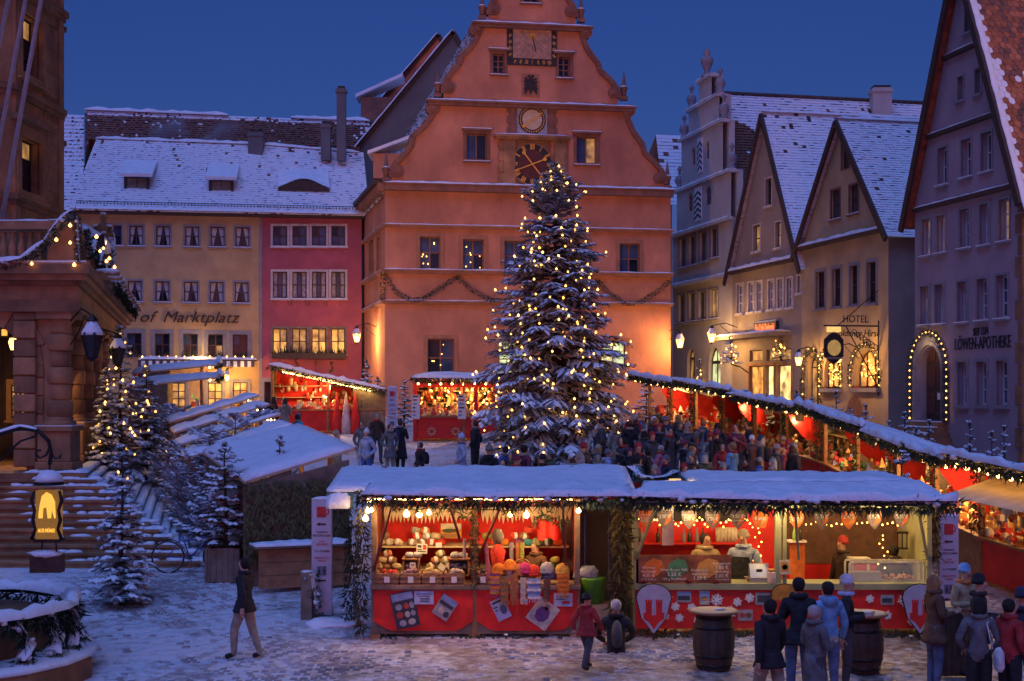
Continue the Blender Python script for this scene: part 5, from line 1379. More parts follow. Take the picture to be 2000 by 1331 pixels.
def frost_mat(name, dark, lo, hi):
	m = M(name, dark, .8, .4, 6); nt = m.node_tree; b = nt.nodes['Principled BSDF']; src = b.inputs['Base Color'].links[0].from_socket
	geo = N(nt, 'ShaderNodeNewGeometry'); sx = N(nt, 'ShaderNodeSeparateXYZ'); ab = N(nt, 'ShaderNodeMath', operation='ABSOLUTE'); nz = N(nt, 'ShaderNodeTexNoise'); nz.inputs['Scale'].default_value = 3.5
	nt.links.new(geo.outputs['True Normal'], sx.inputs[0]); nt.links.new(sx.outputs[2], ab.inputs[0]); nt.links.new(geo.outputs['Position'], nz.inputs['Vector'])
	mu = N(nt, 'ShaderNodeMath', operation='MULTIPLY'); nt.links.new(ab.outputs[0], mu.inputs[0]); nt.links.new(nz.outputs[0], mu.inputs[1])
	mr = N(nt, 'ShaderNodeMapRange'); mr.inputs[1].default_value = lo; mr.inputs[2].default_value = hi; nt.links.new(mu.outputs[0], mr.inputs[0])
	mx = N(nt, 'ShaderNodeMix', data_type='RGBA'); mx.inputs[7].default_value = (.62, .63, .68, 1); nt.links.new(mr.outputs[0], mx.inputs[0]); nt.links.new(src, mx.inputs[6]); nt.links.new(mx.outputs[2], b.inputs['Base Color'])
	return m
fir_fr = frost_mat('frosted_needles', (.03, .045, .032), .30, .62); fir_wh = frost_mat('rimed_needles', (.06, .065, .06), .12, .5)
XT = ray(1085, 905, 46.8); xt_base = Vector((XT.x, XT.y, G(46.8)))
xh = ray(1085, 322, 46.8).z - xt_base.z
ctree, tips = conifer('christmas_tree', 'tall snowy Christmas tree covered in fairy lights in the middle of the square', xt_base, xh, 2.85, 5, whorls=38, nbr=19, twigs=20, snowp=.5, nl=.085, base=.035, droop=.34, power=.62, trunk=.028, gap=.02, sth=.8, fine=1.5, needle=fir_fr)
rn_ = random.Random(11); rn_.shuffle(tips)
bp_ = []
for p, d, q in tips:
	if len(bp_) >= 260: break
	if d.y < .35 and all((p - o).length > .26 for o in bp_): bp_.append(p + d * .05 + Vector((0, -.04, .06)))
top = xt_base + Vector((0, 0, xh))
bp_ += [top + Vector((.0, 0, .02)), top + Vector((-.16, -.1, -.28)), top + Vector((.17, -.1, -.25)), top + Vector((-.3, -.1, -.6)), top + Vector((.33, -.1, -.62))]
light_string('warm white fairy lights all over the tall Christmas tree', xt_base, bp_, scale=.66)
for k, (px, ty, Y_, r_, n_) in enumerate(((235, 640, 40, 1.0, 46), (285, 715, 41.5, .75, 22), (205, 720, 38.6, .55, 14))):
	p = ray(px, 800, Y_); p.z = ZP - .65; h_ = ray(px, ty, Y_).z - p.z
	t_, tips = conifer('fir_tree', ['tall dark fir with warm lights standing beside the arcade columns', 'shorter lit fir at the foot of the taller lit fir by the arcade', 'slim lit fir squeezed against the arcade columns'][k], p, h_, r_, 30 + k, whorls=16, nbr=9, twigs=8, snowp=.45, nl=.08, droop=.45, power=.7, sth=.8, needle=fir_fr)
	tips = [q for q in tips if q[1].y < .4]; random.Random(k).shuffle(tips)
	light_string(['warm lights on the tall fir by the arcade', 'warm lights on the shorter fir by the arcade', 'warm lights on the slim fir by the columns'][k], p, [q[0] for q in tips[:n_]], scale=.62)
heap = [(376, 985, 2.3, .80), (404, 1035, 2.0, .85), (352, 925, 2.2, .8), (432, 1072, 1.75, .8), (412, 985, 2.4, .9), (448, 1020, 2.2, .85), (484, 1060, 1.9, .75), (455, 955, 2.3, .85), (410, 920, 2.2, .8), (500, 1005, 2.3, .7), (334, 890, 2.0, .7)]
lbl = ['snow laden cut fir by the side of the stone stairs', 'bushy snowy fir below the stair flank', 'snowy fir leaning by the upper stairs', 'low snowy fir behind the bicycle', 'thickly snowed fir in the middle of the fir heap', 'dark centred snowy fir beside the wooden tub', 'snowy fir standing behind the wooden tub', 'snowy fir at the eave of the left stall roofs', 'snowy fir at the back of the fir heap', 'tall thin snowy fir against the hedge covered stall', 'small snowy fir at the foot of the lit fir']
for k, (px, py, h_, r_) in enumerate(heap):
	g_ = gp(px, py)
	conifer('cut_fir', lbl[k], g_, h_ * (1.2 if py > 1000 else .85), r_ * 1.4, 60 + k, needle=fir_wh, group='cut firs heaped along the left stalls', whorls=15, nbr=8, twigs=8, snowp=.8, nl=.075, base=.04, droop=-.12, power=.5, lean=(rr(-.25, .25), rr(-.2, .2)), gap=.1, sth=.8)
for k in range(16):
	g_ = gp(350 + 10 * k + rr(-8, 8), 960 + (k * 37) % 95 + (k - 6) * 3); conifer('frosted_shrub', 'bushy rimed shrub filling the gaps between the cut firs', g_, rr(1.5, 2.1), rr(.9, 1.2), 160 + k, group='rimed shrubs among the cut firs', cat='shrub', needle=fir_wh, whorls=11, nbr=10, twigs=9, snowp=.6, nl=.075, base=.02, droop=-.75, power=.35, sth=.6, gap=.1)
g_ = gp(440, 1133)
tub = thing('wooden_tub', g_, 'square slatted wooden tub holding a fir beside the bicycle', 'planter')
for k in range(6):
	for s_ in (-1, 1):
		u = -.29 + k * .116; MB().box(g_.x + u - .055, g_.x + u + .055, g_.y + s_ * .29 - .02, g_.y + s_ * .29 + .02, g_.z, g_.z + .66 + rr(-.01, .01)).build('slat', wood, tub)
		MB().box(g_.x + s_ * .31 - .02, g_.x + s_ * .31 + .02, g_.y + u - .05, g_.y + u + .05, g_.z, g_.z + .65).build('slat', wood, tub)
MB().box(g_.x - .3, g_.x + .3, g_.y - .28, g_.y + .28, g_.z + .5, g_.z + .58).build('soil', bark, tub)
conifer('potted_fir', 'bushy brownish fir growing in the slatted wooden tub', g_ + Vector((0, 0, .55)), 2.15, .72, 81, needle=fir_y, whorls=11, nbr=7, twigs=6, snowp=.45, nl=.085, base=.02, droop=.15, power=.6)
g_ = gp(545, 1118)
conifer('thin_fir', 'thin brownish fir with bare leader in front of the hedge covered stall', g_, 2.75, .55, 82, needle=fir_y, whorls=9, nbr=6, twigs=5, snowp=.4, nl=.08, base=.03, droop=.1, power=1.5, gap=.12)
g_ = gp(238, 1183)
conifer('small_fir', 'small snow dusted fir standing alone on the cobbles before the stairs', g_, 2.9, .72, 83, needle=fir_fr, whorls=20, nbr=8, twigs=8, snowp=.4, nl=.08, base=.02, droop=.25, power=.95, gap=.1, sth=.85)
MB()
for k, (px, ty, Y_, r_, lb) in enumerate(((716, 705, 58, .6, 'dark fir between the pink house and the clock house'), (737, 738, 57, .6, 'snowy fir at the corner of the clock house'), (790, 745, 58.5, .5, 'thin fir behind the far cup sign'), (1262, 748, 60, .7, 'snow flecked fir against the orange wall beyond the Christmas tree'))):
	p = ray(px, 800, Y_); p.z = G(Y_)
	conifer('sapling_fir', lb, p, ray(px, ty, Y_).z - p.z, r_, 90 + k, whorls=10, nbr=6, twigs=5, snowp=.6, nl=.085, droop=.1, power=.8)
sap = [(1457, 766, 47), (1500, 772, 46), (1556, 766, 45), (1585, 782, 44), (1632, 768, 43), (1690, 792, 41), (1660, 800, 42), (1736, 826, 39), (1768, 806, 38.5), (1790, 838, 38), (1814, 826, 37), (1893, 826, 35), (1936, 850, 34), (1962, 835, 33)]
slb = ['thin snowy sapling tied up behind the', 'spiky snowy fir top rising behind the', 'bare snowy fir top poking over the']
for k, (px, ty, Y_) in enumerate(sap):
	p = ray(px, 850, Y_); p.z = G(Y_); h_ = ray(px, ty, Y_).z - p.z
	conifer('stall_sapling', slb[k % 3] + ' right row of stalls' + [', before the cafe', ', before the hotel', ', before the pharmacy'][0 if k < 3 else (1 if k < 7 else 2)], p, h_, .48, 110 + k, group='saplings behind the right stalls', whorls=8, nbr=5, twigs=4, snowp=.9, nl=.055, base=.3, droop=-.35, power=.75, gap=.1)
p = ray(1762, 900, 28.2); p.z = G(28.2)
conifer('roadside_fir', 'sparse snowy fir standing behind the food stall roof', p, ray(1762, 868, 28.2).z - p.z, .62, 131, whorls=11, nbr=6, twigs=5, snowp=.9, nl=.06, base=.2, droop=-.1, power=.8, gap=.1)
for k, (px, py) in enumerate(((1428, 712), (1524, 703))):
	p = ray(px, py, 61.8); h_ = 1.15
	t_, tips = conifer('wall_tree', ['small lit snowy tree on a bracket between pale and grey house', 'small lit snowy tree above the cafe window'][k], p, h_, .5, 140 + k, whorls=8, nbr=7, twigs=5, snowp=.8, nl=.07, base=.05, droop=.2)
	MB().tube([p, p + Vector((.5, .7, -.1)), p + Vector((1.0, 1.6, -.35))], .03, 6).build('bracket', black, t_)
	light_string(['warm lights on the wall tree by the pale house', 'warm lights on the wall tree above the cafe'][k], p, [q[0] for q in tips[::4]][:16] + [p + Vector((0, -.03, h_))], scale=.8)
p = ray(1366, 770, 71); p.z = G(70)
t_, tips = conifer('narrow_lit_tree', 'narrow lit tree standing before the arched door of the pale house', p, ray(1366, 702, 71).z - p.z, .42, 145, whorls=10, nbr=6, twigs=4, snowp=.4, nl=.07)
light_string('warm lights on the narrow tree at the pale house', p, [q[0] for q in tips[::3]][:22], scale=.8)
swag = [[(752, 538), (772, 570), (800, 586), (825, 585), (862, 560), (893, 541)], [(893, 541), (920, 566), (955, 586), (985, 588), (1020, 570), (1046, 546)], [(1046, 546), (1075, 575), (1105, 590), (1140, 580), (1168, 549)], [(1168, 549), (1190, 575), (1220, 593), (1248, 592), (1280, 573), (1307, 551)]]
for k, s_ in enumerate(swag):
	garland(['dark fir swag by the left corner of the clock house', 'dark fir swag under the second window of the clock house', 'dark fir swag behind the Christmas tree on the clock house', 'dark fir swag by the right corner of the clock house'][k], [cb.w(cb.uz(*q, -.22)[0], -.24, cb.uz(*q, -.22)[1]) for q in s_], .13, 0, 200 + k, nl=.10, dens=.9, group='swags on the clock house')
g_ = [cs_fr.w(SLn + .1, -.12, cb.uz(752, y)[1]) for y in (536, 560, 587)]
garland('fir garland hanging down the corner of the clock house', g_, .13, .0, 210)
gpth = [(-30, 512), (20, 516), (50, 508), (85, 478), (108, 448), (128, 424), (146, 416)]
gw = [ray(x, y, 33.95) for x, y in gpth]
garland('snowy fir garland draped over the town hall balcony', gw, .15, .10, 220, nl=.12)
garland('fir bunch hanging from the corner of the balcony', [ray(150, 425, 34.0), ray(153, 470, 34.0), ray(156, 516, 34.0)], .09, .02, 221, nl=.10, hang=.5)
garland('snowy fir garland along the receding balcony', [rs.w(.8 + t * 1.5, -.3, zb1 - .1 - (.5 if t % 2 else .0)) for t in range(10)], .09, .07, 222, nl=.09)
garland('snowy fir garland under the receding cornice edge', [rs.w(5 + t * 2, -.8, zA1 - .05 - .12 * (t % 2)) for t in range(8)], .11, .08, 223, nl=.10)
garland('fir wrapped post standing on the balcony end', [rs.w(17.3, 0, 9.9), rs.w(17.4, 0, 10.8), rs.w(17.6, 0, 11.6)], .2, .05, 224, nl=.13)
light_string('warm bulbs along the balcony garland', (-11, 34, 9), [ray(x, y, 33.8) for x, y in ((137, 440), (110, 468), (137, 474), (62, 515), (145, 517))] + [rs.w(1.6 + k * 1.5, -.48, 9.85 - .22 * (k % 2)) for k in range(8)], scale=.85)
for k, b in enumerate(W2[:2] + W1[:1]):
	light_string(['tiny lights in the first upper window of the clock house', 'tiny lights in the second upper window of the clock house', 'tiny lights in the ground floor window of the clock house'][k], cb.w(1, .1, 9), [cb.w(cb.uz(rr(b[0] + 4, b[2] - 4), 500)[0], .12, cb.uz(840, rr(b[1] + 6, b[3] - 6))[1]) for _ in range(7)], scale=.5)
# ------------------------------------------------------------------ market stalls
def snow_slab(root, name, A, B, C, D, th, nu=14, nv=6, seed=1, mat=snow, jit=.3, ribs=0):
	"""A,B front edge; C,D back edge (C behind B). Rounded layer of snow."""
	rn = random.Random(seed); A, B, C, D = map(Vector, (A, B, C, D))
	vs_ = []; up = (B - A).cross(D - A).normalized(); up = up if up.z > 0 else -up
	for j in range(nv + 1):
		for i in range(nu + 1):
			s, t = i / nu, j / nv
			e = min(1, min(s, 1 - s) * nu * .9 + .15, min(t, 1 - t) * nv * .9 + .15)
			p = A.lerp(B, s).lerp(D.lerp(C, s), t)
			vs_.append(p + up * (th * (1 if not ribs else .35 + .65 * abs(math.sin(math.pi * t * ribs + rn.uniform(-.15, .15)))) * (e ** .5) * (1 + rn.uniform(-jit, jit) * .5 + .3 * math.sin(s * 9 + seed) * math.sin(t * 4 + s * 5))))
	n = nu + 1
	fs_ = [(j * n + i, j * n + i + 1, (j + 1) * n + i + 1, (j + 1) * n + i) for j in range(nv) for i in range(nu)]
	b = len(vs_)
	edge = [i for i in range(n)] + [j * n + nu for j in range(1, nv + 1)] + [nv * n + i for i in range(nu - 1, -1, -1)] + [j * n for j in range(nv - 1, 0, -1)]
	base = []
	for k in edge:
		i, j = k % n, k // n; s, t = i / nu, j / nv
		base.append(A.lerp(B, s).lerp(D.lerp(C, s), t) - up * .01)
	vs_ += base
	m = len(edge)
	for k in range(m): fs_.append((edge[k], b + k, b + (k + 1) % m, edge[(k + 1) % m]))
	return MB().add(vs_, fs_, 0, True).build(name, mat, root)
def hedge_panel(root, fr, u0, u1, v, z0, z1, name='fir_cladding', dens=260, needle=fir_y, snowp=.1, seed=1, th=.12, nl=.11):
	rn = random.Random(seed); nb = MB(fr); sb = MB(fr)
	n = int((u1 - u0) * (z1 - z0) * dens)
	for k in range(n):
		u, z, w = rn.uniform(u0, u1), rn.uniform(z0, z1), v - rn.uniform(0, th)
		a = rn.uniform(-2.4, -.7); L = nl * rn.uniform(.7, 1.6); du, dz = math.cos(a) * L, math.sin(a) * L; q = rn.uniform(-.6, .6) * L
		s_ = nl * .22
		nb.add([(u - dz / L * s_, w, z + du / L * s_), (u + dz / L * s_, w, z - du / L * s_), (u + du, w - abs(q) * .5, z + dz)], [(0, 1, 2)])
		if rn.random() < snowp: sb.blob((u, w - .04, z + .02), (rn.uniform(.02, .06), .03, rn.uniform(.015, .03)), seg=5, ring=3)
	o = tag(nb.build(name, needle, root), kind='stuff')
	if sb.v: tag(sb.build('clinging_snow', snow_f, root), kind='stuff')
	return o
def boards(root, fr, u0, u1, v0, v1, z0, z1, w, mat, name='plank', horiz=False):
	k = 0; x = z0 if horiz else u0; e = z1 if horiz else u1
	while x < e - .01:
		y = min(x + w, e); t = .004 * (k % 3)
		if horiz: MB(fr).box(u0, u1, v0 - t, v1, x + .004, y - .004).build(name, mat, root)
		else: MB(fr).box(x + .004, y - .004, v0 - t, v1, z0, z1).build(name, mat, root)
		x = y; k += 1
YN = 23.9
nf = Frame((0, YN), (1, 0)); zN = G(YN)
wool_u0, wool_u1 = nf.uz(727, 1100)[0], nf.uz(1131, 1100)[0]
wool = thing('wool_stall', nf.w((wool_u0 + wool_u1) / 2, .9, zN), 'wooden wool stall with red cloth front and fir garland on the eave', 'stall')
u0, u1 = wool_u0, wool_u1; um = nf.uz(927, 1100)[0]
zct = nf.uz(900, 1143)[1]; zpt, zpb = nf.uz(900, 1153)[1], nf.uz(900, 1232)[1]; zev = nf.uz(900, 975)[1]
Dp = 2.0
zrb_ = nf.uz(900, 911, Dp + .3)[1]
def post(root, fr, u, v, z0, z1, w=.09, m=wood): return MB(fr).box(u - w / 2, u + w / 2, v - w / 2, v + w / 2, z0, z1).build('post', m, root)
for u in (u0 + .03, um, u1 - .03): post(wool, nf, u, .05, zN - .1, zev + .05, .09, wood if u != um else wood_w)
for u in (u0 + .03, u1 - .03): post(wool, nf, u, Dp - .05, zN, zev + .45)
for a, b in ((u0, um), (um, u1)):                     # front: frame, red cloth with cut lower corners
	MB(nf).box(a, b, .02, .06, zpb - .06, zct - .02).build('front_board', wood, wool)
	n = 10; vs_ = []; top_, bot = zpt, zpb
	nu, nv = 16, 6
	for j in range(nv + 1):
		for i in range(nu + 1):
			s, t = i / nu, j / nv
			zz = bot + (top_ - bot) * t
			cut = max(0, .26 - min(s, 1 - s) * (b - a)) * .62
			zz = max(zz, bot + cut)
			vs_.append((a + .03 + (b - a - .06) * s, -.012 - .010 * math.sin(s * 9 + t * 4 + a) * math.sin(t * 3.1), zz))
	MB(nf).add(vs_, [(j * (nu + 1) + i, j * (nu + 1) + i + 1, (j + 1) * (nu + 1) + i + 1, (j + 1) * (nu + 1) + i) for j in range(nv) for i in range(nu)], 0, True).build('red_cloth', red, wool)
MB(nf).box(u0 - .03, u1 + .03, -.06, .62, zct - .06, zct).build('counter', wood, wool)
MB(nf).box(u0 - .03, u1 + .03, -.045, .02, zpt + .003, zct - .062).build('counter_rail', wood, wool)
for u in (u0 + .05, um, u1 - .06): MB(nf).box(u - .09, u + .09, -.05, .2, zN - .03, zpb - .065).build('foot_block', wood_w, wool)
MB(nf).box(u0, u1, Dp - .04, Dp, zN, zrb_ - .2).build('back_wall', red, wool)
MB(nf).box(u0, u0 + .03, .1, Dp, zN, zev + .1).build('side_wall', red_d, wool); MB(nf).box(u1 - .03, u1, .5, Dp, zN, zev + .1).build('side_wall', red, wool)
for a, b in ((u0 + .06, um - .08), (um + .08, u1 - .1)):         # zigzag pelmets of pale cloth
	mb = MB(nf); x = a; zz = nf.uz(900, 1006, 1.5)[1]
	while x < b:
		w_ = rr(.055, .085); mb.add([(x, 1.5, zz + .14), (x + w_, 1.5, zz + .14), (x + w_, 1.49, zz), (x + w_ / 2, 1.47, zz - rr(.1, .17)), (x, 1.49, zz)], [(0, 1, 2, 3, 4)]); x += w_
	mb.build('icicle_pelmet', cream_p, wool)
for z_, v_ in ((nf.uz(850, 1065, 1.4)[1], 1.4), (nf.uz(850, 1112, 1.1)[1], 1.1)):
	MB(nf).box(u0 + .05, u1 - .12, v_ - .16, Dp - .05, z_ - .03, z_).build('shelf', ply if v_ > 1.2 else wood, wool)
for p, q in (((u0 + .42, -.75, zev + .10), (u0 + .03, .0, zct + .25)), ((um - .42, -.75, zev + .08), (um - .25, .1, zct + .75)), ((um + .5, -.75, zev + .08), (um + .1, .05, zct + .55)), ((u1 - .3, -.7, zev + .08), (u1 - .22, .05, zct + .3))):
	MB(nf).bar(p, q, .035).build('prop', red_d, wool)
rl, rrt = nf.uz(668, 915, Dp + .3)[0], nf.uz(1232, 915, Dp + .3)[0]
zrb = nf.uz(900, 911, Dp + .3)[1]; zfr = zev + .12
def main_roof(root, ul, ur, seed):
	MB(nf).add([(ul, .15, zfr), (ur, .15, zfr), (ur, Dp + .3, zrb - .05), (ul, Dp + .3, zrb - .05), (ul, .15, zfr - .05), (ur, .15, zfr - .05), (ur, Dp + .3, zrb - .1), (ul, Dp + .3, zrb - .1)], [(0, 1, 2, 3), (7, 6, 5, 4), (0, 4, 5, 1), (1, 5, 6, 2), (2, 6, 7, 3), (3, 7, 4, 0)]).build('roof', teal, root)
	snow_slab(root, 'roof_snow', nf.w(ul, .12, zfr), nf.w(ur, .12, zfr), nf.w(ur, Dp + .3, zrb - .05), nf.w(ul, Dp + .3, zrb - .05), .10, 34, 12, seed)
main_roof(wool, rl, rrt - .1, 301)
MB(nf).add([(rl, .13, zfr), (rl + .45, .13, zfr), (rl + .45, .1, zfr - .28), (rl + .04, .1, zfr - .28)], [(0, 1, 2, 3)]).build('roof_skirt', teal, wool)
MB(nf).box(u1 + .05, rrt - .1, .13, .16, zfr - .3, zfr - .005).build('roof_skirt', teal, wool)
snow_slab(wool, 'skirt_snow', nf.w(rl, .0, zfr - .28), nf.w(rl + .4, .0, zfr - .28), nf.w(rl + .4, .25, zfr + .04), nf.w(rl, .25, zfr + .04), .05, 6, 4, 302)
fl0, fl1 = nf.uz(708, 960, -.75)[0], nf.uz(1240, 965, -.75)[0]
MB(nf).add([(fl0, -.75, zev + .07), (fl1, -.75, zev + .05), (fl1, .25, zev + .16), (fl0, .25, zev + .18), (fl0, -.75, zev + .10), (fl1, -.75, zev + .08), (fl1, .25, zev + .19), (fl0, .25, zev + .21)], [(3, 2, 1, 0), (4, 5, 6, 7), (0, 1, 5, 4), (1, 2, 6, 5), (3, 0, 4, 7)]).build('flap', red_p, wool)
snow_slab(wool, 'flap_snow', nf.w(fl0, -.75, zev + .10), nf.w(fl1, -.75, zev + .08), nf.w(fl1, .3, zev + .2), nf.w(fl0, .3, zev + .22), .09, 34, 6, 303, jit=.6)
garland('snow topped fir garland along the wool stall eave', [nf.w(fl0 - .02, -.76, zev + .09), nf.w((fl0 + fl1) / 2, -.77, zev + .05), nf.w(fl1 - .55, -.77, zev + .06), nf.w(fl1 - .05, -.77, zev + .06)], .13, .10, 304, nl=.12, dens=1.3, hang=.5)
garland('fir garland hanging down the left post of the wool stall', [nf.w(u0 - .14, -.1, zev + .1), nf.w(u0 - .16, -.1, zN + 1.3), nf.w(u0 - .18, -.12, zN + .15)], .15, .0, 305, needle=fir_y, nl=.12, dens=1.1, hang=.6)
garland('fir garland wound round the middle post of the wool stall', [nf.w(um, -.04, zev), nf.w(um, -.05, zct + .05)], .10, .0, 306, needle=fir_y, nl=.10, dens=.9, hang=.6)
garland('snowy fir garland on the rear left corner of the wool stall', [nf.w(u0 - .42, 1.0, zev - .5), nf.w(u0 - .45, .95, zN + .9), nf.w(u0 - .5, .9, zN + .1)], .17, 0, 307, nl=.12, hang=.6)
garland('fir sprays hanging in the left half of the wool stall', [nf.w(u0 + .3, .3, zev - .15), nf.w(u0 + .6, .3, zev - .12), nf.w(u0 + .75, .3, zev - .2)], .09, 0, 308, needle=fir_y, hang=.3)
garland('fir sprays hanging beside the middle post', [nf.w(um - .7, .3, zev - .2), nf.w(um - .45, .3, zev - .12), nf.w(um - .2, .3, zev - .3)], .1, 0, 309, needle=fir_y, hang=.3)
garland('fir sprays hanging in the right half of the wool stall', [nf.w(um + .55, .3, zev - .25), nf.w(um + .75, .3, zev - .12)], .09, 0, 310, needle=fir_y, hang=.5)
hedge_panel(wool, nf, u0, u1, -.0, zN, zpb - .06, 'fir_skirt', 200, fir, .05, 311)
tb_ = thing('light_tube', nf.w(u0, -.6, zev), 'glowing light tube under the wool stall eave', 'lights')
for k in range(5):
	a = u0 + .1 + k * (u1 - u0 - .2) / 5; MB(nf).bar((a, -.62, zev + .045), (a + (u1 - u0) / 5 - .08, -.62, zev + .04), .022).build('tube', tube_m, tb_)
for k in range(2): point_light('tube_light', nf.w(u0 + .9 + k * 1.7, -.5, zev - .06), 18, tb_)
bl = [nf.w(*[(lambda a: a[0])(nf.uz(x, y, .4))], .4, nf.uz(x, y, .4)[1]) for x, y in ((794, 1003), (819, 1004), (838, 1001), (996, 1005), (1028, 1005))]
s_ = light_string('round bulbs hanging inside the wool stall', bl[0], bl, BULBW, 1.0, wire=[b + Vector((0, 0, .07)) for b in bl])
for b in (bl[1], bl[4]): point_light('bulb_light', b + Vector((0, 0, -.1)), 34, s_)
bl = [nf.w(nf.uz(x, y, -.15)[0], -.15, nf.uz(x, y, -.15)[1]) for x, y in ((720, 975), (718, 997), (726, 996), (714, 1012), (1138, 967), (1130, 997))]
s_ = light_string('bulbs on the outer posts of the wool stall', bl[0], bl, BULBW, .9)
point_light('bulb_light', bl[1] + Vector((-.05, -.2, 0)), 8, s_); point_light('bulb_light', bl[5] + Vector((.0, -.2, 0)), 6, s_)
YC = [('grey', (.30, .27, .24)), ('brown', (.25, .14, .08)), ('rust', (.45, .15, .05)), ('oatmeal', (.50, .40, .28)), ('red', (.55, .05, .03)), ('orange', (.70, .22, .03)), ('olive', (.30, .28, .08)), ('teal', (.04, .26, .30)), ('plum', (.22, .05, .16)), ('blue', (.16, .20, .42)), ('green', (.08, .20, .08)), ('cream', (.62, .55, .42))]
ball = MB(); ball.tube([(-.085, 0, 0), (-.075, 0, 0), (-.05, 0, 0), (0, 0, 0), (.05, 0, 0), (.075, 0, 0), (.085, 0, 0)], [.02, .045, .06, .064, .06, .045, .02], 10)
YARN = {n: mesh_of(ball, 'yarn_ball', colmat(n + '_wool', c, .95, .25, 30, .012, 90)) for n, c in YC}
band = mesh_of(MB().tube([(-.03, 0, 0), (.03, 0, 0)], .066, 10, cap=False), 'paper_band', paper)
def yarn(col, u, v, z, where, s=1.0):
	o = inst('yarn_ball', YARN[col], nf.w(u, v, z + .062 * s), None, (rr(-.3, .3), rr(-.3, .3), rr(-.5, .5)), (s, s, s))
	tag(o, col + ' ball of wool on the ' + where, 'yarn', 'balls of wool on the wool stall')
	if R.random() < .55:
		b = bpy.data.objects.new('paper_band', band); COL.objects.link(b); b.parent = o
zs1 = nf.uz(850, 1065, 1.4)[1]; zs2 = nf.uz(850, 1112, 1.1)[1]
def pile(pal, a, b, v, z, where, rows=3, s=1.0):
	for j in range(rows):
		x = a + j * .08
		while x < b - j * .08:
			if R.random() < .93: yarn(pal[R.randrange(len(pal))], x, v + rr(-.04, .04), z + j * .108 * s, where, s)
			x += .165 * s
X = lambda px, v: nf.uz(px, 1060, v)[0]
pile(['grey', 'brown', 'oatmeal'], X(742, 1.3), X(775, 1.3), 1.3, zs1, 'upper shelf by the left post')
pile(['rust', 'oatmeal'], X(778, 1.3), X(790, 1.3), 1.3, zs1, 'upper shelf, middle of the left half', 2)
pile(['grey', 'brown', 'red', 'oatmeal'], X(806, 1.3), X(868, 1.3), 1.3, zs1, 'upper shelf before the picture', 2)
pile(['brown', 'grey', 'rust'], X(812, 1.38), X(840, 1.38), 1.36, zs1 + .2, 'upper shelf, top of the brown heap', 1)
pile(['rust', 'oatmeal', 'brown'], X(738, 1.0), X(782, 1.0), 1.0, zs2, 'lower shelf by the left post', 4)
pile(['orange', 'rust', 'oatmeal', 'olive'], X(842, 1.0), X(880, 1.0), 1.0, zs2, 'lower shelf beside the crate', 4)
pile(['olive', 'red', 'cream'], X(942, 1.3), X(960, 1.3), 1.3, zs1, 'upper shelf by the middle post', 4)
pile(['orange', 'red', 'orange', 'cream'], X(966, 1.3), X(992, 1.3), 1.3, zs1, 'upper shelf in the orange heap', 5)
pile(['teal', 'plum', 'red', 'blue', 'brown'], X(996, 1.3), X(1050, 1.3), 1.3, zs1, 'upper shelf among mixed colours', 3)
pile(['orange', 'cream', 'green', 'green'], X(1052, 1.3), X(1092, 1.3), 1.3, zs1, 'upper shelf under the red hanging cloth', 1)
pile(['green', 'olive', 'plum'], X(1075, 1.0), X(1100, 1.0), 1.0, zs2, 'lower shelf behind the seller', 3)
wick = M('wicker', (.30, .17, .09), .8, .4, 30, .012, 70)
def basket(px0, px1, label, col, tagp=True, v=.12):
	a, b = nf.uz(px0, 1130, v)[0], nf.uz(px1, 1130, v)[0]
	o = thing('basket', nf.w((a + b) / 2, v, zct), label, 'basket')
	mb = MB(nf); h_ = .2
	for k in range(5):
		zz = zct + k * h_ / 5; e = .012 * (k % 2)
		mb.box(a - e, b + e, v - .12 - e, v - .09, zz, zz + h_ / 5 - .006).box(a - e, b + e, v + .24, v + .27 + e, zz, zz + h_ / 5 - .006)
		mb.box(a - e, a + .03, v - .09, v + .24, zz, zz + h_ / 5 - .006).box(b - .03, b + e, v - .09, v + .24, zz, zz + h_ / 5 - .006)
	mb.box(a + .03, b - .03, v - .09, v + .24, zct + .004, zct + .02)
	mb.build('wicker_body', wick, o)
	mb = MB(nf)
	for k in range(16): mb.blob((rr(a + .06, b - .06), v + rr(-.04, .2), zct + rr(.1, .23)), (rr(.04, .07), rr(.04, .06), rr(.03, .05)), seg=7)
	mb.build('filling', col, o)
	if tagp: MB(nf).box((a + b) / 2 - .04, (a + b) / 2 + .05, v - .145, v - .135, zct + .04, zct + .14).build('price_tag', paper, o)
basket(735, 778, 'wicker basket with a red knit on top by the left post', colmat('red_knit', (.5, .05, .04)))
basket(783, 822, 'wicker basket of dark mauve wool scraps', colmat('mauve_wool', (.20, .13, .18)))
basket(826, 864, 'wicker basket of yellowish wool scraps', colmat('straw_wool', (.42, .33, .16)))
basket(868, 906, 'wicker basket of mixed pale wool scraps', colmat('pale_wool', (.45, .40, .38)))
basket(934, 952, 'small wicker basket right of the middle post', colmat('black_wool', (.08, .07, .07)))
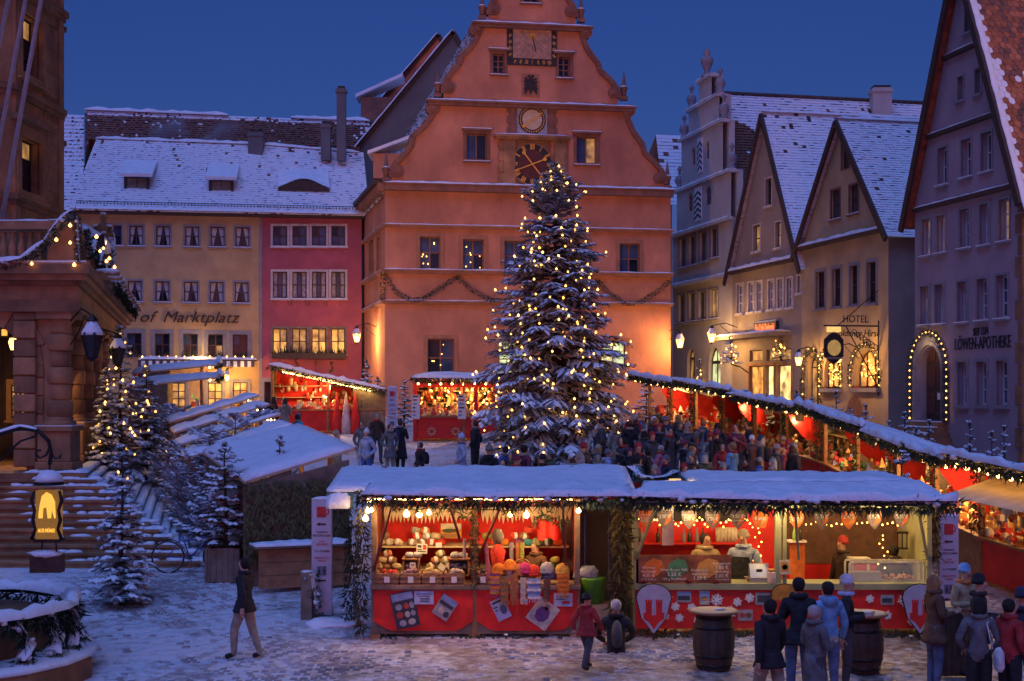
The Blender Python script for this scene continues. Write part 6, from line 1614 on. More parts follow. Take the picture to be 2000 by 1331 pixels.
def crate(px0, px1, py0, py1, v, label, col):
	a, b = nf.uz(px0, 1100, v)[0], nf.uz(px1, 1100, v)[0]; z1, z0 = nf.uz(px0, py0, v)[1], nf.uz(px0, py1, v)[1]
	o = thing('crate', nf.w((a + b) / 2, v, z0), label, 'crate')
	for (x0, x1, y0, y1, c0, c1) in ((a, a + .02, v, v + .35, z0, z1), (b - .02, b, v, v + .35, z0, z1), (a + .02, b - .02, v, v + .35, z0, z0 + .02), (a - .02, b + .02, v - .02, v + .37, z1, z1 + .02), (a + .02, b - .02, v + .33, v + .35, z0 + .02, z1)):
		MB(nf).box(x0, x1, y0, y1, c0, c1).build('board', wood_w, o)
	mb = MB(nf)
	for k in range(22): mb.blob((rr(a + .05, b - .05), v + rr(.06, .2), rr(z0 + .06, z0 + .75 * (z1 - z0))), (.055, .055, .045), seg=7)
	mb.build('wool_inside', col, o)
	for k in range(2):
		h_ = tag(MB(nf).blob((a + .1 + k * .14, v + .12, z1 + .07), (.085, .1, .055), seg=9, ring=5).build('felt_slipper', colmat('grey_felt', (.33, .33, .38))), 'grey felt slipper on the ' + label.split(' with')[0], 'slipper', 'felt slippers on crates')
crate(787, 818, 1094, 1126, .35, 'wooden crate on end with dark mauve wool', colmat('mauve_wool', (.20, .13, .18)))
crate(876, 916, 1094, 1126, .35, 'wooden crate on end with blue and white wool', colmat('navy_wool', (.10, .11, .18)))
def card(name, px, py, w, h, v, ang, mat, label, cat='notice', extra=None):
	u, z = nf.uz(px, py, v); c, s_ = math.cos(ang), math.sin(ang)
	P = lambda x, y: (u + x * c - y * s_, z + x * s_ + y * c)
	o = thing(name, nf.w(u, v, z), label, cat)
	MB(nf).prism([P(-w / 2, -h / 2), P(w / 2, -h / 2), P(w / 2, h / 2), P(-w / 2, h / 2)], v, v + .006).build('sheet', mat, o)
	if extra:
		for (x0, y0, x1, y1, m, *sh_) in extra:
			xs_ = [P(x0 * w, y0 * h), P(x1 * w, y0 * h), P(x1 * w, y1 * h), P(x0 * w, y1 * h)]
			if sh_: xs_ = [P((x0 + x1) / 2 * w + (x1 - x0) / 2 * w * math.cos(t * .7854), (y0 + y1) / 2 * h + (y1 - y0) / 2 * h * math.sin(t * .7854)) for t in range(8)]
			MB(nf).prism(xs_, v - .003, v + .001).build('print', m, o)
	return o
dkp = colmat('print_dark', (.05, .05, .07)); blp = colmat('print_blue', (.22, .30, .50)); grp = colmat('print_grey', (.32, .32, .33)); ppl = colmat('print_purple', (.14, .06, .2)); rdp = colmat('print_red', (.5, .06, .05)); orp = colmat('print_orange', (.55, .25, .06)); ivp = colmat('print_ivory', (.55, .50, .40))
card('poster', 791, 1192, .40, .60, -.035, rad(13), dkp, 'dark poster with rows of knitted patterns on red cloth', 'poster', [(-.45, .28, .45, .48, blp), (-.38, .02, -.08, .2, grp, 1), (-.02, .02, .2, .2, rdp, 1), (.22, .0, .42, .2, grp, 1), (-.4, -.2, -.1, -.02, rdp, 1), (-.05, -.22, .18, -.04, ivp, 1), (.2, -.2, .42, -.04, grp, 1), (-.35, -.44, -.05, -.25, grp, 1), (.02, -.44, .35, -.26, ivp, 1)])
card('notice', 828, 1168, .32, .22, -.036, 0, colmat('pale_blue_paper', (.42, .46, .66)), 'pale blue lettered notice on red cloth', 'notice', [(-.4, .25, .4, .3, dkp), (-.3, .08, .3, .14, dkp), (-.2, -.12, .3, -.04, dkp), (-.2, -.3, .25, -.22, dkp)])
card('poster', 869, 1187, .29, .37, -.035, rad(-33), grp, 'tilted photo poster with blue sky on red cloth', 'poster', [(-.5, .22, .5, .5, blp), (-.45, .05, .45, .22, dkp), (-.3, -.35, .1, -.05, ivp, 1), (.1, -.4, .45, -.1, dkp, 1)])
card('leaflet', 978, 1190, .24, .36, -.035, rad(25), colmat('pale_blue_paper', (.42, .46, .66)), 'tilted pale blue leaflet with dark knit drawing', 'leaflet', [(-.4, .32, .3, .42, dkp), (-.1, -.3, .4, .18, colmat('slate_print', (.12, .14, .24)), 1), (-.42, .12, -.15, .18, dkp), (-.42, -.02, -.2, .03, dkp)])
card('poster', 1060, 1199, .40, .44, -.037, rad(-36), ivp, 'tilted poster of purple knitwear on red cloth', 'poster', [(-.3, -.35, .3, .3, ppl, 1), (-.12, .18, .12, .42, colmat('print_skin', (.5, .28, .2)), 1), (-.4, -.45, -.1, -.2, grp, 1)])
card('notice', 1100, 1172, .31, .22, -.036, 0, colmat('pale_blue_paper', (.42, .46, .66)), 'pale notice with red words under the orange scarves', 'notice', [(-.4, .2, .35, .26, dkp), (-.4, .02, .1, .08, dkp), (-.05, -.3, .35, -.1, rdp)])
card('price_card', 824, 1072, .19, .17, 1.18, rad(-3), paper, 'white price card hanging from the upper shelf', 'card', [(-.4, .1, -.05, .35, dkp), (.1, -.1, .4, .4, rdp), (-.4, -.35, .4, -.25, dkp), (-.4, -.15, 0, -.05, dkp)])
card('price_card', 857, 1065, .11, .09, 1.18, rad(2), paper, 'small blank card clipped to the upper shelf', 'card')
card('price_card', 738, 1064, .12, .09, 1.18, rad(-8), paper, 'small card on the upper shelf by the left post', 'card')
card('price_card', 806, 1104, .10, .09, .33, 0, paper, 'price card hanging on the mauve wool crate', 'card', [(-.3, -.1, .3, .1, dkp)])
card('price_card', 863, 1108, .12, .11, .9, rad(-30), paper, 'tilted price card on the lower shelf', 'card')
card('framed_picture', 881, 1037, .37, .27, 1.55, 0, orp, 'landscape picture standing on the upper shelf', 'picture', [(-.48, .1, .48, .45, ivp), (-.45, -.15, .3, .15, colmat('print_green', (.07, .09, .04)), 1), (-.48, -.45, .45, -.2, wood_w)])
MB()
rc = thing('red_hanging_cloth', nf.w(X(1070, .9), .9, zev - .5), 'scalloped red cloth hanging under dark fir in the wool stall', 'cloth')
a, z = nf.uz(1050, 1018, .9); b, _ = nf.uz(1092, 1018, .9); zl = nf.uz(1070, 1053, .9)[1]
vs_ = []
for j in range(4):
	for i in range(11): s = i / 10; vs_.append((a + (b - a) * s, .9 + .03 * math.sin(s * 14), z + (zl - z) * j / 3 * (1 + .1 * math.sin(s * 9))))
MB(nf).add(vs_, [(j * 11 + i, j * 11 + i + 1, (j + 1) * 11 + i + 1, (j + 1) * 11 + i) for j in range(3) for i in range(10)], 0, True).build('drape', red, rc)
garland('dark fir bunch above the red hanging cloth', [nf.w(a - .03, .85, z), nf.w((a + b) / 2, .85, z + .12), nf.w(b + .08, .85, z - .05)], .12, 0, 320, hang=.2)
def scarf(px, py0, py1, w, col, label, v=-.10, lean=0.0, fringe=True, stripes=None):
	u, z1 = nf.uz(px, py0, v); z0 = nf.uz(px, py1, v)[1]
	o = thing('scarf', nf.w(u, v, z1), label, 'scarf')
	n = 8; mb = MB(nf); cols_ = stripes or [col]
	for i in range(n):
		t0, t1 = i / n, (i + 1) / n; za, zb2 = z1 + (z0 - z1) * t0, z1 + (z0 - z1) * t1; ua, ub = u + lean * t0, u + lean * t1
		ww = w * (1 + .1 * math.sin(i * 1.7))
		mb.add([(ua - ww / 2, v, za), (ua, v - .035, za), (ua + ww / 2, v, za), (ub - ww / 2, v - .005, zb2), (ub, v - .04, zb2), (ub + ww / 2, v - .005, zb2)], [(0, 1, 4, 3), (1, 2, 5, 4)], i % len(cols_), True)
	mb.build('knit', cols_, o)
	if fringe:
		f = MB(nf)
		for k in range(6): x = u + lean - w / 2 + w * k / 5; f.bar((x, v - .02, z0), (x + rr(-.02, .02), v - .03, z0 - rr(.05, .1)), .014)
		f.build('fringe', cols_[0], o)
	return o
K = lambda n, c: colmat(n, c, .95, .3, 28, .012, 80)
scarf(949, 1063, 1130, .07, K('rose_wool', (.5, .14, .18)), 'long rose scarf knotted on the red prop', v=-.02, lean=.05, fringe=False)
scarf(877 + 30, 1052, 1092, .05, K('greyrose_wool', (.42, .34, .36)), 'pale grey scarf tied to the prop by the middle post', v=.05, fringe=False)
scarf(966, 1120, 1160, .16, None, 'striped orange and plum scarf hanging over the counter', stripes=[K('plum_wool', (.22, .05, .16)), K('orange_wool', (.7, .22, .03)), K('rose_wool', (.5, .14, .18)), K('ochre_wool', (.5, .3, .06))])
scarf(985, 1125, 1175, .14, K('olive_wool', (.22, .16, .07)), 'olive brown fringed scarf on the counter edge', stripes=[K('olive_wool', (.22, .16, .07)), K('rust_wool', (.4, .15, .06))])
scarf(1004, 1122, 1172, .13, K('rust_wool', (.4, .15, .06)), 'rust fringed scarf on the counter edge', v=-.12)
scarf(1022, 1128, 1170, .10, K('cream_wool', (.58, .52, .42)), 'cream fringed scarf on the counter edge')
scarf(1043, 1130, 1170, .22, None, 'blue and white flecked scarf on the counter edge', v=-.13, stripes=[K('ltblue_wool', (.30, .40, .66)), K('white_wool', (.7, .68, .66)), K('blue_wool', (.14, .2, .42))])
scarf(1068, 1130, 1166, .11, K('choc_wool', (.14, .07, .05)), 'dark brown fringed scarf on the counter edge')
scarf(1100, 1122, 1158, .20, K('orange_wool', (.7, .22, .03)), 'bright orange scarf over the right counter edge', v=-.12, stripes=[K('orange_wool', (.7, .22, .03)), K('rust2_wool', (.5, .12, .02))])
def knit_hat(px, py, col, label, v=.08, s=1.0):
	u, z = nf.uz(px, py, v); o = thing('knit_hat', nf.w(u, v, z), label, 'hat')
	MB().lathe(nf.w(u, v, z), [(.11 * s, 0), (.12 * s, .04 * s), (.115 * s, .1 * s), (.08 * s, .16 * s), (.02, .19 * s)], 12).build('crown', col, o)
	MB().lathe(nf.w(u, v, z), [(.125 * s, 0), (.13 * s, .025 * s), (.125 * s, .05 * s)], 12).build('brim', col, o)
for q in ((975, 1122, ('orange_wool', (.7, .22, .03)), 'orange knitted hat on the counter'), (1024, 1120, ('magenta_wool', (.5, .04, .2)), 'magenta knitted hat on the counter'), (1042, 1125, ('redk_wool', (.55, .04, .03)), 'red knitted hat on the counter'), (1068, 1120, ('greyblue_wool', (.3, .33, .4)), 'grey blue knitted hat on the counter'), (1072, 1130, ('navy2_wool', (.06, .06, .16)), 'navy knitted hat on the counter'), (1098, 1122, ('ochre_wool', (.5, .3, .06)), 'ochre knitted hat on the counter'), (1012, 1124, ('rust_wool', (.4, .15, .06)), 'rust knitted hat beside the dummy head')):
	knit_hat(q[0], q[1], K(*q[2]), q[3])
u, z = nf.uz(996, 1120, .1); hd = thing('hat_display', nf.w(u, .1, z - .1), 'white display head wearing an orange knitted hat', 'display head')
MB().lathe(nf.w(u, .1, z - .12), [(.06, 0), (.05, .06), (.085, .12), (.10, .2), (.09, .28), (.05, .33)], 12).build('head', white, hd)
MB().lathe(nf.w(u, .1, z + .06), [(.16, 0), (.17, .02), (.11, .05), (.10, .12), (.04, .17)], 12).build('hat', K('orange_wool', (.7, .22, .03)), hd)
u, z = nf.uz(972, 1085, .6); mq = thing('jumper_display', nf.w(u, .6, z - .3), 'red jumper on a display torso inside the wool stall', 'display torso')
MB().tube([nf.w(u, .6, z - .32), nf.w(u, .6, z - .1), nf.w(u, .6, z + .08), nf.w(u, .6, z + .15), nf.w(u, .6, z + .2)], [.17, .18, .22, .12, .06], 12, sq=.6).build('jumper', K('redk_wool', (.55, .04, .03)), mq)
MB().lathe(nf.w(u, .6, z + .18), [(.05, 0), (.09, .08), (.1, .18), (.06, .27)], 10).build('head', colmat('dummy_dark', (.1, .09, .09)), mq)
for k, (px, n, c) in enumerate(((999, 'mauve_wool2', (.3, .24, .34)), (1011, 'rust_wool', (.4, .15, .06)), (1020, 'olive2_wool', (.32, .36, .10)))):
	scarf(px, 1060, 1098, .07, K(n, c), ['mauve', 'rust', 'olive green'][k] + ' scarf hanging from the upper shelf', v=1.15, fringe=False)
wh = thing('spinning_wheel', nf.w(nf.uz(1022, 1120, .25)[0], .25, zct), 'small wooden spinning wheel on the wool stall counter', 'spinning wheel')
c_ = nf.w(nf.uz(1020, 1112, .25)[0], .25, nf.uz(1020, 1112, .25)[1] + .02)
MB().tube([c_ + Vector((.15 * math.cos(t * .5236), 0, .15 * math.sin(t * .5236))) for t in range(13)], .016, 6, cap=False).build('rim', wood_w, wh)
for t in range(6): MB().bar(c_, c_ + Vector((.15 * math.cos(t * 1.047), 0, .15 * math.sin(t * 1.047))), .012).build('spoke', wood_w, wh)
MB().bar(c_ + Vector((-.06, .03, 0)), c_ + Vector((-.1, .03, -.2)), .02).bar(c_ + Vector((.06, .03, 0)), c_ + Vector((.1, .03, -.2)), .02).build('stand', wood_w, wh)
# ------------------------------------------------------------------ food stall
f0, f1 = nf.uz(1240, 1100)[0], nf.uz(1818, 1100)[0]
food = thing('food_stall', nf.w((f0 + f1) / 2, .9, zN), 'long red and sage green food stall with shield price signs', 'stall')
zfc = nf.uz(1500, 1140)[1]; zpt2, zpb2 = nf.uz(1500, 1150)[1], nf.uz(1500, 1228)[1]; zfe = nf.uz(1500, 992)[1]
fm = nf.uz(1520, 1060)[0]
for u in (f0 + .02, fm, f1 - .02): post(food, nf, u, .04, zpb2, zfe + .05, .10 if u == fm else .08, gpaint)
post(food, nf, fm + .12, .08, zfc, zfe + .05, .06, gpaint)
MB(nf).box(f0, f1, -.04, .55, zfc - .10, zfc).build('counter', gpaint, food)
for a, b in ((f0, fm), (fm, f1)):
	MB(nf).box(a + .004, b - .004, -.01, .04, zpb2, zpt2).build('front_panel', red_p, food); MB(nf).box(a, b, -.02, .03, zpt2 + .002, zfc - .102).build('counter_rail', gpaint, food)
MB(nf).box(f0, f1, Dp - .04, Dp, zN, zfe + .3).build('back_wall', red_p, food)
MB(nf).box(f0, f0 + .03, .1, Dp, zN, zfe + .15).build('side_wall', gpaint, food); MB(nf).box(f1 - .03, f1, .1, Dp, zN, zfe + .15).build('side_wall', gpaint, food)
MB(nf).box(f0 - .05, f1 + .05, -.02, .06, zfe, zfe + .12).build('head_beam', gpaint, food)
MB(nf).box(f0, f1, .1, Dp - .05, zfe + .14, zfe + .17).build('ceiling', ply, food)
zs3 = nf.uz(1400, 1060, 1.65)[1]
MB(nf).box(f0 + .04, fm - .3, 1.6, Dp - .05, zs3 - .03, zs3).build('shelf', red_p, food)
MB(nf).box(f0 + .04, fm - .2, Dp - .06, Dp - .045, zs3 + .35, zfe + .2).build('dark_panel', blk, food)
MB(nf).box(fm + .3, f1 - .05, Dp - .06, Dp - .045, zN + 1.0, zfe + .1).build('kitchen_panel', colmat('kitchen_brown', (.12, .06, .04)), food)
for u, du in ((f0 + .02, .28), (fm + .35, -.2), (f1 - .05, -.35)):
	MB(nf).bar((u, .02, zfc + .4), (u + du, -.62, zfe + .12), .04).build('prop', gpaint, food)
main_l, main_r = nf.uz(1330, 920, Dp + .3)[0], nf.uz(1710, 920, Dp + .3)[0]
fl2, fl3 = nf.uz(1228, 975, -.7)[0], nf.uz(1868, 985, -.7)[0]
zr2 = nf.uz(1500, 921, Dp + .3)[1]
MB(nf).add([(fl2 + .1, -.7, zfe + .14), (fl3, -.7, zfe + .12), (main_r + .35, Dp + .3, zr2 - .06), (main_l - .15, Dp + .3, zr2 - .06), (fl2 + .1, -.7, zfe + .10), (fl3, -.7, zfe + .08), (main_r + .35, Dp + .3, zr2 - .1), (main_l - .15, Dp + .3, zr2 - .1)], [(0, 1, 2, 3), (7, 6, 5, 4), (0, 4, 5, 1), (1, 5, 6, 2), (2, 6, 7, 3), (3, 7, 4, 0)]).build('roof', teal, food)
snow_slab(food, 'roof_snow', nf.w(main_l - .05, .35, zfe + .36), nf.w(main_r + .35, .35, zfe + .36), nf.w(main_r + .05, Dp + .3, zr2 - .06), nf.w(main_l, Dp + .3, zr2 - .06), .09, 30, 10, 331)
snow_slab(food, 'flap_snow', nf.w(fl2 + .1, -.7, zfe + .14), nf.w(fl3, -.7, zfe + .12), nf.w(fl3 - .25, .45, zfe + .40), nf.w(fl2 + .35, .45, zfe + .40), .07, 40, 6, 332, jit=.6)
garland('snow topped fir garland along the food stall eave', [nf.w(fl2, -.72, zfe + .20), nf.w((fl2 + fl3) / 2, -.73, zfe + .13), nf.w(fl3, -.72, zfe + .12)], .14, .11, 333, nl=.13, dens=1.4, hang=.5)
garland('thick fir garland hanging down the left corner of the food stall', [nf.w(f0 - .2, .0, zfe + .05), nf.w(f0 - .26, .0, zN + 1.2), nf.w(f0 - .3, .0, zN + .15)], .22, 0, 334, needle=fir_y, nl=.14, dens=1.5, hang=.7)
garland('fir garland hanging beside the right post of the food stall', [nf.w(f1 + .1, .1, zfe - .05), nf.w(f1 + .06, .1, zN + 1.3)], .12, 0, 335, needle=fir_y, nl=.12, hang=.6)
gp_ = [ray(1232, 915, 26.0), ray(1255, 935, 25.6), ray(1290, 938, 25.6), ray(1318, 925, 26.0)]
garland('fir garland slung between the two near stall roofs', gp_, .10, .025, 336, needle=fir_y)
lb_ = thing('roof_lamp', ray(1303, 955, 24.6), 'snow capped lamp housing between the two near stall roofs', 'lamp')
p = ray(1303, 962, 24.6); MB().box(p.x - .1, p.x + .1, p.y - .1, p.y + .1, p.z - .9, p.z + .04).build('housing', metal, lb_); MB().blob(p + Vector((0, 0, .08)), (.14, .14, .11), seg=9, ring=5).build('snow', snow, lb_)
bl = [ray(1325, 948, 24.6), ray(1335, 960, 24.6)]
s_ = light_string('bare bulbs beside the snow capped lamp housing', bl[0], bl, BULBW, 1.0); point_light('bulb_light', bl[0] + Vector((-.1, -.1, .05)), 6, s_)
MB(nf).box(nf.uz(1306, 930, .9)[0], nf.uz(1330, 930, .9)[0], .9, .94, zfe + .1, zr2 - .05).build('gable_board', ply, food)
hedge_panel(food, nf, f0 + .1, f1 - .1, .02, zN - .05, zpb2, 'fir_skirt', 240, fir, .12, 337)
shm = [colmat('shield_flame', (.60, .14, .03)), colmat('shield_grey', (.16, .12, .11)), orp]
wl = colmat('sign_white', (.75, .70, .62))
def shield(px, lines, label, base=1, v=-.02, blunt=False):
	u = nf.uz(px, 1020, v)[0]; zt_, zb2 = nf.uz(px, 998, v)[1], nf.uz(px, 1035, v)[1]; w = .125
	o = thing('price_shield', nf.w(u, v, zb2), label, 'sign')
	pts_ = [(u - w, zt_), (u + w, zt_), (u + w * 1.02, zt_ - .1), (u + w * .8, zt_ - .2), (u, zb2)] + [(u - w * .8, zt_ - .2), (u - w * 1.02, zt_ - .1)]
	if blunt: pts_ = [(u - w * .85, zt_), (u + w * .85, zt_), (u + w * 1.05, zt_ - .12), (u + w * .7, zb2 + .03), (u - w * .7, zb2 + .03), (u - w * 1.05, zt_ - .12)]
	MB(nf).prism(pts_, v, v + .012).build('board', shm[base], o)
	MB(nf).prism([(u - w * .1, zb2 + .06), (u + w * .75, zt_ - .17), (u + w * .9, zt_ - .02), (u + w * .2, zt_ - .14)], v - .003, v + .002).build('flame_print', shm[0] if base else shm[2], o)
	zz = zt_ - .07
	for t, s_ in lines: text('lettering', t, s_, nf, u, zz, v - .006, wl, o, ext=.002); zz -= s_ * .95
for px, ln, lb, bs in ((1262, [('Warmer', .05), ('Honigwein', .05), ('4.00 €', .075)], 'flame coloured shield price sign reading 4.00 by the left post', 0), (1298, [('Kammgetränke', .036), ('3.00 €', .07)], 'pointed shield price sign reading 3.00 next to the flame shield', 1), (1346, [('Punschgetränke', .034), ('alkoholfrei', .04), ('2.00 €', .07)], 'pointed shield price sign, third from the left post of the food stall', 1), (1392, [('Käsebrezeln', .036), ('vegetarisch', .038), ('1.50 €', .07)], 'pointed shield price sign listing the meatless snack', 1), (1441, [('Ritter-Burger XXL', .03), ('3.50 €', .07), ('150 g Rindfleisch', .03)], 'pointed shield price sign reading 3.50 before the cash desk sign', 1), (1556, [('Warmer', .045), ('Honigwein', .045), ('4.00 €', .07)], 'shield price sign reading 4.00 right of the middle post', 0), (1606, [('Punschgetränke', .034), ('3.00 €', .07)], 'smoky shield price sign reading 3.00 over the grill', 1), (1658, [('alkoholfrei', .04), ('2.00 €', .07)], 'flame coloured shield price sign over the grill', 0), (1708, [('Käsebrezeln', .036), ('1.50 €', .07)], 'dark shield price sign right of the flame coloured one over the grill', 1), (1762, [('Ritter-Burger', .036), ('3.50 €', .07)], 'shield price sign reading 3.50 by the right post', 1)):
	shield(px, ln, lb, bs)
shield(1485, [('', .06), ('Kasse', .085)], 'blunt flame coloured sign reading Kasse', 0, blunt=True)
a, b = nf.uz(1240, 1110, .02)[0] + .02, nf.uz(1428, 1110, .02)[0]; z1 = nf.uz(1300, 1084, .02)[1]
mn = thing('menu_board', nf.w((a + b) / 2, .02, zfc), 'long printed menu panel with prices standing on the food counter', 'sign')
MB(nf).box(a, b, .0, .015, zfc, z1).build('panel', colmat('menu_brown', (.22, .07, .035), .5, .6, 5), mn)
for (x0, x1, m_) in ((.06, .3, shm[0]), (.32, .55, colmat('menu_green', (.06, .2, .1))), (.62, .9, orp)):
	MB(nf).prism([(a + (b - a) * (x0 + x1) / 2 + (b - a) * (x1 - x0) / 2 * math.cos(t * .7854), (zfc + z1) / 2 + .06 * math.sin(t) + .13 * math.sin(t * .7854)) for t in range(8)], -.004, .002).build('food_print', m_, mn)
for fx, ls in ((.13, [('Warmer', .065), ('Honigwein', .06), ('4.00 €', .08), ('+2.50 € Pfand', .045)]), (.40, [('Ritter-Burger XXL', .06), ('3.50 €', .09), ('150 g Rindfleisch', .06)]), (.67, [('Käsebrezeln', .06), ('vegetarisch', .06), ('1.50 €', .085)]), (.90, [('Kammgetränke', .05), ('3.00 €', .085), ('alkoholfrei', .055), ('2.00 €', .085), ('+2.50 € Pfand', .04)])):
	zz = zfc + .05 + sum(s_ for _, s_ in ls) * .98
	for t, s_ in ls: zz -= s_ * .5; text('lettering', t, s_, nf, a + (b - a) * fx, zz, -.006, wl, mn, ext=.002); zz -= s_ * .5
for k, px in enumerate((1258, 1345, 1398)):
	u = nf.uz(px, 1138, -.02)[0]; o = thing('fir_posy', nf.w(u, -.02, zfc), 'small fir posy with red berries on the food counter', 'posy', 'posies on the food counter')
	nb = MB()
	for j in range(60): d = Vector((rr(-1, 1), rr(-1, .5), rr(0, .9))).normalized(); q = nf.w(u, -.0, zfc + .01); s_ = d.cross(Vector((0, 0, 1))) * .012; nb.add([q - s_, q + s_, q + d * rr(.05, .11)], [(0, 1, 2)])
	nb.build('sprigs', fir_y, o); mb = MB()
	for j in range(5): mb.blob(nf.w(u + rr(-.06, .06), -.03, zfc + rr(.02, .06)), .015, seg=6)
	tag(mb.build('berries', colmat('berry_red', (.4, .03, .03)), o), kind='stuff')
def bottle(px, v, z, col, label, h=.26, name='bottle', group='bottles on the food stall shelf'):
	u = nf.uz(px, 1050, v)[0]
	o = MB().lathe(nf.w(u, v, z), [(.035, 0), (.037, .01), (.037, h * .55), (.015, h * .72), (.013, h * .95), (.016, h)], 9).build(name, col); tag(o, label, 'bottle', group)
for k, px in enumerate((1248, 1253, 1285, 1296, 1307, 1336, 1347, 1361, 1373)): bottle(px, 1.7, zs3, [colmat('bottle_dark', (.03, .025, .02), .2), colmat('bottle_label', (.2, .2, .24), .4)][k % 2], ['dark bottle on the red shelf of the food stall', 'grey labelled bottle on the red shelf of the food stall'][k % 2])
for k, px in enumerate((1402, 1409, 1416, 1423, 1430, 1437)):
	u = nf.uz(px, 1050, 1.7)[0]
	tag(MB().lathe(nf.w(u, 1.7, zs3), [(.03, 0), (.04, .13), (.04, .26)], 9).build('cup_stack', ivp), 'stack of white cups on the red shelf', 'cups', 'stacks of white cups')
bottle(1552, .9, zfc + .62, colmat('bottle_green', (.18, .3, .05), .3), 'green sauce bottle on the white shelf beside the middle post', group=None); bottle(1562, .9, zfc + .62, colmat('bottle_dark', (.03, .025, .02), .2), 'dark sauce bottle beside the green one', group=None)
MB(nf).box(nf.uz(1540, 1060, .9)[0], nf.uz(1575, 1060, .9)[0], .85, 1.1, zfc + .59, zfc + .62).build('side_shelf', white, food)
MB(nf).box(nf.uz(1543, 1060, .95)[0], nf.uz(1572, 1060, .95)[0], .95, .97, zfc - .2, zfc + .58).build('flame_poster', shm[0], food)
u = nf.uz(1484, 1120, .2)[0]; cr = thing('cash_register', nf.w(u, .2, zfc), 'grey cash register on the food counter', 'cash register')
MB(nf).box(u - .17, u + .17, .1, .4, zfc, zfc + .08).build('base', metal, cr); MB(nf).add([(u - .16, .2, zfc + .08), (u + .16, .2, zfc + .08), (u + .16, .3, zfc + .29), (u - .16, .3, zfc + .29), (u - .16, .38, zfc + .08), (u + .16, .38, zfc + .08), (u + .16, .38, zfc + .29), (u - .16, .38, zfc + .29)], [(0, 1, 2, 3), (5, 4, 7, 6), (3, 2, 6, 7), (1, 5, 6, 2), (4, 0, 3, 7)]).build('display', metal, cr)
MB(nf).box(u - .05, u + .05, .235, .245, zfc + .16, zfc + .21).build('badge', blk, cr)
u = nf.uz(1508, 1125, .05)[0]; jr = thing('glass_jar', nf.w(u, .05, zfc), 'glass jar with orange lid on the food counter', 'jar')
MB().lathe(nf.w(u, .05, zfc), [(.075, 0), (.08, .02), (.08, .17), (.065, .2)], 12).build('jar', colmat('jar_pink', (.55, .38, .36), .2), jr); MB().lathe(nf.w(u, .05, zfc + .2), [(.072, 0), (.072, .03), (.06, .035)], 12).build('lid', orp, jr)
card('leaflet_stand', 1533, 1108, .17, .24, -.02, rad(4), ivp, 'printed leaflet propped at the middle post', 'leaflet', [(-.4, -.3, .4, .35, orp), (-.3, -.2, .3, .2, rdp, 1)])
u0_, u1_ = nf.uz(1655, 1100, .3)[0], nf.uz(1800, 1100, .3)[0]
vt = thing('glass_counter_case', nf.w(u0_, .2, zfc), 'low glass display case with pastries on the food counter', 'display case')
mb = MB(nf)
for u in (u0_, u1_): mb.box(u - .015, u + .015, .12, .15, zfc, zfc + .32).box(u - .015, u + .015, .45, .48, zfc, zfc + .32)
mb.box(u0_, u1_, .12, .15, zfc + .32, zfc + .35).box(u0_, u1_, .45, .48, zfc + .32, zfc + .35); mb.build('frame', ivp, vt)
MB(nf).box(u0_ + .02, u1_ - .02, .13, .135, zfc + .01, zfc + .32).build('glass', M('clear_glass', (.8, .85, .85), .05, 0, 1, alpha=.18), vt)
mb = MB(nf)
for k in range(30): mb.blob((rr(u0_ + .6, u1_ - .1), rr(.2, .4), zfc + rr(.03, .09)), (rr(.03, .055), .04, .03), seg=7)
mb.build('pastries', colmat('pastry', (.45, .2, .06)), vt)
MB(nf).box(u0_ + .04, u0_ + .55, .2, .42, zfc + .01, zfc + .16).build('steel_tray', metal, vt)
MB(nf).box(nf.uz(1660, 1090, .8)[0], nf.uz(1700, 1090, .8)[0], .75, 1.05, zfc + .3, zfc + .33).box(nf.uz(1662, 1090, .8)[0], nf.uz(1667, 1090, .8)[0], .78, .8, zfc - .2, zfc + .3).box(nf.uz(1693, 1090, .8)[0], nf.uz(1698, 1090, .8)[0], .78, .8, zfc - .2, zfc + .3).build('work_table', ivp, food)
u = nf.uz(1760, 1040, .9)[0]; ln_ = thing('hanging_cage_lamp', nf.w(u, .9, zfc + .6), 'dark caged lamp hanging at the right end of the food stall', 'lamp')
mb = MB(nf); z = nf.uz(1760, 1070, .9)[1]
for x in (-.08, 0, .08): mb.box(u + x - .008, u + x + .008, .82, .84, z, z + .25)
mb.box(u - .1, u + .1, .8, .98, z + .25, z + .28).box(u - .1, u + .1, .8, .98, z - .02, z); mb.build('cage', black, ln_)
pts_ = []
for k in range(46):
	u = f0 + .12 + (fm - f0 - .3) * k / 45; pts_.append(nf.w(u, 1.2, zs3 + .40 + .06 * math.sin(k * 1.1) + rr(-.03, .03)))
pts_ += [nf.w(fm - .2 + rr(-.08, .08), .9, zfc + .2 + k * .08) for k in range(12)]
light_string('tiny fairy lights strung across the food stall', pts_[0], pts_, BULB, .32)
pts_ = [nf.w(fm + .3 + k * .09, 1.4, zs3 + .36 + rr(-.04, .04)) for k in range(26)] + [nf.w(f1 - .55 + rr(-.1, .1), .9, zfc + .15 + .07 * k) for k in range(9)]
light_string('tiny fairy lights over the grill side of the food stall', pts_[0], pts_, BULB, .32)
fx_ = thing('strip_lamp', nf.w(fm, .3, zfe + .12), 'strip lamps under the food stall ceiling', 'lamp')
for k in range(3):
	u = f0 + .9 + k * 1.6; MB(nf).box(u - .4, u + .4, .28, .34, zfe + .085, zfe + .115).build('tube', tube_m, fx_)
	point_light('tube_light', nf.w(u, -.38, zfe + .02), 26, fx_, (1, .64, .30)); point_light('tube_light', nf.w(u, .7, zfe - .05), 20, fx_, (1, .62, .28))
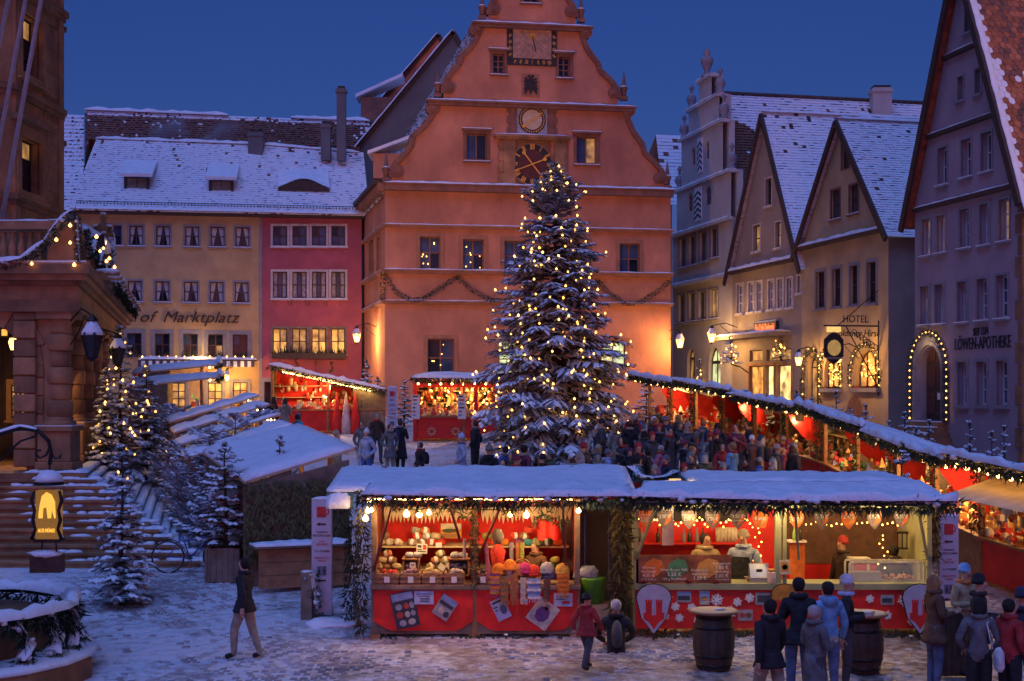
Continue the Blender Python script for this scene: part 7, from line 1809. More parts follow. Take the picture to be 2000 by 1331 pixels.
def crystal(px, py, r_):
	u, z = nf.uz(px, py, -.012); o = MB(nf)
	for k in range(6):
		a_ = k * math.pi / 3 + .3; c, s_ = math.cos(a_), math.sin(a_)
		P = lambda t, w: (u + c * t - s_ * w, z + s_ * t + c * w)
		o.prism([P(0, -.014), P(r_ * .6, -.016), P(r_, 0), P(r_ * .6, .016), P(0, .014)], -.022 - .0015 * k, -.012)
		for q in (-1, 1): o.prism([P(r_ * .4, 0), P(r_ * .75, q * r_ * .3), P(r_ * .62, q * r_ * .34), P(r_ * .3, 0)], -.021 - .0012 * k, -.0115)
	tag(o.build('paper_snow_crystal', paper), 'white paper snow crystal on the red food stall front', 'decoration', 'paper snow crystals')
for px, py, r_ in ((1400, 1172, .12), (1440, 1176, .085), (1464, 1168, .09), (1319, 1185, .085), (1351, 1187, .085), (1327, 1207, .08), (1305, 1168, .08), (1426, 1195, .12), (1300, 1204, .07), (1362, 1212, .07), (1699, 1170, .08), (1766, 1172, .12), (1733, 1202, .085), (1694, 1203, .06), (1780, 1213, .08)): crystal(px, py, r_)
for px, py, w, h, lb, ex in ((1336, 1166, .24, .18, 'grey landscape photo on the red food stall front', [(-.45, -.3, .4, .1, dkp), (-.4, .1, .4, .4, blp)]), (1376, 1168, .17, .24, 'small framed burger picture on the red front', [(-.4, .0, .4, .4, blp), (-.35, -.2, .35, .1, orp, 1), (-.4, -.45, .4, -.25, ivp)]), (1456, 1202, .24, .18, 'picture of two round pies on the red front', [(-.45, -.25, .0, .25, rdp, 1), (.0, -.25, .45, .25, colmat('print_brown', (.2, .09, .05)), 1)]), (1493, 1170, .30, .2, 'dark wide photo on the red front behind the guests', [(-.4, -.3, .4, .3, dkp)]), (1733, 1172, .22, .16, 'grey photo of a feast on the right red front', [(-.4, -.3, .4, .15, dkp), (-.3, .2, .3, .35, blp)])):
	card('photo_print', px, py, w, h, -.02, 0, grp, lb, 'photo', ex)
def castle_shield(px, lab, v=-.28, base=None, em=None, hgt=.98, w=.30):
	u = nf.uz(px, 1200, v)[0]; zb2, zt_ = nf.uz(px, 1240, v)[1], nf.uz(px, 1140, v)[1]; hgt = zt_ - zb2
	o = thing('castle_shield', nf.w(u, v, zb2), lab, 'shield')
	def pr(k):
		pts_ = []
		for i in range(9): a_ = math.pi * i / 8; pts_.append((u + w * k * math.cos(a_), zt_ - w * .8 + w * .8 * k * math.sin(a_)))
		return [(u, zb2 + (1 - k) * .3)] + [(u + w * k * .72, zb2 + hgt * .33)] + pts_ + [(u - w * k * .72, zb2 + hgt * .33)]
	MB(nf).prism(pr(1.0), v, v + .03).build('rim', black, o); MB(nf).prism(pr(.94), v - .008, v + .01).build('field', base, o)
	z = zt_ - .30; rm_ = em
	for sx in (-1, 1):
		mb = MB(nf); c = u + sx * .085
		mb.prism([(c - .05, z - .22), (c + .05, z - .22), (c + .05, z), (c - .05, z)], v - .014, v - .004)
		for k in (-1, 0, 1): mb.prism([(c + k * .04 - .014, z), (c + k * .04 + .014, z), (c + k * .04 + .014, z + .035), (c + k * .04 - .014, z + .035)], v - .014, v - .004)
		mb.build('tower_emblem', rm_, o)
	MB(nf).prism([(u - .17, z - .18), (u - .135, z - .18), (u - .135, z - .221), (u + .135, z - .221), (u + .135, z - .18), (u + .17, z - .18), (u + .17, z - .28), (u + .08, z - .34), (u, z - .46), (u - .08, z - .34), (u - .17, z - .28)], v - .014, v - .004).build('wall_emblem', rm_, o)
	MB(nf).box(u - .02, u + .02, v + .03, v + .06, zN, zb2 + .3).build('stake', wood_dk, o)
gsh = colmat('shield_silver', (.45, .44, .50), .4, .1)
castle_shield(1277, 'grey shield with red castle at the left end of the food stall', base=gsh, em=red_p)
castle_shield(1797, 'grey shield with red castle at the right end of the food stall', base=gsh, em=red_p)
castle_shield(1533, 'orange shield with red emblem behind the guest in black', base=colmat('shield_orange', (.55, .22, .03)), em=red_p, v=-.2, w=.24)
# ------------------------------------------------------------------ the other stalls
PAL = {'gold': [(.75, .5, .15), (.8, .6, .3), (.6, .3, .08), (.5, .08, .04)], 'red': [(.6, .05, .04), (.7, .6, .5), (.55, .1, .06), (.7, .55, .3)], 'wood': [(.45, .26, .1), (.3, .16, .07), (.6, .45, .25), (.5, .08, .05)], 'toys': [(.6, .06, .05), (.7, .62, .5), (.1, .3, .12), (.6, .35, .08), (.12, .16, .4)]}
def market_stall(name, label, A, B, zA, zB, depth=2.2, drop=.5, front=red_p, pal='wood', back=red, bulbs=9, watts=30, eave=.6, garl=True, drapes=2, signs=0, seed=1, lamp='bulbs', gl=None, close=None, wallm=None, n_goods=90, snowth=.12, hang=True, ribs=0, bs=.95):
	A = Vector((A[0], A[1], 0)); B = Vector((B[0], B[1], 0)); fr = Frame(A, B - A); L = (B - A).length
	rn = random.Random(seed); sl_ = ' '.join(label.split(' with')[0].split(' behind')[0].split(' and')[0].split()[:7])
	zg_ = lambda u: G(fr.w(u, eave, 0).y)
	ze_ = lambda u: zA + (zB - zA) * u / L
	t = thing(name, fr.w(L / 2, eave + depth / 2, min(zg_(0), zg_(L))), label, 'stall')
	W = fr.w; d1 = eave + depth; wallm = wallm or wood
	MB().add([W(0, 0, ze_(0)), W(L, 0, ze_(L)), W(L, d1, ze_(L) - drop), W(0, d1, ze_(0) - drop), W(0, 0, ze_(0) + .05), W(L, 0, ze_(L) + .05), W(L, d1, ze_(L) - drop + .05), W(0, d1, ze_(0) - drop + .05)], [(3, 2, 1, 0), (4, 5, 6, 7), (0, 1, 5, 4), (1, 2, 6, 5), (2, 3, 7, 6), (3, 0, 4, 7)]).build('roof', ply if drop < .95 else teal, t)
	snow_slab(t, 'roof_snow', W(0, 0, ze_(0) + .05), W(L, 0, ze_(L) + .05), W(L, d1, ze_(L) - drop + .05), W(0, d1, ze_(0) - drop + .05), snowth, max(8, int(L * 3)), 7 if not ribs else 24, seed, ribs=ribs)
	for u in (.08, L / 2, L - .08):
		for v in ((eave, d1 - .1) if u != L / 2 else (eave,)):
			MB(fr).box(u - .045, u + .045, v - .045, v + .045, zg_(u) - .1, ze_(u) - drop * v / d1).build('post', wood_w, t)
	zc_ = lambda u: zg_(u) + .95
	npan = max(2, int(L / 1.6))
	for k in range(npan):
		a, b = L * k / npan + .01, L * (k + 1) / npan - .01
		MB(fr).prism([(a, zg_(a) + .1), (b, zg_(b) + .1), (b, zc_(b) - .06), (a, zc_(a) - .06)], eave - .02, eave + .02).build('front_panel', front, t)
	MB(fr).prism([(0, zc_(0) - .055), (L, zc_(L) - .055), (L, zc_(L)), (0, zc_(0))], eave - .12, eave + .6).build('counter', wood_w, t)
	MB(fr).prism([(0, zg_(0)), (L, zg_(L)), (L, ze_(L) - drop), (0, ze_(0) - drop)], d1 - .12, d1 - .08).build('back_wall', back, t)
	for u in (.02, L - .05):
		lo = eave + (depth * .45 if close is None else 0); MB(fr).add([(u, lo, zg_(u)), (u, d1 - .1, zg_(u)), (u, d1 - .1, ze_(u) - drop), (u, lo, ze_(u) - drop * lo / d1), (u + .03, lo, zg_(u)), (u + .03, d1 - .1, zg_(u)), (u + .03, d1 - .1, ze_(u) - drop), (u + .03, lo, ze_(u) - drop * lo / d1)], [(3, 2, 1, 0), (4, 5, 6, 7), (0, 4, 7, 3), (0, 1, 5, 4)]).build('side_wall', wallm, t)
	for k in range(drapes):
		u = L * (k + .5) / drapes + rn.uniform(-.2, .2); n = 5; vs_ = []
		for i in range(n + 1):
			s = i / n; vs_ += [(u + .05 * math.sin(i * 2.1), eave + .1 + s * 1.1, ze_(u) - .12 - drop * .3 - .1 * s), (u + .05 * math.sin(i * 2.1 + 1), eave + .1 + s * 1.1, zc_(u) + .02 + (.9 * (1 - s) ** 1.5))]
		MB(fr).add(vs_, [(2 * i, 2 * i + 1, 2 * i + 3, 2 * i + 2) for i in range(n)], 0, True).build('red_drape', red, t)
	ms = [colmat(pal + '_ware', c, .5) for c in PAL[pal]]
	mb = MB(fr)
	for k in range(n_goods):
		u = rn.uniform(.15, L - .15); v = eave + rn.uniform(0, .5); s = rn.uniform(.03, .085); z = zc_(u) + s + rn.choice([0, 0, .12, .25, .4]) * (v - eave) * 2
		m_ = rn.randrange(len(ms))
		if k % 3 == 0: mb.box(u - s, u + s, v - s, v + s, z - s, z + s * rn.uniform(.6, 1.6), m_)
		elif k % 3 == 1: mb.blob((u, v, z), (s, s, s * 1.2), m_, seg=7)
		else: mb.add([(u - s, v - s, z - s), (u + s, v - s, z - s), (u + s, v + s, z - s), (u - s, v + s, z - s), (u, v, z + s * 2)], [(0, 1, 4), (1, 2, 4), (2, 3, 4), (3, 0, 4)], m_)
	if hang:
		for k in range(n_goods // 2):
			u = rn.uniform(.2, L - .2); v = d1 - rn.uniform(.2, .6); z = ze_(u) - drop - rn.uniform(.1, 1.0); s = rn.uniform(.04, .1)
			mb.blob((u, v, z), (s, s * .6, s * rn.uniform(.8, 2.2)), rn.randrange(len(ms)), seg=6)
	tag(mb.build('wares', ms, t), kind='stuff')
	for k in range(2): MB(fr).prism([(0.1, zc_(0) + .45 + k * .45), (L - .1, zc_(L) + .45 + k * .45), (L - .1, zc_(L) + .48 + k * .45), (.1, zc_(0) + .48 + k * .45)], d1 - .5, d1 - .13).build('shelf', ply, t)
	for k in range(signs):
		u = L * (k + .6) / (signs + .2); s_ = thing('wooden_sign', W(u, eave - .1, ze_(u) - .45), 'hanging wooden name board of the ' + sl_, 'sign', 'hanging boards of the right stalls')
		MB(fr).box(u - .28, u + .28, eave - .1, eave - .075, ze_(u) - .48, ze_(u) - .22).build('board', ply, s_); MB(fr).bar((u - .2, eave - .09, ze_(u) - .22), (u - .2, eave - .09, ze_(u) - .05), .012).bar((u + .2, eave - .09, ze_(u) - .22), (u + .2, eave - .09, ze_(u) - .05), .012).build('chain', black, s_)
	if garl: garland(gl or 'snow topped fir garland on the eave of the ' + sl_, [W(0, -.03, ze_(0) + .02), W(L / 2, -.05, ze_(L / 2) + .0), W(L, -.03, ze_(L) + .02)], .14, .13, seed + 5, nl=.13, dens=1.0, hang=.5)
	if lamp == 'bulbs' and bulbs:
		s_ = light_string('bulbs under the eave of the ' + sl_, W(0, .05, ze_(0)), [W(L * (k + .5) / bulbs, .12, ze_(L * (k + .5) / bulbs) - .13 - rn.uniform(0, .06)) for k in range(bulbs)], BULBW, bs * .85, wire=[W(L * k / 20, .12, ze_(L * k / 20) - .06 - .04 * math.sin(k * 1.3) ** 2) for k in range(21)])
	else:
		s_ = thing('light_tube', W(L / 2, .2, ze_(L / 2)), 'bright tube lamp under the eave of the ' + sl_, 'lamp'); MB().bar(W(L * .1, .3, ze_(L * .1) - .1), W(L * .9, .3, ze_(L * .9) - .1), .05).build('tube', tube_m, s_)
	for k in range(max(1, int(L / 2.4))): u = L * (k + .5) / max(1, int(L / 2.4)); point_light('stall_light', W(u, eave + .3, ze_(u) - drop * .3 - .3), watts * 1.5, s_, (1, .60, .24))
	return t, fr, L
hz = 2.42
RP = [(4.4, 53.5), (5.55, 48.9), (6.76, 44.2), (7.9, 39.6), (8.13, 33.0), (8.47, 28.0), (9.7, 23.6)]
specs = [('right_stall', 'red draped stall next to the Christmas tree', 'red', 8, 34, 2, 0), ('right_stall', 'birdhouse stall before the cafe', 'wood', 8, 34, 2, 0), ('right_stall', 'carved ware stall with hanging boards before the hotel', 'wood', 7, 40, 1, 2), ('right_stall', 'toy stall with red drape and lettered boards before the hotel corner', 'toys', 9, 46, 2, 2), ('right_stall', 'ornament stall with red cloth and blue back before the pharmacy', 'gold', 8, 50, 1, 0), ('right_stall', 'gingerbread stall with red panels at the open end of the right row', 'red', 13, 46, 0, 0)]
for k, (nm, lb, pl_, nb_, wt, dr_n, sg_) in enumerate(specs):
	A, B = RP[k], RP[k + 1]; dx = .02
	e = .10 * (k % 2)
	_, f_, l_ = market_stall(nm, lb, A, B, G(A[1]) + hz + e, G(B[1]) + hz + e, depth=2.0, drop=.88 if k < 5 else .6, pal=pl_, bulbs=nb_, watts=wt, drapes=dr_n, signs=sg_, seed=400 + 7 * k, front=red_p if k != 4 else wood_w, back=red if k not in (2, 4) else (wood_w if k == 2 else colmat('blue_back', (.12, .12, .35))), n_goods=110 + 20 * (k > 3), bs=1.25 if k == 5 else .95, eave=.75)
	for q in (0, 1): garland(['thin', 'thick'][q] + ' fir garland on a post of the ' + ' '.join(lb.split(' with')[0].split()[:7]), [f_.w(l_ * (.5 + .48 * q), .68, G(B[1] + 1.5) + 2.1), f_.w(l_ * (.5 + .48 * q), .66, G(B[1] + 1.5) + .95)], .10 + .07 * q, 0, 700 + 2 * k + q, needle=[fir, fir_y][k % 2], hang=.6)
fr = Frame(RP[5], (RP[6][0] - RP[5][0], RP[6][1] - RP[5][1]))
aw = thing('lit_awning', fr.w(1.8, .3, 4.1), 'pale canvas awning glowing under the bulbs of the gingerbread stall', 'awning')
MB(fr).add([(.5, -.35, G(26) + 1.95), (4.2, -.35, G(24) + 1.92), (4.2, .8, G(24) + 2.28), (.5, .8, G(26) + 2.3)], [(0, 1, 2, 3)]).build('canvas', M('canvas', (.55, .42, .28), .9, .2, 3), aw)
for k in range(12):
	p = fr.w(.8 + k * .28, .95, G(25.5) + 1.55 + .12 * (k % 3)); tag(MB().blob(p, (.09, .04, .09), seg=8).build('gingerbread_heart', colmat('gingerbread', (.28, .12, .05))), 'brown gingerbread heart hanging in the open end stall', 'gingerbread', 'gingerbread hearts')
LA, LB = (-3.15, 28.7), (-5.0, 33.5)
ls, lfr, LL = market_stall('left_stall', 'stall with broad snowy roof and hedge covered gable end', LA, LB, G(28.7) + 2.55, G(33.5) + 2.55, depth=1.7, drop=.62, pal='wood', bulbs=3, garl=False, drapes=0, seed=470, eave=.5, watts=12, n_goods=30, hang=False, back=wood)
ef = Frame((-5.20, 27.80), (.93, .36)); zl_ = G(28.1)
MB(ef).prism([(.0, zl_ - .1), (2.1, zl_), (2.1, zl_ + 2.42), (0, zl_ + 1.9)], .0, .05).build('gable_boarding', wood, ls)
hedge_panel(ls, ef, .0, 2.12, -.01, zl_ + .4, zl_ + 2.05, 'fir_cladding', 520, M('fir_olive', (.10, .095, .035), .8, .45, 8), 0, 471, th=.14, nl=.12)
ctr = thing('plank_counter', ef.w(1.0, -.5, zl_), 'low plank counter with snowy top in front of the hedge covered stall', 'counter')
for k in range(3): MB(ef).box(.15, 1.95, -.72 - .004 * k, -.68, zl_ + .03 + k * .25, zl_ + .27 + k * .25).build('plank', wood_w, ctr)
MB(ef).box(.05, 2.0, -.85, -.25, zl_ + .80, zl_ + .85).build('top', wood, ctr); snow_slab(ctr, 'snow', ef.w(.05, -.86, zl_ + .85), ef.w(2.0, -.86, zl_ + .85), ef.w(2.0, -.25, zl_ + .85), ef.w(.05, -.25, zl_ + .85), .05, 14, 5, 472, jit=.8)
lab = ['first', 'second', 'third', 'last']
for k in range(4):
	a = Vector((-5.15 - .68 * k, 33.9 + 2.3 * k)); b = Vector((-5.15 - .68 * k - .62, 33.9 + 2.3 * k + 2.1)); zz = G(a.y) + 2.5 + .05 * k
	market_stall('left_stall', lab[k] + ' snow roofed stall behind the hedge covered one', a, b, zz, zz + .05, depth=2.0, drop=.75, pal='gold', bulbs=3, garl=False, drapes=0, seed=480 + k, eave=.5, watts=16, n_goods=20, hang=False, bs=.6, back=wood, ribs=4, snowth=.09)
for k, (x, y) in enumerate(((-10.55, 51.5), (-11.3, 55))):
	market_stall('left_stall', ['snow roofed stall with lit front before the yellow inn', 'half hidden snow roofed stall behind the lit one'][k], (x, y), (x - .55, y + 2.8), G(y) + 2.45 + .25 * k, G(y + 2) + 2.5 + .25 * k, depth=2.6, drop=.35, pal='toys', bulbs=0, lamp='tube', garl=True, drapes=0, seed=490 + k, eave=.6, watts=40, n_goods=40)
p0, p1 = ray(527, 800, 55.4), ray(752, 800, 55.4)
s3_, f3_, L3 = market_stall('pink_side_stall', 'stall with slanting garlanded roof and red wares before the pink house', (p0.x, 55.2), (p1.x, 55.6), ray(0, 716, 55.2).z, ray(0, 765, 55.6).z, depth=1.8, drop=.1, pal='red', bulbs=0, lamp='tube', drapes=1, seed=501, eave=.5, watts=75, n_goods=150)
hedge_panel(s3_, f3_, L3 * .72, L3, .5, G(55), G(55) + 1.75, 'dark_side_panel', 10, fir, 0, 502); MB(f3_).box(L3 * .72, L3, .44, .48, G(55.5), G(55.5) + 1.9).build('side_panel', wood, s3_)
for k in range(3): tag(MB().lathe(f3_.w(L3 * .58 + k * .35, .3, G(55)), [(.22, 0), (.2, .5), (.1, 1.1), (.02, 1.7)], 9).build('cloth_cone', red if k != 1 else colmat('striped_cone', (.65, .5, .48))), ['tall red cloth cone beside the red wares', 'short pale striped cone beside the red wares', 'tall red cloth cone against the dark side panel'][k], 'decoration')
p0, p1 = ray(818, 800, 53.3), ray(1004, 800, 53.3)
s4_, f4_, L4 = market_stall('red_ornament_stall', 'bright red stall full of glittering gold ornaments before the clock house', (p0.x - .2, 52.7), (p1.x, 52.7), ray(0, 742, 52.7).z, ray(0, 742, 52.7).z, depth=1.7, drop=-.15, pal='gold', bulbs=9, back=colmat('green_back', (.06, .12, .05)), drapes=0, seed=511, eave=.5, watts=85, n_goods=420, wallm=red_p, close=1)
MB(f4_).box(0, L4, .4, .5, ray(0, 757, 53).z, ray(0, 748, 53).z).build('head_beam', red_p, s4_)
for u in (.06, L4 * .62): MB(f4_).box(u - .06, u + .08, .38, .47, G(53.3), ray(0, 748, 53).z).build('red_post', red_p, s4_)
light_string('small golden lamps among the ornaments of the red stall', f4_.w(0, 1, 5), [f4_.w(rr(.2, L4 - .1), rr(.9, 1.8), G(53) + rr(1.1, 2.0)) for k in range(60)], BULB, .6)
for px in (843, 890):
	u, z = f4_.uz(px, 843, .47); mb = MB(f4_)
	for k in range(12): a_ = k * .5236; mb.prism([(u + .1 * math.cos(a_ - .2), z + .1 * math.sin(a_ - .2)), (u + .2 * math.cos(a_), z + .2 * math.sin(a_)), (u + .1 * math.cos(a_ + .2), z + .1 * math.sin(a_ + .2)), (u + .07 * math.cos(a_), z + .07 * math.sin(a_))], .465 - .001 * k, .475)
	mb.build('snowflake_emblem', cream_p, s4_)
for px, nm in ((812, 'lettered pale poster on the left side of the red stall'), (902, 'tall lettered poster at the middle post of the red stall')):
	u, z = f4_.uz(px, 795, .3); o = thing('price_poster', f4_.w(u, .3, z), nm, 'poster'); MB(f4_).box(u - .15, u + .15, .29, .305, z - .45, z + .45).build('sheet', paper, o)
	for k in range(6): MB(f4_).box(u - .11, u + rr(-.02, .12), .285, .292, z + .36 - k * .14, z + .42 - k * .14).build('print', [dkp, rdp, blp][k % 3], o)
# ------------------------------------------------------------------ lanterns and other lamps
def wall_lantern(px, py, Y_, label, watts, lit=True, arm=None, s=1.0):
	p = ray(px, py, Y_); o = thing('wall_lantern', p, label, 'lantern')
	gl_ = lant_g if lit else colmat('lantern_glass_dark', (.02, .02, .025), .15)
	MB().lathe(p + Vector((0, 0, -.28 * s)), [(.10 * s, 0), (.19 * s, .38 * s)], 6, smooth=False).build('glass', gl_, o)
	MB().lathe(p + Vector((0, 0, .10 * s)), [(.22 * s, 0), (.20 * s, .05 * s), (.10 * s, .2 * s), (.09 * s, .27 * s), (.12 * s, .29 * s), (.02 * s, .40 * s)], 6, smooth=False).build('cap', black, o)
	for k in range(6): a_ = k * 1.0472; MB().bar(p + Vector((.10 * s * math.cos(a_), .10 * s * math.sin(a_), -.28 * s)), p + Vector((.195 * s * math.cos(a_), .195 * s * math.sin(a_), .1 * s)), .018 * s).build('bar', black, o)
	MB().lathe(p + Vector((0, 0, -.36 * s)), [(.02 * s, 0), (.08 * s, .05 * s), (.11 * s, .08 * s)], 6).build('foot', black, o)
	MB().lathe(p + Vector((0, 0, .12 * s)), [(.21 * s, 0), (.19 * s, .07 * s), (.11 * s, .2 * s), (.09 * s, .25 * s)], 8).build('snow', snow, o)
	if arm:
		q = p + Vector(arm); MB().tube([p + Vector((0, 0, .40 * s)), p + Vector((0, 0, .48 * s)), q.lerp(p, .5) + Vector((0, 0, .62 * s)), q + Vector((0, 0, .40 * s))], .022, 6).tube([p.lerp(q, .3) + Vector((0, 0, .5 * s)), p.lerp(q, .6) + Vector((0, 0, .2 * s)), q + Vector((0, 0, -.05))], .016, 6).build('bracket', black, o)
	if lit: point_light('lantern_light', p + Vector((0, -.05, -.08)), watts, o, (1, .52, .16), .12)
wall_lantern(697, 657, 67.6, 'lit lantern between the pink house and the clock house', 650, arm=(1.0, .3, 0))
wall_lantern(1328, 668, 66.3, 'lit lantern on the right corner of the clock house', 480, arm=(-.5, 1.5, 0))
wall_lantern(1390, 657, 66.0, 'lit lantern on a long arm at the pale stepped house', 420, arm=(1.4, .8, 0))
wall_lantern(1560, 703, 57.8, 'lit lantern left of the hotel door', 200, arm=(.8, .3, 0), s=.85)
wall_lantern(1638, 697, 53.6, 'lit lantern between the arched hotel windows', 200, arm=(.8, .2, 0), s=.8)
wall_lantern(443, 736, 70.2, 'lit bell lamp over the inn door', 420, arm=(0, .9, .1), s=.8)
wall_lantern(291, 740, 56, 'lit lamp behind the tall lit fir', 60, arm=(-.3, .8, .1), s=.8)
wall_lantern(180, 668, 34.0, 'unlit black lantern hanging from the first arcade column', 0, False, arm=(-.65, .45, 0), s=1.3)
wall_lantern(230, 690, 37.6, 'unlit black lantern hanging from the second arcade column', 0, False, arm=(-1.0, .4, 0), s=1.05)
light_string('candle bulbs along the pelmet shelf of the inn', yb.w(0, -.6, 8), [yb.w(yb.uz(278 + 16.5 * k, 697, -.5)[0], -.5, yb.uz(278 + 16.5 * k, 697, -.5)[1]) for k in range(14)], scale=.9)
point_light('candle_glow', yb.w(yb.uz(390, 700)[0], -.9, yb.uz(390, 690)[1]), 40)
def arch_bulbs(fr, poly, label, n, out=.22, v=-.14):
	us_ = [q[0] for q in poly]; cu_ = (min(us_) + max(us_)) / 2; r_ = (max(us_) - min(us_)) / 2 + out; zt_ = max(q[1] for q in poly) - (max(us_) - min(us_)) / 2; z0 = min(q[1] for q in poly)
	pts_ = []; ll = zt_ - z0 - .1
	tot = 2 * ll + math.pi * r_
	for k in range(n):
		t = tot * k / (n - 1)
		if t < ll: pts_.append((cu_ - r_, z0 + .1 + t))
		elif t < ll + math.pi * r_: a_ = math.pi - (t - ll) / r_; pts_.append((cu_ + r_ * math.cos(a_), zt_ + r_ * math.sin(a_)))
		else: pts_.append((cu_ + r_, zt_ - (t - ll - math.pi * r_)))
	w = [fr.w(a, v, b) for a, b in pts_]
	garland('fir garland behind the ' + label, [p + Vector((0, .05, 0)) for p in w[::2] + [w[-1]]], .10, 0, len(label), nl=.1, dens=.7)
	return light_string(label, w[0], w, scale=.48)
for k, a in enumerate(aa): arch_bulbs(ht, a, ['bulbs round the arched hotel window by the lantern', 'bulbs round the wide arched hotel window'][k], 16)
arch_bulbs(ht, dd[0], 'bulbs round the hotel door arch', 12)
s_ = arch_bulbs(ap, dr_, 'bulbs round the pharmacy portal', 32, .45)
point_light('portal_glow', ap.w(sum(p[0] for p in dr_) / len(dr_), -.5, max(p[1] for p in dr_)), 10, s_)
for k, a in enumerate(aa):
	us_ = [q[0] for q in a]; zs2_ = [q[1] for q in a]
	light_string(['curtain of tiny lights in the arched hotel window by the lantern', 'curtain of tiny lights in the wide arched hotel window'][k], ht.w(us_[0], .1, zs2_[0]), [ht.w(min(us_) + (max(us_) - min(us_)) * rr(.15, .85), .1, rr(min(zs2_) + .15, max(zs2_) - .35)) for _ in range(24)], scale=.45)
u, z = ht.uz(1716, 690); q = ht.w(u, 0, z)
br = thing('hotel_sign_bracket', q, 'long wrought iron bracket with scrolls holding the hotel sign', 'bracket')
e = q + Vector((-2.15, -.5, 1.0)); tp = q + Vector((0, 0, 1.0))
MB().tube([tp, e], .03, 6).build('arm', black, br); MB().tube([tp + Vector((0, 0, .2)), q + Vector((0, 0, -1.6))], .035, 6).build('wall_bar', black, br); MB().tube([q + Vector((0, 0, -1.3)), tp.lerp(e, .6)], .022, 6).build('brace', black, br)
MB().tube([tp.lerp(e, .75), q + Vector((.2, .05, 2.5))], .018, 5).build('stay', black, br)
for k in range(7):
	c = tp.lerp(e, .08 + .06 * k) + Vector((0, 0, -.25 - .12 * (6 - k) * .8)); r_ = .2 - .012 * k
	MB().tube([c + Vector((-r_ * math.cos(t * .6) * (1 - t / 16), 0, r_ * math.sin(t * .6) * (1 - t / 16))) for t in range(13)], .016, 5).build('scroll', black, br)
hs_fr = Frame(tp, (tp.x - e.x, tp.y - e.y)); ua = -(tp - e).length
text('lettering', 'HOTEL', .42, hs_fr, ua * .42, tp.z + .24, 0, black, br, width=1.0, squash=.9); text('lettering', 'Goldener Hirsch', .36, hs_fr, ua * .38, tp.z - .28, -.02, black, br, width=2.0, shear=.2)
c = e.lerp(tp, .18) + Vector((0, 0, -.82)); hs = thing('hanging_sign', c, 'ornate black hanging sign with glowing golden stag panel', 'sign')
MB(hs_fr).prism([(ua * .82 + .4 * math.cos(t * .5236) * (1.08 if t % 2 else .95), c.z + .58 * math.sin(t * .5236) * (1.06 if t % 2 else .95)) for t in range(12)], -.05, .05).build('wreath', blk, hs)
MB(hs_fr).prism([(ua * .82 + .27 * math.cos(t * .5236), c.z + .3 * math.sin(t * .5236)) for t in range(12)], -.07, -.045).build('panel', M('glow_gold', (.6, .4, .1), .5, .3, 6, emit=(1, .6, .15), es=.22), hs); MB(hs_fr).box(ua * .82 - .26, ua * .82 + .26, -.07, .05, c.z + .58, c.z + .78).build('crown_lamp', M('glow_gold2', (.6, .4, .1), .5, .3, 6, emit=(1, .7, .2), es=.7), hs); MB(hs_fr).box(ua * .82 - .3, ua * .82 + .3, -.09, .02, c.z - .42, c.z - .34).build('ledge', metal, hs)
MB().bar(c + Vector((0, 0, .55)), c + Vector((0, 0, .84)), .03).build('hanger', black, hs)
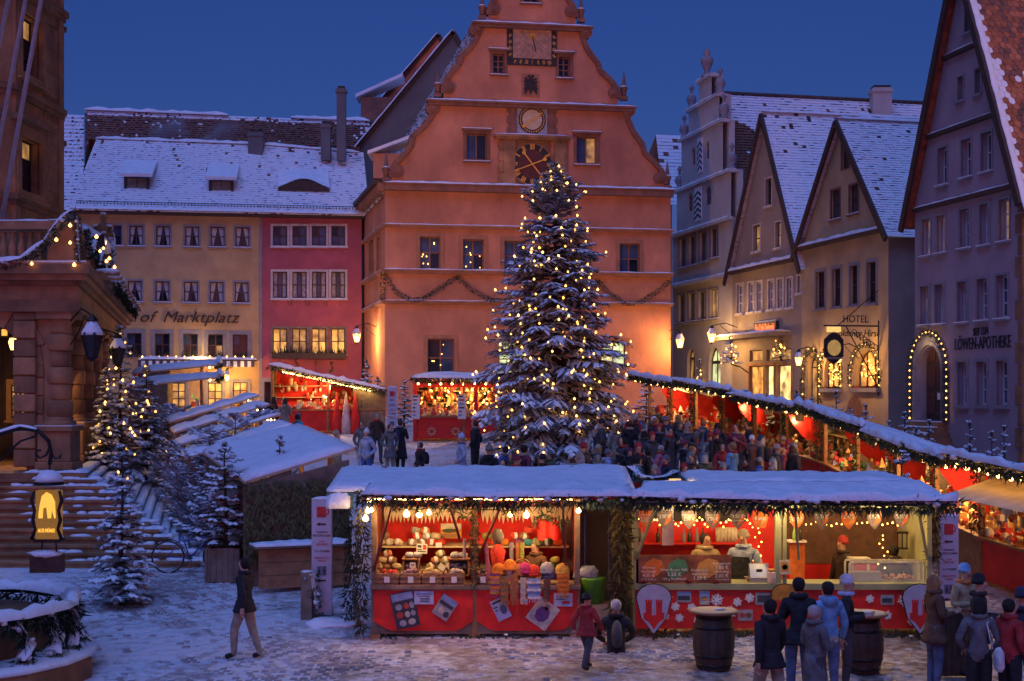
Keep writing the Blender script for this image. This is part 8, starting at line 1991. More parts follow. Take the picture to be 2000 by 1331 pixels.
# ------------------------------------------------------------------ people
def body_mesh(pose):
	J = {'pel': (0, 0, .95, .155, .115), 'wai': (0, 0, 1.08, .155, .115), 'che': (0, 0, 1.27, .165, .125), 'uch': (0, .01, 1.40, .14, .10), 'nec': (0, .0, 1.48, .06, .06), 'hlo': (0, -.025, 1.555, .062, .072), 'hmi': (0, -.005, 1.645, .078, .098), 'hto': (0, .01, 1.725, .056, .07), 'nos': (0, -.125, 1.615, .014, .014)}
	bones = [('pel', 'wai', 1), ('wai', 'che', 1), ('che', 'uch', 1), ('uch', 'nec', 1), ('nec', 'hlo', 0), ('hlo', 'hmi', 0), ('hmi', 'hto', 0), ('hmi', 'nos', 0)]
	for s, n in ((-1, 'l'), (1, 'r')):
		el, wr = (s * .27, .03, 1.12), (s * .27, -.06, .87)
		if pose == 'hold': el, wr = (s * .26, .0, 1.13), (s * .10, -.27, 1.17)
		if pose == 'walk': el, wr = (s * .26, s * .10 + .03, 1.13), (s * .25, s * .16 - .06, .90)
		if pose == 'serve' and s > 0: el, wr = (s * .28, -.05, 1.14), (s * .22, -.32, 1.02)
		if pose == 'pocket': el, wr = (s * .29, .08, 1.14), (s * .2, -.1, .98)
		if pose == 'talk': el, wr = ((s * .26, .0, 1.13), (s * .08, -.25, 1.28)) if s > 0 else ((s * .25, .05, 1.12), (s * .22, -.1, .92))
		kn, an = (s * .105, -.01, .50), (s * .105, .025, .09)
		if pose == 'walk': kn, an = (s * .10, s * -.12 - .03, .50), (s * .10, s * -.2 + .05, .09)
		if pose == 'crouch': kn, an = (s * .18, -.36, .86), (s * .15, -.02, .56); el, wr = (s * .3, -.15, 1.14), (s * .16, -.36, 1.0)
		J.update({'sh' + n: (s * .178, .01, 1.39, .075, .075), 'el' + n: (*el, .062, .062), 'wr' + n: (*wr, .043, .043), 'hi' + n: (s * .10, 0, .89, .11, .11), 'kn' + n: (*kn, .078, .078), 'an' + n: (*an, .052, .052), 'to' + n: (an[0] + s * .02, an[1] - .17, an[2] - .045, .045, .038)})
		bones += [('uch', 'sh' + n, 1), ('sh' + n, 'el' + n, 1), ('el' + n, 'wr' + n, 1), ('pel', 'hi' + n, 2), ('hi' + n, 'kn' + n, 2), ('kn' + n, 'an' + n, 2), ('an' + n, 'to' + n, 3)]
	if pose in ('talk', 'pocket'): q = -.06 if pose == 'talk' else .05; J['nos'] = (q, -.112, 1.615, .014, .014); J['hmi'] = (q * .15, *J['hmi'][1:]); J['pel'] = (q * .4, *J['pel'][1:])
	if pose == 'crouch':
		for k in ('pel',): x = J[k]; J[k] = (x[0], x[1] + .06, .80, x[3], x[4])
		for n in 'lr': x = J['hi' + n]; J['hi' + n] = (x[0], .03, .78, x[3], x[4])
	names = list(J); idx = {n: i for i, n in enumerate(names)}
	me = bpy.data.meshes.new('body'); me.from_pydata([J[n][:3] for n in names], [(idx[a], idx[b]) for a, b, _ in bones], [])
	ob = bpy.data.objects.new('body', me); COL.objects.link(ob)
	md = ob.modifiers.new('s', 'SKIN'); md.use_smooth_shade = True
	for n in names: sv = me.skin_vertices[0].data[idx[n]]; sv.radius = J[n][3:5]; sv.use_root = n == 'pel'
	ss = ob.modifiers.new('u', 'SUBSURF'); ss.levels = 2; ss.render_levels = 2
	dg = bpy.context.evaluated_depsgraph_get(); out = bpy.data.meshes.new_from_object(ob.evaluated_get(dg))
	bpy.data.objects.remove(ob)
	V = {n: Vector(J[n][:3]) for n in names}
	hb = MB(); nbv = len(out.vertices)
	for n, s in (('l', -1), ('r', 1)):
		w = V['wr' + n]; d = (w - V['el' + n]).normalized(); a = d.cross(Vector((0, 1, 0)) if abs(d.y) < .8 else Vector((0, 0, 1))).normalized(); b = a.cross(d)
		hb.tube([w - d * .02, w + d * .03, w + d * .07, w + d * .095], [.032, .042, .042, .03], 8, sq=.55)
		for k in range(4):
			o = w + d * .085 + a * (-.03 + .02 * k); ln = (.065, .078, .072, .055)[k]
			hb.tube([o, o + d * ln * .5 + b * .006, o + d * ln * .85 + b * .03, o + d * ln * .9 + b * .045], [.0105, .010, .009, .006], 6)
		o = w + d * .03 + a * (.04 * s)
		hb.tube([o, o + d * .03 + a * .03 * s + b * .015, o + d * .06 + a * .035 * s + b * .035], [.012, .011, .007], 6)
	vs_ = [v.co.copy() for v in out.vertices] + hb.v; fs_ = [list(p.vertices) for p in out.polygons] + [[i + nbv for i in f] for f in hb.f]
	mi = []
	for p in out.polygons:
		c = p.center; best = (9, 0)
		for a, b, m in bones:
			A, B = V[a], V[b]; t = max(0, min(1, (c - A).dot(B - A) / max(1e-9, (B - A).length_squared))); dd_ = (A + (B - A) * t - c).length - (J[a][3] + (J[b][3] - J[a][3]) * t)
			if dd_ < best[0]: best = (dd_, m)
		m = best[1]
		if m == 0 and c.z < 1.50: m = 1
		if m == 1 and c.z > 1.50: m = 0
		mi.append(m)
	mi += [0] * len(hb.f)
	res = bpy.data.meshes.new('body'); res.from_pydata(vs_, [], fs_); res.polygons.foreach_set('material_index', mi); res.polygons.foreach_set('use_smooth', [True] * len(mi))
	for _ in range(4): res.materials.append(None)
	return res
BODY = {p: body_mesh(p) for p in ('stand', 'hold', 'walk', 'serve', 'crouch', 'pocket', 'talk')}
CL = {'black': (.018, .018, .022), 'navy': (.03, .035, .07), 'grey': (.13, .13, .14), 'darkgrey': (.06, .06, .065), 'brown': (.12, .06, .035), 'darkbrown': (.05, .03, .024), 'red': (.34, .03, .03), 'blue': (.06, .12, .35), 'lightblue': (.16, .34, .55), 'teal': (.05, .30, .42), 'beige': (.38, .28, .16), 'olive': (.10, .10, .05), 'jeans': (.10, .14, .24), 'paleblue': (.35, .42, .58), 'white': (.6, .6, .62), 'sand': (.30, .25, .19), 'pink': (.45, .16, .22), 'orange': (.55, .2, .05), 'wine': (.16, .03, .06), 'hair_brown': (.07, .035, .018), 'hair_grey': (.38, .36, .34), 'hair_fair': (.32, .18, .07), 'hair_black': (.015, .012, .01)}
def cm(n): return colmat('cloth_' + n, CL[n], .9, .35, 7, .035, 9)
HAIR = MB(); HAIR.lathe((0, .018, 1.60), [(.06, -.05), (.082, .01), (.088, .06), (.074, .105), (.035, .132)], 12, sy=1.16); HAIRL = MB(); HAIRL.lathe((0, .03, 1.46), [(.085, 0), (.10, .08), (.095, .2), (.075, .255), (.03, .285)], 12, sy=1.0)
BEAN = MB(); BEAN.lathe((0, .008, 1.645), [(.092, -.02), (.096, .02), (.096, .03), (.091, .035), (.085, .09), (.055, .125), (.015, .14)], 14, sy=1.08)
BOB = MB(); BOB.blob((0, .008, 1.79), .035, seg=8, ring=5, jit=.05)
HOOD = MB(); HOOD.lathe((0, .09, 1.40), [(.05, -.02), (.12, .03), (.13, .09), (.10, .13)], 12, sy=.7)
SCARF = MB(); SCARF.tube([(.10 * math.cos(t * .5236), .01 + .095 * math.sin(t * .5236), 1.485 + .008 * (t % 2)) for t in range(13)], .036, 7)
def coat_mb(hem):
	m = MB(); z0 = 1.02; pr = []
	for i in range(7): t = i / 6; pr.append((.168 + .075 * t + .004 * (i % 2), -(z0 - hem) * t))
	m.lathe((0, .0, z0), pr, 14, sy=.78); return m
PADS = MB()
PACK = MB(); PACK.tube([(0, .2, 1.02), (0, .21, 1.08), (0, .21, 1.25), (0, .19, 1.36), (0, .16, 1.4)], [.10, .14, .145, .11, .05], 10, sq=.62)
MC = {}
def shared(key, mb, mat):
	k = (key, mat.name)
	if k not in MC: MC[k] = mesh_of(mb, key, mat)
	return MC[k]
def person(loc, rz, h, pose, jacket, trousers, label, shoes='black', hair='hair_brown', hat=None, bobble=False, coat=None, scarf=None, hood=False, long_hair=False, pack=None, face=False, group=None, apron=None, wide=1.0):
	s = h / 1.76
	t = thing('person', loc, label, 'person', group)
	t.rotation_euler = (0, 0, rz); t.scale = (s * wide, s * wide, s)
	def sub(name, me):
		o = bpy.data.objects.new(name, me); COL.objects.link(o); o.parent = t; return o
	b = sub('body', BODY[pose])
	for i, m in enumerate((skin_m, cm(jacket), cm(trousers), cm(shoes))): b.material_slots[i].link = 'OBJECT'; b.material_slots[i].material = m
	if hat:
		sub('hat', shared('hat', BEAN, cm(hat)))
		if bobble: sub('bobble', shared('bobble', BOB, cm(hat)))
	if hair and (not hat or long_hair): sub('hair', shared('hair_long' if long_hair else 'hair', HAIRL if long_hair else HAIR, cm(hair)))
	if coat: sub('coat_skirt', shared('coat%.1f' % coat, coat_mb(coat), cm(jacket)))
	if scarf: sub('scarf', shared('scarf', SCARF, cm(scarf)))
	else: sub('collar', shared('collar', SCARF, cm(jacket)))
	if hood: sub('hood', shared('hood', HOOD, cm(jacket)))
	if pack: sub('backpack', shared('backpack', PACK, cm(pack)))
	if apron:
		a = MB(); a.add([(-.14, -.165, 1.32), (.14, -.165, 1.32), (.19, -.175, 1.05), (.19, -.18, .7), (-.19, -.18, .7), (-.19, -.175, 1.05)], [(0, 5, 2, 1), (5, 4, 3, 2)]); sub('apron', shared('apron', a, cm(apron)))
	if face:
		e = MB(); e.blob((-.035, -.098, 1.64), .011, seg=6).blob((.035, -.098, 1.64), .011, seg=6); tag(sub('eyes', shared('eyes', e, blk)), kind='stuff')
		m_ = MB(); m_.blob((0, -.096, 1.575), (.024, .008, .007), seg=7); sub('mouth', shared('mouth', m_, colmat('lips', (.30, .08, .07))))
	return t
def at_head(px, py, h, extra=0.0):
	Y_ = 2800 * (CAMZ - h - extra) / ((py - HY) + 2800 * SL); return Vector(((px - CX) / FPX * Y_, Y_, G(Y_) + extra))
AW = math.pi
person(at_head(1503, 1166, 1.74), rad(205), 1.74, 'walk', 'black', 'sand', 'person in black jacket and pale trousers walking before the food stall', hair='hair_black', coat=.82)
person(at_head(1560, 1124, 1.80), rad(170), 1.80, 'talk', 'black', 'jeans', 'tall person in long black jacket and jeans at the food counter', hair='hair_black', coat=.78)
person(at_head(1592, 1178, 1.62), rad(120), 1.62, 'hold', 'grey', 'darkgrey', 'grey haired person in long grey coat between the barrels', hair='hair_grey', coat=.32)
person(at_head(1616, 1132, 1.72), rad(195), 1.72, 'stand', 'lightblue', 'jeans', 'person in light blue hooded jacket facing the food stall', hair='hair_black', hood=True)
person(at_head(1654, 1124, 1.70), rad(75), 1.70, 'hold', 'black', 'darkgrey', 'person with white knitted cap and pale scarf behind the barrel', hat='white', scarf='paleblue', hair='hair_grey', face=True)
person(at_head(1826, 1120, 1.70), rad(100), 1.70, 'hold', 'brown', 'jeans', 'person in brown coat with fair hair and brown boots by the right shield', shoes='brown', hair='hair_fair', long_hair=True, coat=.72)
person(at_head(1884, 1102, 1.68), rad(30), 1.68, 'hold', 'beige', 'darkbrown', 'person with light blue cap and orange scarf at the table', hat='lightblue', scarf='orange', face=True)
person(at_head(1912, 1122, 1.76), rad(60), 1.76, 'hold', 'darkbrown', 'black', 'person in dark brown jacket and black cap at the table', hat='black', coat=.8)
person(at_head(1912, 1166, 1.64), rad(165), 1.64, 'pocket', 'grey', 'black', 'person in grey padded jacket with white shoulder bag', hair='hair_black', long_hair=True)
person(at_head(1972, 1166, 1.68), rad(120), 1.68, 'talk', 'red', 'black', 'person in red jacket with dark hair at the open end of the row', hair='hair_black')
person(at_head(1996, 1148, 1.76), rad(150), 1.76, 'pocket', 'navy', 'black', 'person in dark cap beside the red jacket', hat='navy')
person(at_head(1146, 1160, 1.16), rad(140), 1.16, 'walk', 'red', 'darkgrey', 'child in red jacket and dark bobble cap by the wool stall', hat='black', bobble=True, wide=1.1, coat=.8)
p = ray(1203, 1170, 23.0); person((p.x, 23.0, p.z - 1.74), AW, 1.76, 'crouch', 'black', 'darkgrey', 'grey haired person in dark jacket with backpack crouching between the stalls', hair='hair_grey', pack='darkgrey')
stump = thing('wooden_box', (p.x, 23.05, G(23)), 'low wooden box under the crouching person', 'box'); MB().box(p.x - .3, p.x + .3, 22.85, 23.3, G(23) - .02, p.z - 1.74 + .74).build('box', wood, stump); MB().box(p.x - .32, p.x + .32, 22.55, 22.86, G(22.7) - .02, p.z - 1.74 + .53).build('step_board', wood, stump)
g_ = gp(478, 1288); person(g_, rad(250), 1.62, 'walk', 'black', 'sand', 'person in dark jacket and pale trousers crossing the cobbles', hair='hair_black', coat=.8)
p = ray(1047, 1053, 24.9); person((p.x, 24.9, p.z - 1.66), rad(-40), 1.66, 'serve', 'brown', 'darkgrey', 'wool seller in bronze jacket and brown cap', hat='olive', face=True)
p = ray(1378, 1040, 25.1); person((p.x, 25.1, p.z - 1.72), rad(20), 1.72, 'serve', 'beige', 'darkgrey', 'seller in thick beige jacket behind the menu board', hair='hair_black', hood=True, face=True, wide=1.12)
p = ray(1452, 1036, 24.75); person((p.x, 24.75, p.z - 1.76), rad(-25), 1.76, 'serve', 'paleblue', 'black', 'seller in blue grey shirt and dark apron behind the cash register', hat='sand', face=True, apron='black', wide=1.1)
p = ray(1646, 1048, 25.2); person((p.x, 25.2, p.z - 1.72), rad(-60), 1.72, 'serve', 'darkbrown', 'black', 'cook in dark brown clothes at the grill', hat='red', face=True)
p = ray(1745, 1062, 25.0); person((p.x, 25.0, p.z - 1.68), rad(170), 1.68, 'stand', 'black', 'black', 'cook in black seen from behind at the grill', hair='hair_black', wide=1.15)
JK = ['black', 'darkgrey', 'brown', 'darkbrown', 'navy', 'grey', 'olive', 'wine', 'black', 'darkgrey', 'red', 'blue', 'sand', 'darkgrey', 'wine', 'black', 'darkbrown']
fixed = [(706, 818, 'grey', 'paleblue', None), (736, 806, 'darkbrown', 'darkgrey', None), (762, 822, 'grey', 'sand', None), (716, 838, 'paleblue', 'blue', 'white'), (782, 818, 'black', 'black', None), (583, 803, 'teal', 'black', 'grey'), (536, 776, 'darkbrown', 'black', None), (556, 778, 'sand', 'black', None), (657, 850, 'beige', 'darkgrey', 'sand'), (820, 850, 'black', 'black', None), (901, 848, 'paleblue', 'grey', 'paleblue'), (928, 826, 'black', 'black', None), (1253, 806, 'blue', 'black', 'orange'), (1236, 812, 'red', 'black', 'red'), (1284, 800, 'olive', 'black', 'red'), (1305, 803, 'brown', 'black', None), (1326, 812, 'brown', 'darkgrey', None), (1187, 872, 'paleblue', 'jeans', 'grey'), (1246, 886, 'teal', 'black', 'black'), (1410, 860, 'red', 'black', None), (1430, 868, 'lightblue', 'jeans', None), (1528, 862, 'wine', 'black', None), (1540, 850, 'red', 'black', 'red'), (1290, 858, 'pink', 'black', None), (1352, 866, 'navy', 'black', None)]
rn = random.Random(77); crowd = []
for px, py, j, tr, ht_ in fixed: crowd.append((at_head(px, py, 1.68), j, tr, ht_))
tries = 0
while len(crowd) < 80 and tries < 4000:
	tries += 1; px, py = rn.uniform(955, 1560), rn.uniform(808, 900)
	if px > 1400 + (py - 800) * 3.2 or (px < 1165 and py < 866): continue
	p = at_head(px, py, 1.68)
	if (p - xt_base).xy.length < 1.6 or any((p - q[0]).xy.length < .68 for q in crowd): continue
	crowd.append((p, rn.choice(JK), rn.choice(['black', 'darkgrey', 'jeans', 'sand', 'darkbrown']), rn.choice([None, None, 'black', 'red', 'grey', 'navy', 'white', 'wine', 'sand'])))
seen = {}
for k, (p, j, tr, ht_) in enumerate(crowd):
	pp = rn.choice(['stand', 'hold', 'walk', 'pocket', 'talk', 'pocket', 'talk']); px = CX + FPX * p.x / p.y
	where = 'before the pink house stall' if px < 640 else ('before the red ornament stall' if px < 960 else ('between the near roofs and the Christmas tree' if p.y < 42 else 'among the crowd by the right stalls'))
	lb = 'person in ' + j + ' jacket and ' + (('%s cap ' % ht_) if ht_ else 'bare headed ') + where
	co = rn.choice([None, None, .78, .6, .45])
	person(p, rn.uniform(0, 6.28), rn.uniform(1.5, 1.86), pp, j, tr, lb, hair=rn.choice(['hair_brown', 'hair_black', 'hair_fair', 'hair_grey', 'hair_brown']), hat=ht_, coat=co, scarf=rn.choice([None, None, 'red', 'grey', 'sand']), hood=rn.random() < .3, long_hair=rn.random() < .3, pack=rn.choice([None, None, None, 'black', 'navy']), bobble=rn.random() < .3, group='visitors on the square')
hb_ = thing('shoulder_bag', at_head(1912, 1166, 1.64) + Vector((.22, -.12, .75)), 'white shoulder bag carried by the person in grey padded jacket', 'bag'); q = at_head(1912, 1166, 1.64)
MB().tube([q + Vector((.20, -.20, .68)), q + Vector((.20, -.21, .74)), q + Vector((.20, -.21, .92)), q + Vector((.20, -.19, .98))], [.10, .15, .14, .06], 10, sq=.45).build('pouch', cm('white'), hb_); MB().tube([q + Vector((.12, -.2, .96)), q + Vector((.06, -.15, 1.3)), q + Vector((.17, .0, 1.36)), q + Vector((.26, -.15, .96))], .012, 6).build('strap', cm('white'), hb_)
# ------------------------------------------------------------------ barrels and table
def barrel(px, py, label, lt):
	g_ = gp(px, py); o = thing('barrel_table', g_, label, 'barrel'); H_ = .86
	for k in range(16):                                   # staves
		a0, a1 = 6.2832 * k / 16 + .008, 6.2832 * (k + 1) / 16 - .008; vs_ = []
		for i in range(6):
			t = i / 5; r_ = .25 + .075 * math.sin(math.pi * t)
			vs_ += [(g_.x + r_ * math.cos(a0), g_.y + r_ * math.sin(a0), g_.z + H_ * t), (g_.x + r_ * math.cos(a1), g_.y + r_ * math.sin(a1), g_.z + H_ * t)]
		MB().add(vs_, [(2 * i, 2 * i + 1, 2 * i + 3, 2 * i + 2) for i in range(5)], 0, True).build('stave', wood_dk, o)
	for t in (.08, .25, .75, .92):
		r_ = .256 + .075 * math.sin(math.pi * t); MB().lathe(g_ + Vector((0, 0, H_ * t - .02)), [(r_, 0), (r_ + .004, .02), (r_, .04)], 18).build('hoop', black, o)
	MB().lathe(g_ + Vector((0, 0, H_)), [(.375, 0), (.385, .012), (.385, .03), (.37, .04)], 24).build('table_top', wood_w, o); MB().lathe(g_ + Vector((0, 0, H_ + .038)), [(.35, 0), (.34, .004), (.05, .006)], 20).build('worn_surface', ply, o)
	n = tag(MB().blob(g_ + Vector((.08, -.05, H_ + .055)), (.08, .05, .018), jit=.4, seg=7).build('crumpled_napkin', paper), lt, 'napkin')
barrel(1394, 1306, 'dark barrel with round wooden top standing alone before the food stall', 'crumpled napkin on the lone barrel'); barrel(1684, 1312, 'dark barrel with round wooden top beside the light blue jacket', 'crumpled napkin on the barrel by the blue jacket')
q = at_head(1860, 1160, 1.2); tb2 = thing('crate_table', (q.x, q.y, G(q.y)), 'slatted standing table by the right castle shield', 'table')
for k in range(7): MB().box(q.x - .3 + k * .09, q.x - .22 + k * .09, q.y - .25, q.y - .22, G(q.y), G(q.y) + 1.0).build('slat', wood_dk, tb2)
MB().box(q.x - .36, q.x + .4, q.y - .3, q.y + .3, G(q.y) + 1.0, G(q.y) + 1.04).build('top', ply, tb2)
# ------------------------------------------------------------------ cup return signs
def cup_sign(px, pyb, pyt, w, label, Y_=None):
	g_ = gp(px, pyb) if not Y_ else ray(px, pyb, Y_); fr = Frame((g_.x, g_.y), (1, 0)); zt_ = ray(px, pyt, g_.y).z; z0 = g_.z; H_ = zt_ - z0; w = w * g_.y / 2800
	o = thing('cup_return_sign', g_, label, 'sign'); MB(fr).box(-w / 2, w / 2, -.04, .04, z0, zt_).build('board', colmat('sign_lilac', (.50, .50, .60), .5, .06), o, bev=.012)
	ribbon_snow(o, 'snow', [fr.w(-w / 2, 0, zt_ - .005), fr.w(w / 2, 0, zt_ - .005)], .08, .05, seed=3, step=.08)
	zz = lambda t: zt_ - H_ * t; v = -.042; rc_ = colmat('cup_red', (.55, .03, .03), .5)
	MB(fr).prism(rect(-w * .24, w * .22, zz(.155), zz(.065)), v - .006, v).build('cup_icon', rc_, o)
	mb = MB(fr)
	for k in range(6): a0, a1 = -1.4 + 2.8 * k / 6, -1.4 + 2.8 * (k + 1) / 6; c_ = (w * .22, (zz(.155) + zz(.065)) / 2 + .01); mb.prism([(c_[0] + w * .08 * math.cos(a0), c_[1] + w * .13 * math.sin(a0)), (c_[0] + w * .14 * math.cos(a0), c_[1] + w * .2 * math.sin(a0)), (c_[0] + w * .14 * math.cos(a1), c_[1] + w * .2 * math.sin(a1)), (c_[0] + w * .08 * math.cos(a1), c_[1] + w * .13 * math.sin(a1))], v - .006, v)
	mb.build('cup_handle', rc_, o)
	for t in (.215, .70):
		MB(fr).prism([(-w * .28, zz(t)), (-w * .08, zz(t) - w * .09), (-w * .08, zz(t) - w * .04), (w * .2, zz(t) - w * .04), (w * .2, zz(t) + w * .04), (-w * .08, zz(t) + w * .04), (-w * .08, zz(t) + w * .09)], v - .006, v).build('arrow', blk, o)
	for t, s_, c_, wd in (('TASSEN', .285, blk, .56), ('RÜCKGABE', .313, blk, .84), ('CUP', .365, rc_, .28), ('DEPOSIT', .39, rc_, .56), ('コップの返却', .448, blk, .72), ('DEPOSITO', .505, rc_, .68), ('TAZZE', .53, rc_, .4)): text('lettering', t, w * .13, fr, 0, zz(s_), v - .002, c_, o, ext=.003, width=w * wd)
	MB(fr).prism(rect(-w * .24, w * .24, zz(.655), zz(.575)), v - .004, v).build('toilet_panel', colmat('sign_grey', (.2, .21, .28)), o)
	mb = MB(fr)
	for x in (-.12, .12): mb.prism([(w * x + w * .035 * math.cos(t * 1.047), zz(.59) + w * .035 * math.sin(t * 1.047)) for t in range(6)], v - .01, v - .003); mb.prism([(w * (x - .05), zz(.622)), (w * (x + .05), zz(.622)), (w * (x + .03), zz(.60)), (w * (x - .03), zz(.60))], v - .01, v - .003); mb.prism([(w * (x - .03), zz(.648)), (w * (x + .03), zz(.648)), (w * (x + .03), zz(.621)), (w * (x - .03), zz(.621))], v - .0095, v - .003)
	mb.build('toilet_icon', blk, o); return o
cup_sign(629, 1202, 975, 40, 'tall pale sign with red cup and arrows beside the wool stall')
cup_sign(766, 872, 757, 19, 'tall pale cup sign beside the far red ornament stall'); cup_sign(1852, 1240, 1008, 38, 'tall pale cup sign at the right end of the food stall', 24.6)
g_ = gp(600, 1208); bo = thing('wooden_post', g_, 'short weathered wooden post in front of the cup sign', 'post'); MB().box(g_.x - .10, g_.x + .10, g_.y - .1, g_.y + .1, g_.z - .02, g_.z + .82).build('post', wood, bo, bev=.012); MB().blob(g_ + Vector((0, 0, .82)), (.11, .11, .03), seg=8).build('snow', snow, bo); MB().lathe(g_ + Vector((-.02, -.105, .68)), [(.03, 0), (.03, .05), (.01, .06)], 8).build('ring_plate', metal, bo)
garland('snowy fir sprig tied to the wooden post', [g_ + Vector((.12, -.05, .75)), g_ + Vector((.16, -.08, .4)), g_ + Vector((.22, -.1, .12))], .12, .04, 601, hang=.6)
for k, (px, py, s_) in enumerate(((660, 1195, .3), (690, 1180, .45), (640, 1222, .35), (700, 1215, .3))): q = gp(px, py); tag(MB().blob(q + Vector((0, 0, .01)), (s_ * 1.3, s_ * .7, .1 * s_ / .3), jit=.35, seg=10, ring=6).build('snow_heap', snow), ['low snow heap behind the cup sign', 'wide snow heap at the wool stall corner', 'flat snow heap before the wooden post', 'small snow heap by the wool stall foot'][k], 'snow')
p = ray(1158, 1180, 24.5); gb_ = thing('green_bin', (p.x, 24.5, G(24.5)), 'green bin with white bag in the gap between the near stalls', 'bin'); z = ray(0, 1178, 24.5).z
MB().lathe((p.x, 24.5, z), [(.19, 0), (.22, .4), (.23, .42), (.22, .44)], 14).build('tub', colmat('bin_green', (.10, .36, .04), .5), gb_); MB().blob((p.x - .12, 24.5, z + .5), (.2, .15, .14), jit=.25, seg=9, ring=5).build('bag', cm('paleblue'), gb_)
MB().box(p.x - .2, p.x + .45, 24.3, 24.8, z - .3, z - .004).build('stand_box', ply, gb_); MB().box(p.x - .25, p.x + .5, 24.35, 24.75, G(24.5), z - .304).build('stand', blk, gb_)
gw_ = thing('grey_plank_wall', (p.x + .1, 25.6, G(25.6)), 'grey plank screen closing the gap between the near stalls', 'fence'); boards(gw_, Frame((p.x - .5, 25.6), (1, 0)), 0, 1.25, 0, .04, G(25.6), G(25.6) + 2.1, .42, pl_dk)
# ------------------------------------------------------------------ bicycle
g_ = gp(328, 1120); bk = thing('bicycle', g_, 'blue bicycle parked against the foot of the stone stairs', 'bicycle'); bl_ = colmat('bike_blue', (.10, .13, .42), .35)
w1, w2 = g_ + Vector((0, 0, .33)), g_ + Vector((1.02, .12, .33))
for w in (w1, w2):
	wl_ = MB().tube([w + Vector((.32 * math.cos(t * .2618), .03 * math.cos(t * .2618), .32 * math.sin(t * .2618))) for t in range(25)], .018, 6, cap=False).build('wheel', blk, bk); MB().tube([w + Vector((.30 * math.cos(t * .2618), .03 * math.cos(t * .2618), .30 * math.sin(t * .2618))) for t in range(25)], .008, 5, cap=False).build('rim', metal, wl_)
	for k in range(8): a_ = k * .7854; MB().tube([w, w + Vector((.30 * math.cos(a_), .03 * math.cos(a_), .30 * math.sin(a_)))], .003, 3).build('spoke', metal, wl_)
	MB().tube([w + Vector((.36 * math.cos(t * .3), .03 * math.cos(t * .3), .36 * math.sin(t * .3))) for t in range(1, 9)], .012, 5).build('mudguard', blk, bk)
L_ = lambda a, b, c=0: w1.lerp(w2, a) + Vector((0, 0, b))
bb = L_(.42, -.03); se = L_(.28, .42); hd_ = L_(.84, .42)
MB().tube([bb, se], .017, 6).tube([bb, hd_], .02, 6).tube([se + Vector((0, 0, -.1)), hd_], .018, 6).tube([w1, bb], .012, 6).tube([w1, se], .011, 6).tube([w2, hd_, hd_ + Vector((0, 0, .1))], .015, 6).build('frame', bl_, bk)
MB().blob(se + Vector((-.02, 0, .1)), (.13, .07, .035), seg=8).build('saddle', blk, bk); MB().tube([se, se + Vector((0, 0, .1))], .013, 6).build('seat_post', metal, bk); MB().tube([hd_ + Vector((-.12, -.26, .16)), hd_ + Vector((.02, -.1, .14)), hd_ + Vector((.02, .1, .14)), hd_ + Vector((-.12, .26, .16))], .013, 6).build('handlebar', blk, bk)
MB().lathe(bb + Vector((0, -.04, 0)), [(.08, -.01), (.08, .01)], 12).build('chainring', blk, bk); MB().bar(bb, bb + Vector((.1, -.06, -.13)), .018).bar(bb, bb + Vector((-.1, .06, .13)), .018).build('crank', metal, bk); MB().bar(L_(.4, -.05) + Vector((0, -.03, 0)), L_(.46, -.33) + Vector((0, -.14, 0)), .015).build('kickstand', metal, bk)
# ------------------------------------------------------------------ fountain corner and hanging sign, front left
fc = Vector((-8.75, 21.5, G(21.5))); ft = thing('fountain', fc, 'round stone fountain with snow covered fir garland on its railing', 'fountain')
MB().lathe(fc, [(2.45, -.1), (2.45, .28), (2.4, .33)], 10, smooth=False).build('step', sand_dk, ft); MB().lathe(fc + Vector((0, 0, .33)), [(2.46, 0), (2.44, .07), (1.9, .10)], 20).build('step_snow', snow, ft); MB().lathe(fc + Vector((0, 0, .3)), [(1.75, 0), (1.7, .5), (1.8, .55), (1.8, .62)], 20).build('basin', sand_dk, ft)
MB().tube([fc + Vector((2.07 * math.cos(t * .209), 2.07 * math.sin(t * .209), 1.02)) for t in range(31)], .03, 6, cap=False).build('rail', black, ft)
for t in range(12): a_ = t * .5236; MB().bar(fc + Vector((2.07 * math.cos(a_), 2.07 * math.sin(a_), .3)), fc + Vector((2.07 * math.cos(a_), 2.07 * math.sin(a_), 1.02)), .035).build('rail_post', black, ft)
garland('thick snowy fir garland round the fountain railing', [fc + Vector((2.07 * math.cos(t * .209), 2.07 * math.sin(t * .209), 1.0)) for t in range(31)], .16, .13, 611, hang=.5, nl=.14)
for t in (-3, -2, -1, 0, 1, 2): a_ = t * .3; garland('fir sprays drooping from the fountain railing', [fc + Vector((2.1 * math.cos(a_), 2.1 * math.sin(a_), .95)), fc + Vector((2.14 * math.cos(a_ + .1), 2.14 * math.sin(a_ + .1), .6)), fc + Vector((2.17 * math.cos(a_), 2.17 * math.sin(a_), .42))], .16, .06, 620 + t, hang=.8, nl=.14, group='fir sprays on the fountain')
Ys = 22.0; S = lambda x, y: ray(x, y, Ys)
sg = thing('hanging_lantern_sign', S(93, 1075), 'wrought iron hanging sign with glowing golden figure panel and snow cap', 'sign')
MB().tube([S(-170, 860), S(-60, 868), S(0, 848), S(40, 836), (S(75, 842)), S(95, 862), S(100, 885), S(97, 908)], .032, 8).build('arm', black, sg)
for pts_ in ([(98, 870), (90, 890), (78, 895), (70, 888), (73, 880), (80, 880)], [(100, 885), (108, 896), (117, 894), (119, 888)], [(0, 900), (20, 880), (40, 862), (70, 852)]): MB().tube([S(*q) for q in pts_], .018, 6).build('scroll', black, sg)
MB().bar(S(97, 900), S(97, 945), .025).build('hanger', black, sg)
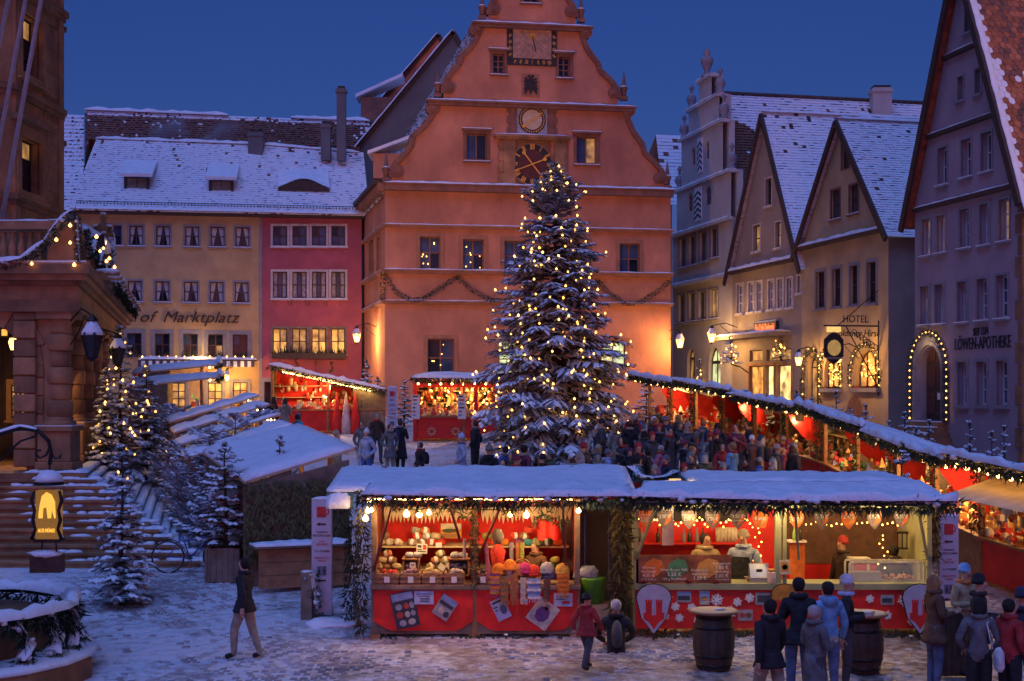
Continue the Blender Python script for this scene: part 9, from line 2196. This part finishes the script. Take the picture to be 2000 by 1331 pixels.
ribbon_snow(sg, 'arm_snow', [S(-30, 852), S(0, 845), S(40, 833), S(72, 839)], .06, .04, seed=9, step=.1)
c = S(96, 945); MB().lathe(c, [(.22, -.02), (.23, .0), (.22, .03)], 16, smooth=False).build('canopy', black, sg); MB().lathe(c + Vector((0, 0, .03)), [(.215, 0), (.20, .07), (.14, .14), (.05, .18)], 16).build('snow', snow, sg)
gm_ = M('sign_gold_glow', (.55, .33, .05), .5, .3, 9, emit=(1, .5, .06), es=.9)
z1, z0 = S(0, 958).z, S(0, 1052).z; MB().box(c.x - .17, c.x + .17, c.y - .12, c.y + .12, z0, z1).build('lamp_box', M('sign_amber', (.12, .07, .02), .4, .3, 9, emit=(1, .45, .05), es=.16), sg)
f5 = Frame((c.x, c.y - .125), (1, 0))
for q in ([(-.1, .50), (-.12, .36), (-.12, .3), (-.06, .3), (-.05, .45), (.0, .47), (.02, .3), (.07, .3), (.08, .45), (.12, .3), (.14, .3), (.13, .55), (.08, .66), (.0, .70), (-.07, .64)],): MB(f5).prism([(x, z0 + .02 + y_) for x, y_ in q], -.012, .004).build('golden_animal', gm_, sg)
text('lettering', 'ALTE MÜNZE', .08, f5, 0, z0 + .13, -.006, gm_, sg, width=.26)
for sx in (-1, 1):
	MB().tube([c + Vector((sx * .19, -.1, z1 - c.z)), c + Vector((sx * .23, -.12, z1 - c.z - .15)), c + Vector((sx * .18, -.12, z1 - c.z - .3)), c + Vector((sx * .21, -.12, z1 - c.z - .45)), c + Vector((sx * .17, -.12, z0 - c.z + .15)), c + Vector((sx * .23, -.12, z0 - c.z))], [.02, .03, .024, .03, .024, .03], 6).build('side_scroll', black, sg); MB().blob(c + Vector((sx * .22, -.1, z0 - c.z + .03)), (.04, .04, .03)).build('scroll_snow', snow, sg)
MB().box(c.x - .2, c.x + .2, c.y - .14, c.y + .14, z0 - .05, z0).build('sill', black, sg)
zb3 = S(0, 1118).z; MB().box(c.x - .27, c.x + .2, c.y - .1, c.y + .14, zb3, zb3 + .26).build('planter', wood_dk, sg); MB().blob((c.x - .06, c.y, zb3 + .28), (.27, .15, .07), seg=10, ring=5).build('planter_snow', snow, sg)
MB().bar((c.x - .12, c.y, zb3 + .25), (c.x - .1, c.y, z0), .02).bar((c.x + .12, c.y, zb3 + .25), (c.x + .1, c.y, z0), .02).build('chain', black, sg); MB().tube([S(-170, 830), (S(-170, 860).x, Ys, G(Ys))], .06, 8).build('pole', black, sg)
sm = bpy.data.materials.new('smoke'); sm.use_nodes = True; nt = sm.node_tree; nt.nodes.remove(nt.nodes['Principled BSDF'])
pv = N(nt, 'ShaderNodeVolumePrincipled'); pv.inputs['Color'].default_value = (.8, .82, .88, 1); tc = N(nt, 'ShaderNodeTexCoord'); nz = N(nt, 'ShaderNodeTexNoise'); nz.inputs['Scale'].default_value = 1.6; nz.inputs['Detail'].default_value = 3
ln_ = N(nt, 'ShaderNodeVectorMath', operation='LENGTH'); mr = N(nt, 'ShaderNodeMapRange'); mr.inputs[1].default_value = 1; mr.inputs[2].default_value = .2
nt.links.new(tc.outputs['Object'], ln_.inputs[0]); nt.links.new(ln_.outputs['Value'], mr.inputs[0]); nt.links.new(tc.outputs['Object'], nz.inputs['Vector'])
m1 = N(nt, 'ShaderNodeMapRange'); m1.inputs[1].default_value = .45; m1.inputs[2].default_value = .75; m1.inputs[4].default_value = 4.0; nt.links.new(nz.outputs[0], m1.inputs[0])
mu = N(nt, 'ShaderNodeMath', operation='MULTIPLY'); nt.links.new(mr.outputs[0], mu.inputs[0]); nt.links.new(m1.outputs[0], mu.inputs[1]); nt.links.new(mu.outputs[0], pv.inputs['Density']); nt.links.new(pv.outputs[0], nt.nodes['Material Output'].inputs['Volume'])
for k, (px, py, a, b, t, lb) in enumerate(((330, 255, 1.3, 1.5, .4, 'pale chimney smoke over the brown tiled roof beside the stone tower'), (425, 262, 1.5, .8, -.3, 'thin chimney smoke drifting along the brown tiled roof'))):
	p = ray(px, py, 79); o = MB().lathe((0, 0, 0), [(.05, -1), (.6, -.8), (.95, -.3), (.95, .3), (.6, .8), (.05, 1)], 12).build('smoke', sm); o.location = p; o.scale = (a, .9, b); o.rotation_euler = (0, t, 0); tag(o, lb, 'smoke', kind='stuff')
al = thing('arcade_lamp', (-12.7, 36.6, 7.2), 'lit lamp hanging inside the town hall arcade', 'lamp'); MB().lathe((-12.7, 36.6, 7.0), [(.1, 0), (.16, .2), (.12, .3)], 8).build('globe', lant_g, al); MB().bar((-12.7, 36.6, 7.3), (-12.7, 36.6, 7.86), .03).build('rod', black, al); point_light('arcade_light', (-12.7, 36.3, 6.8), 110, al, (1, .62, .22))
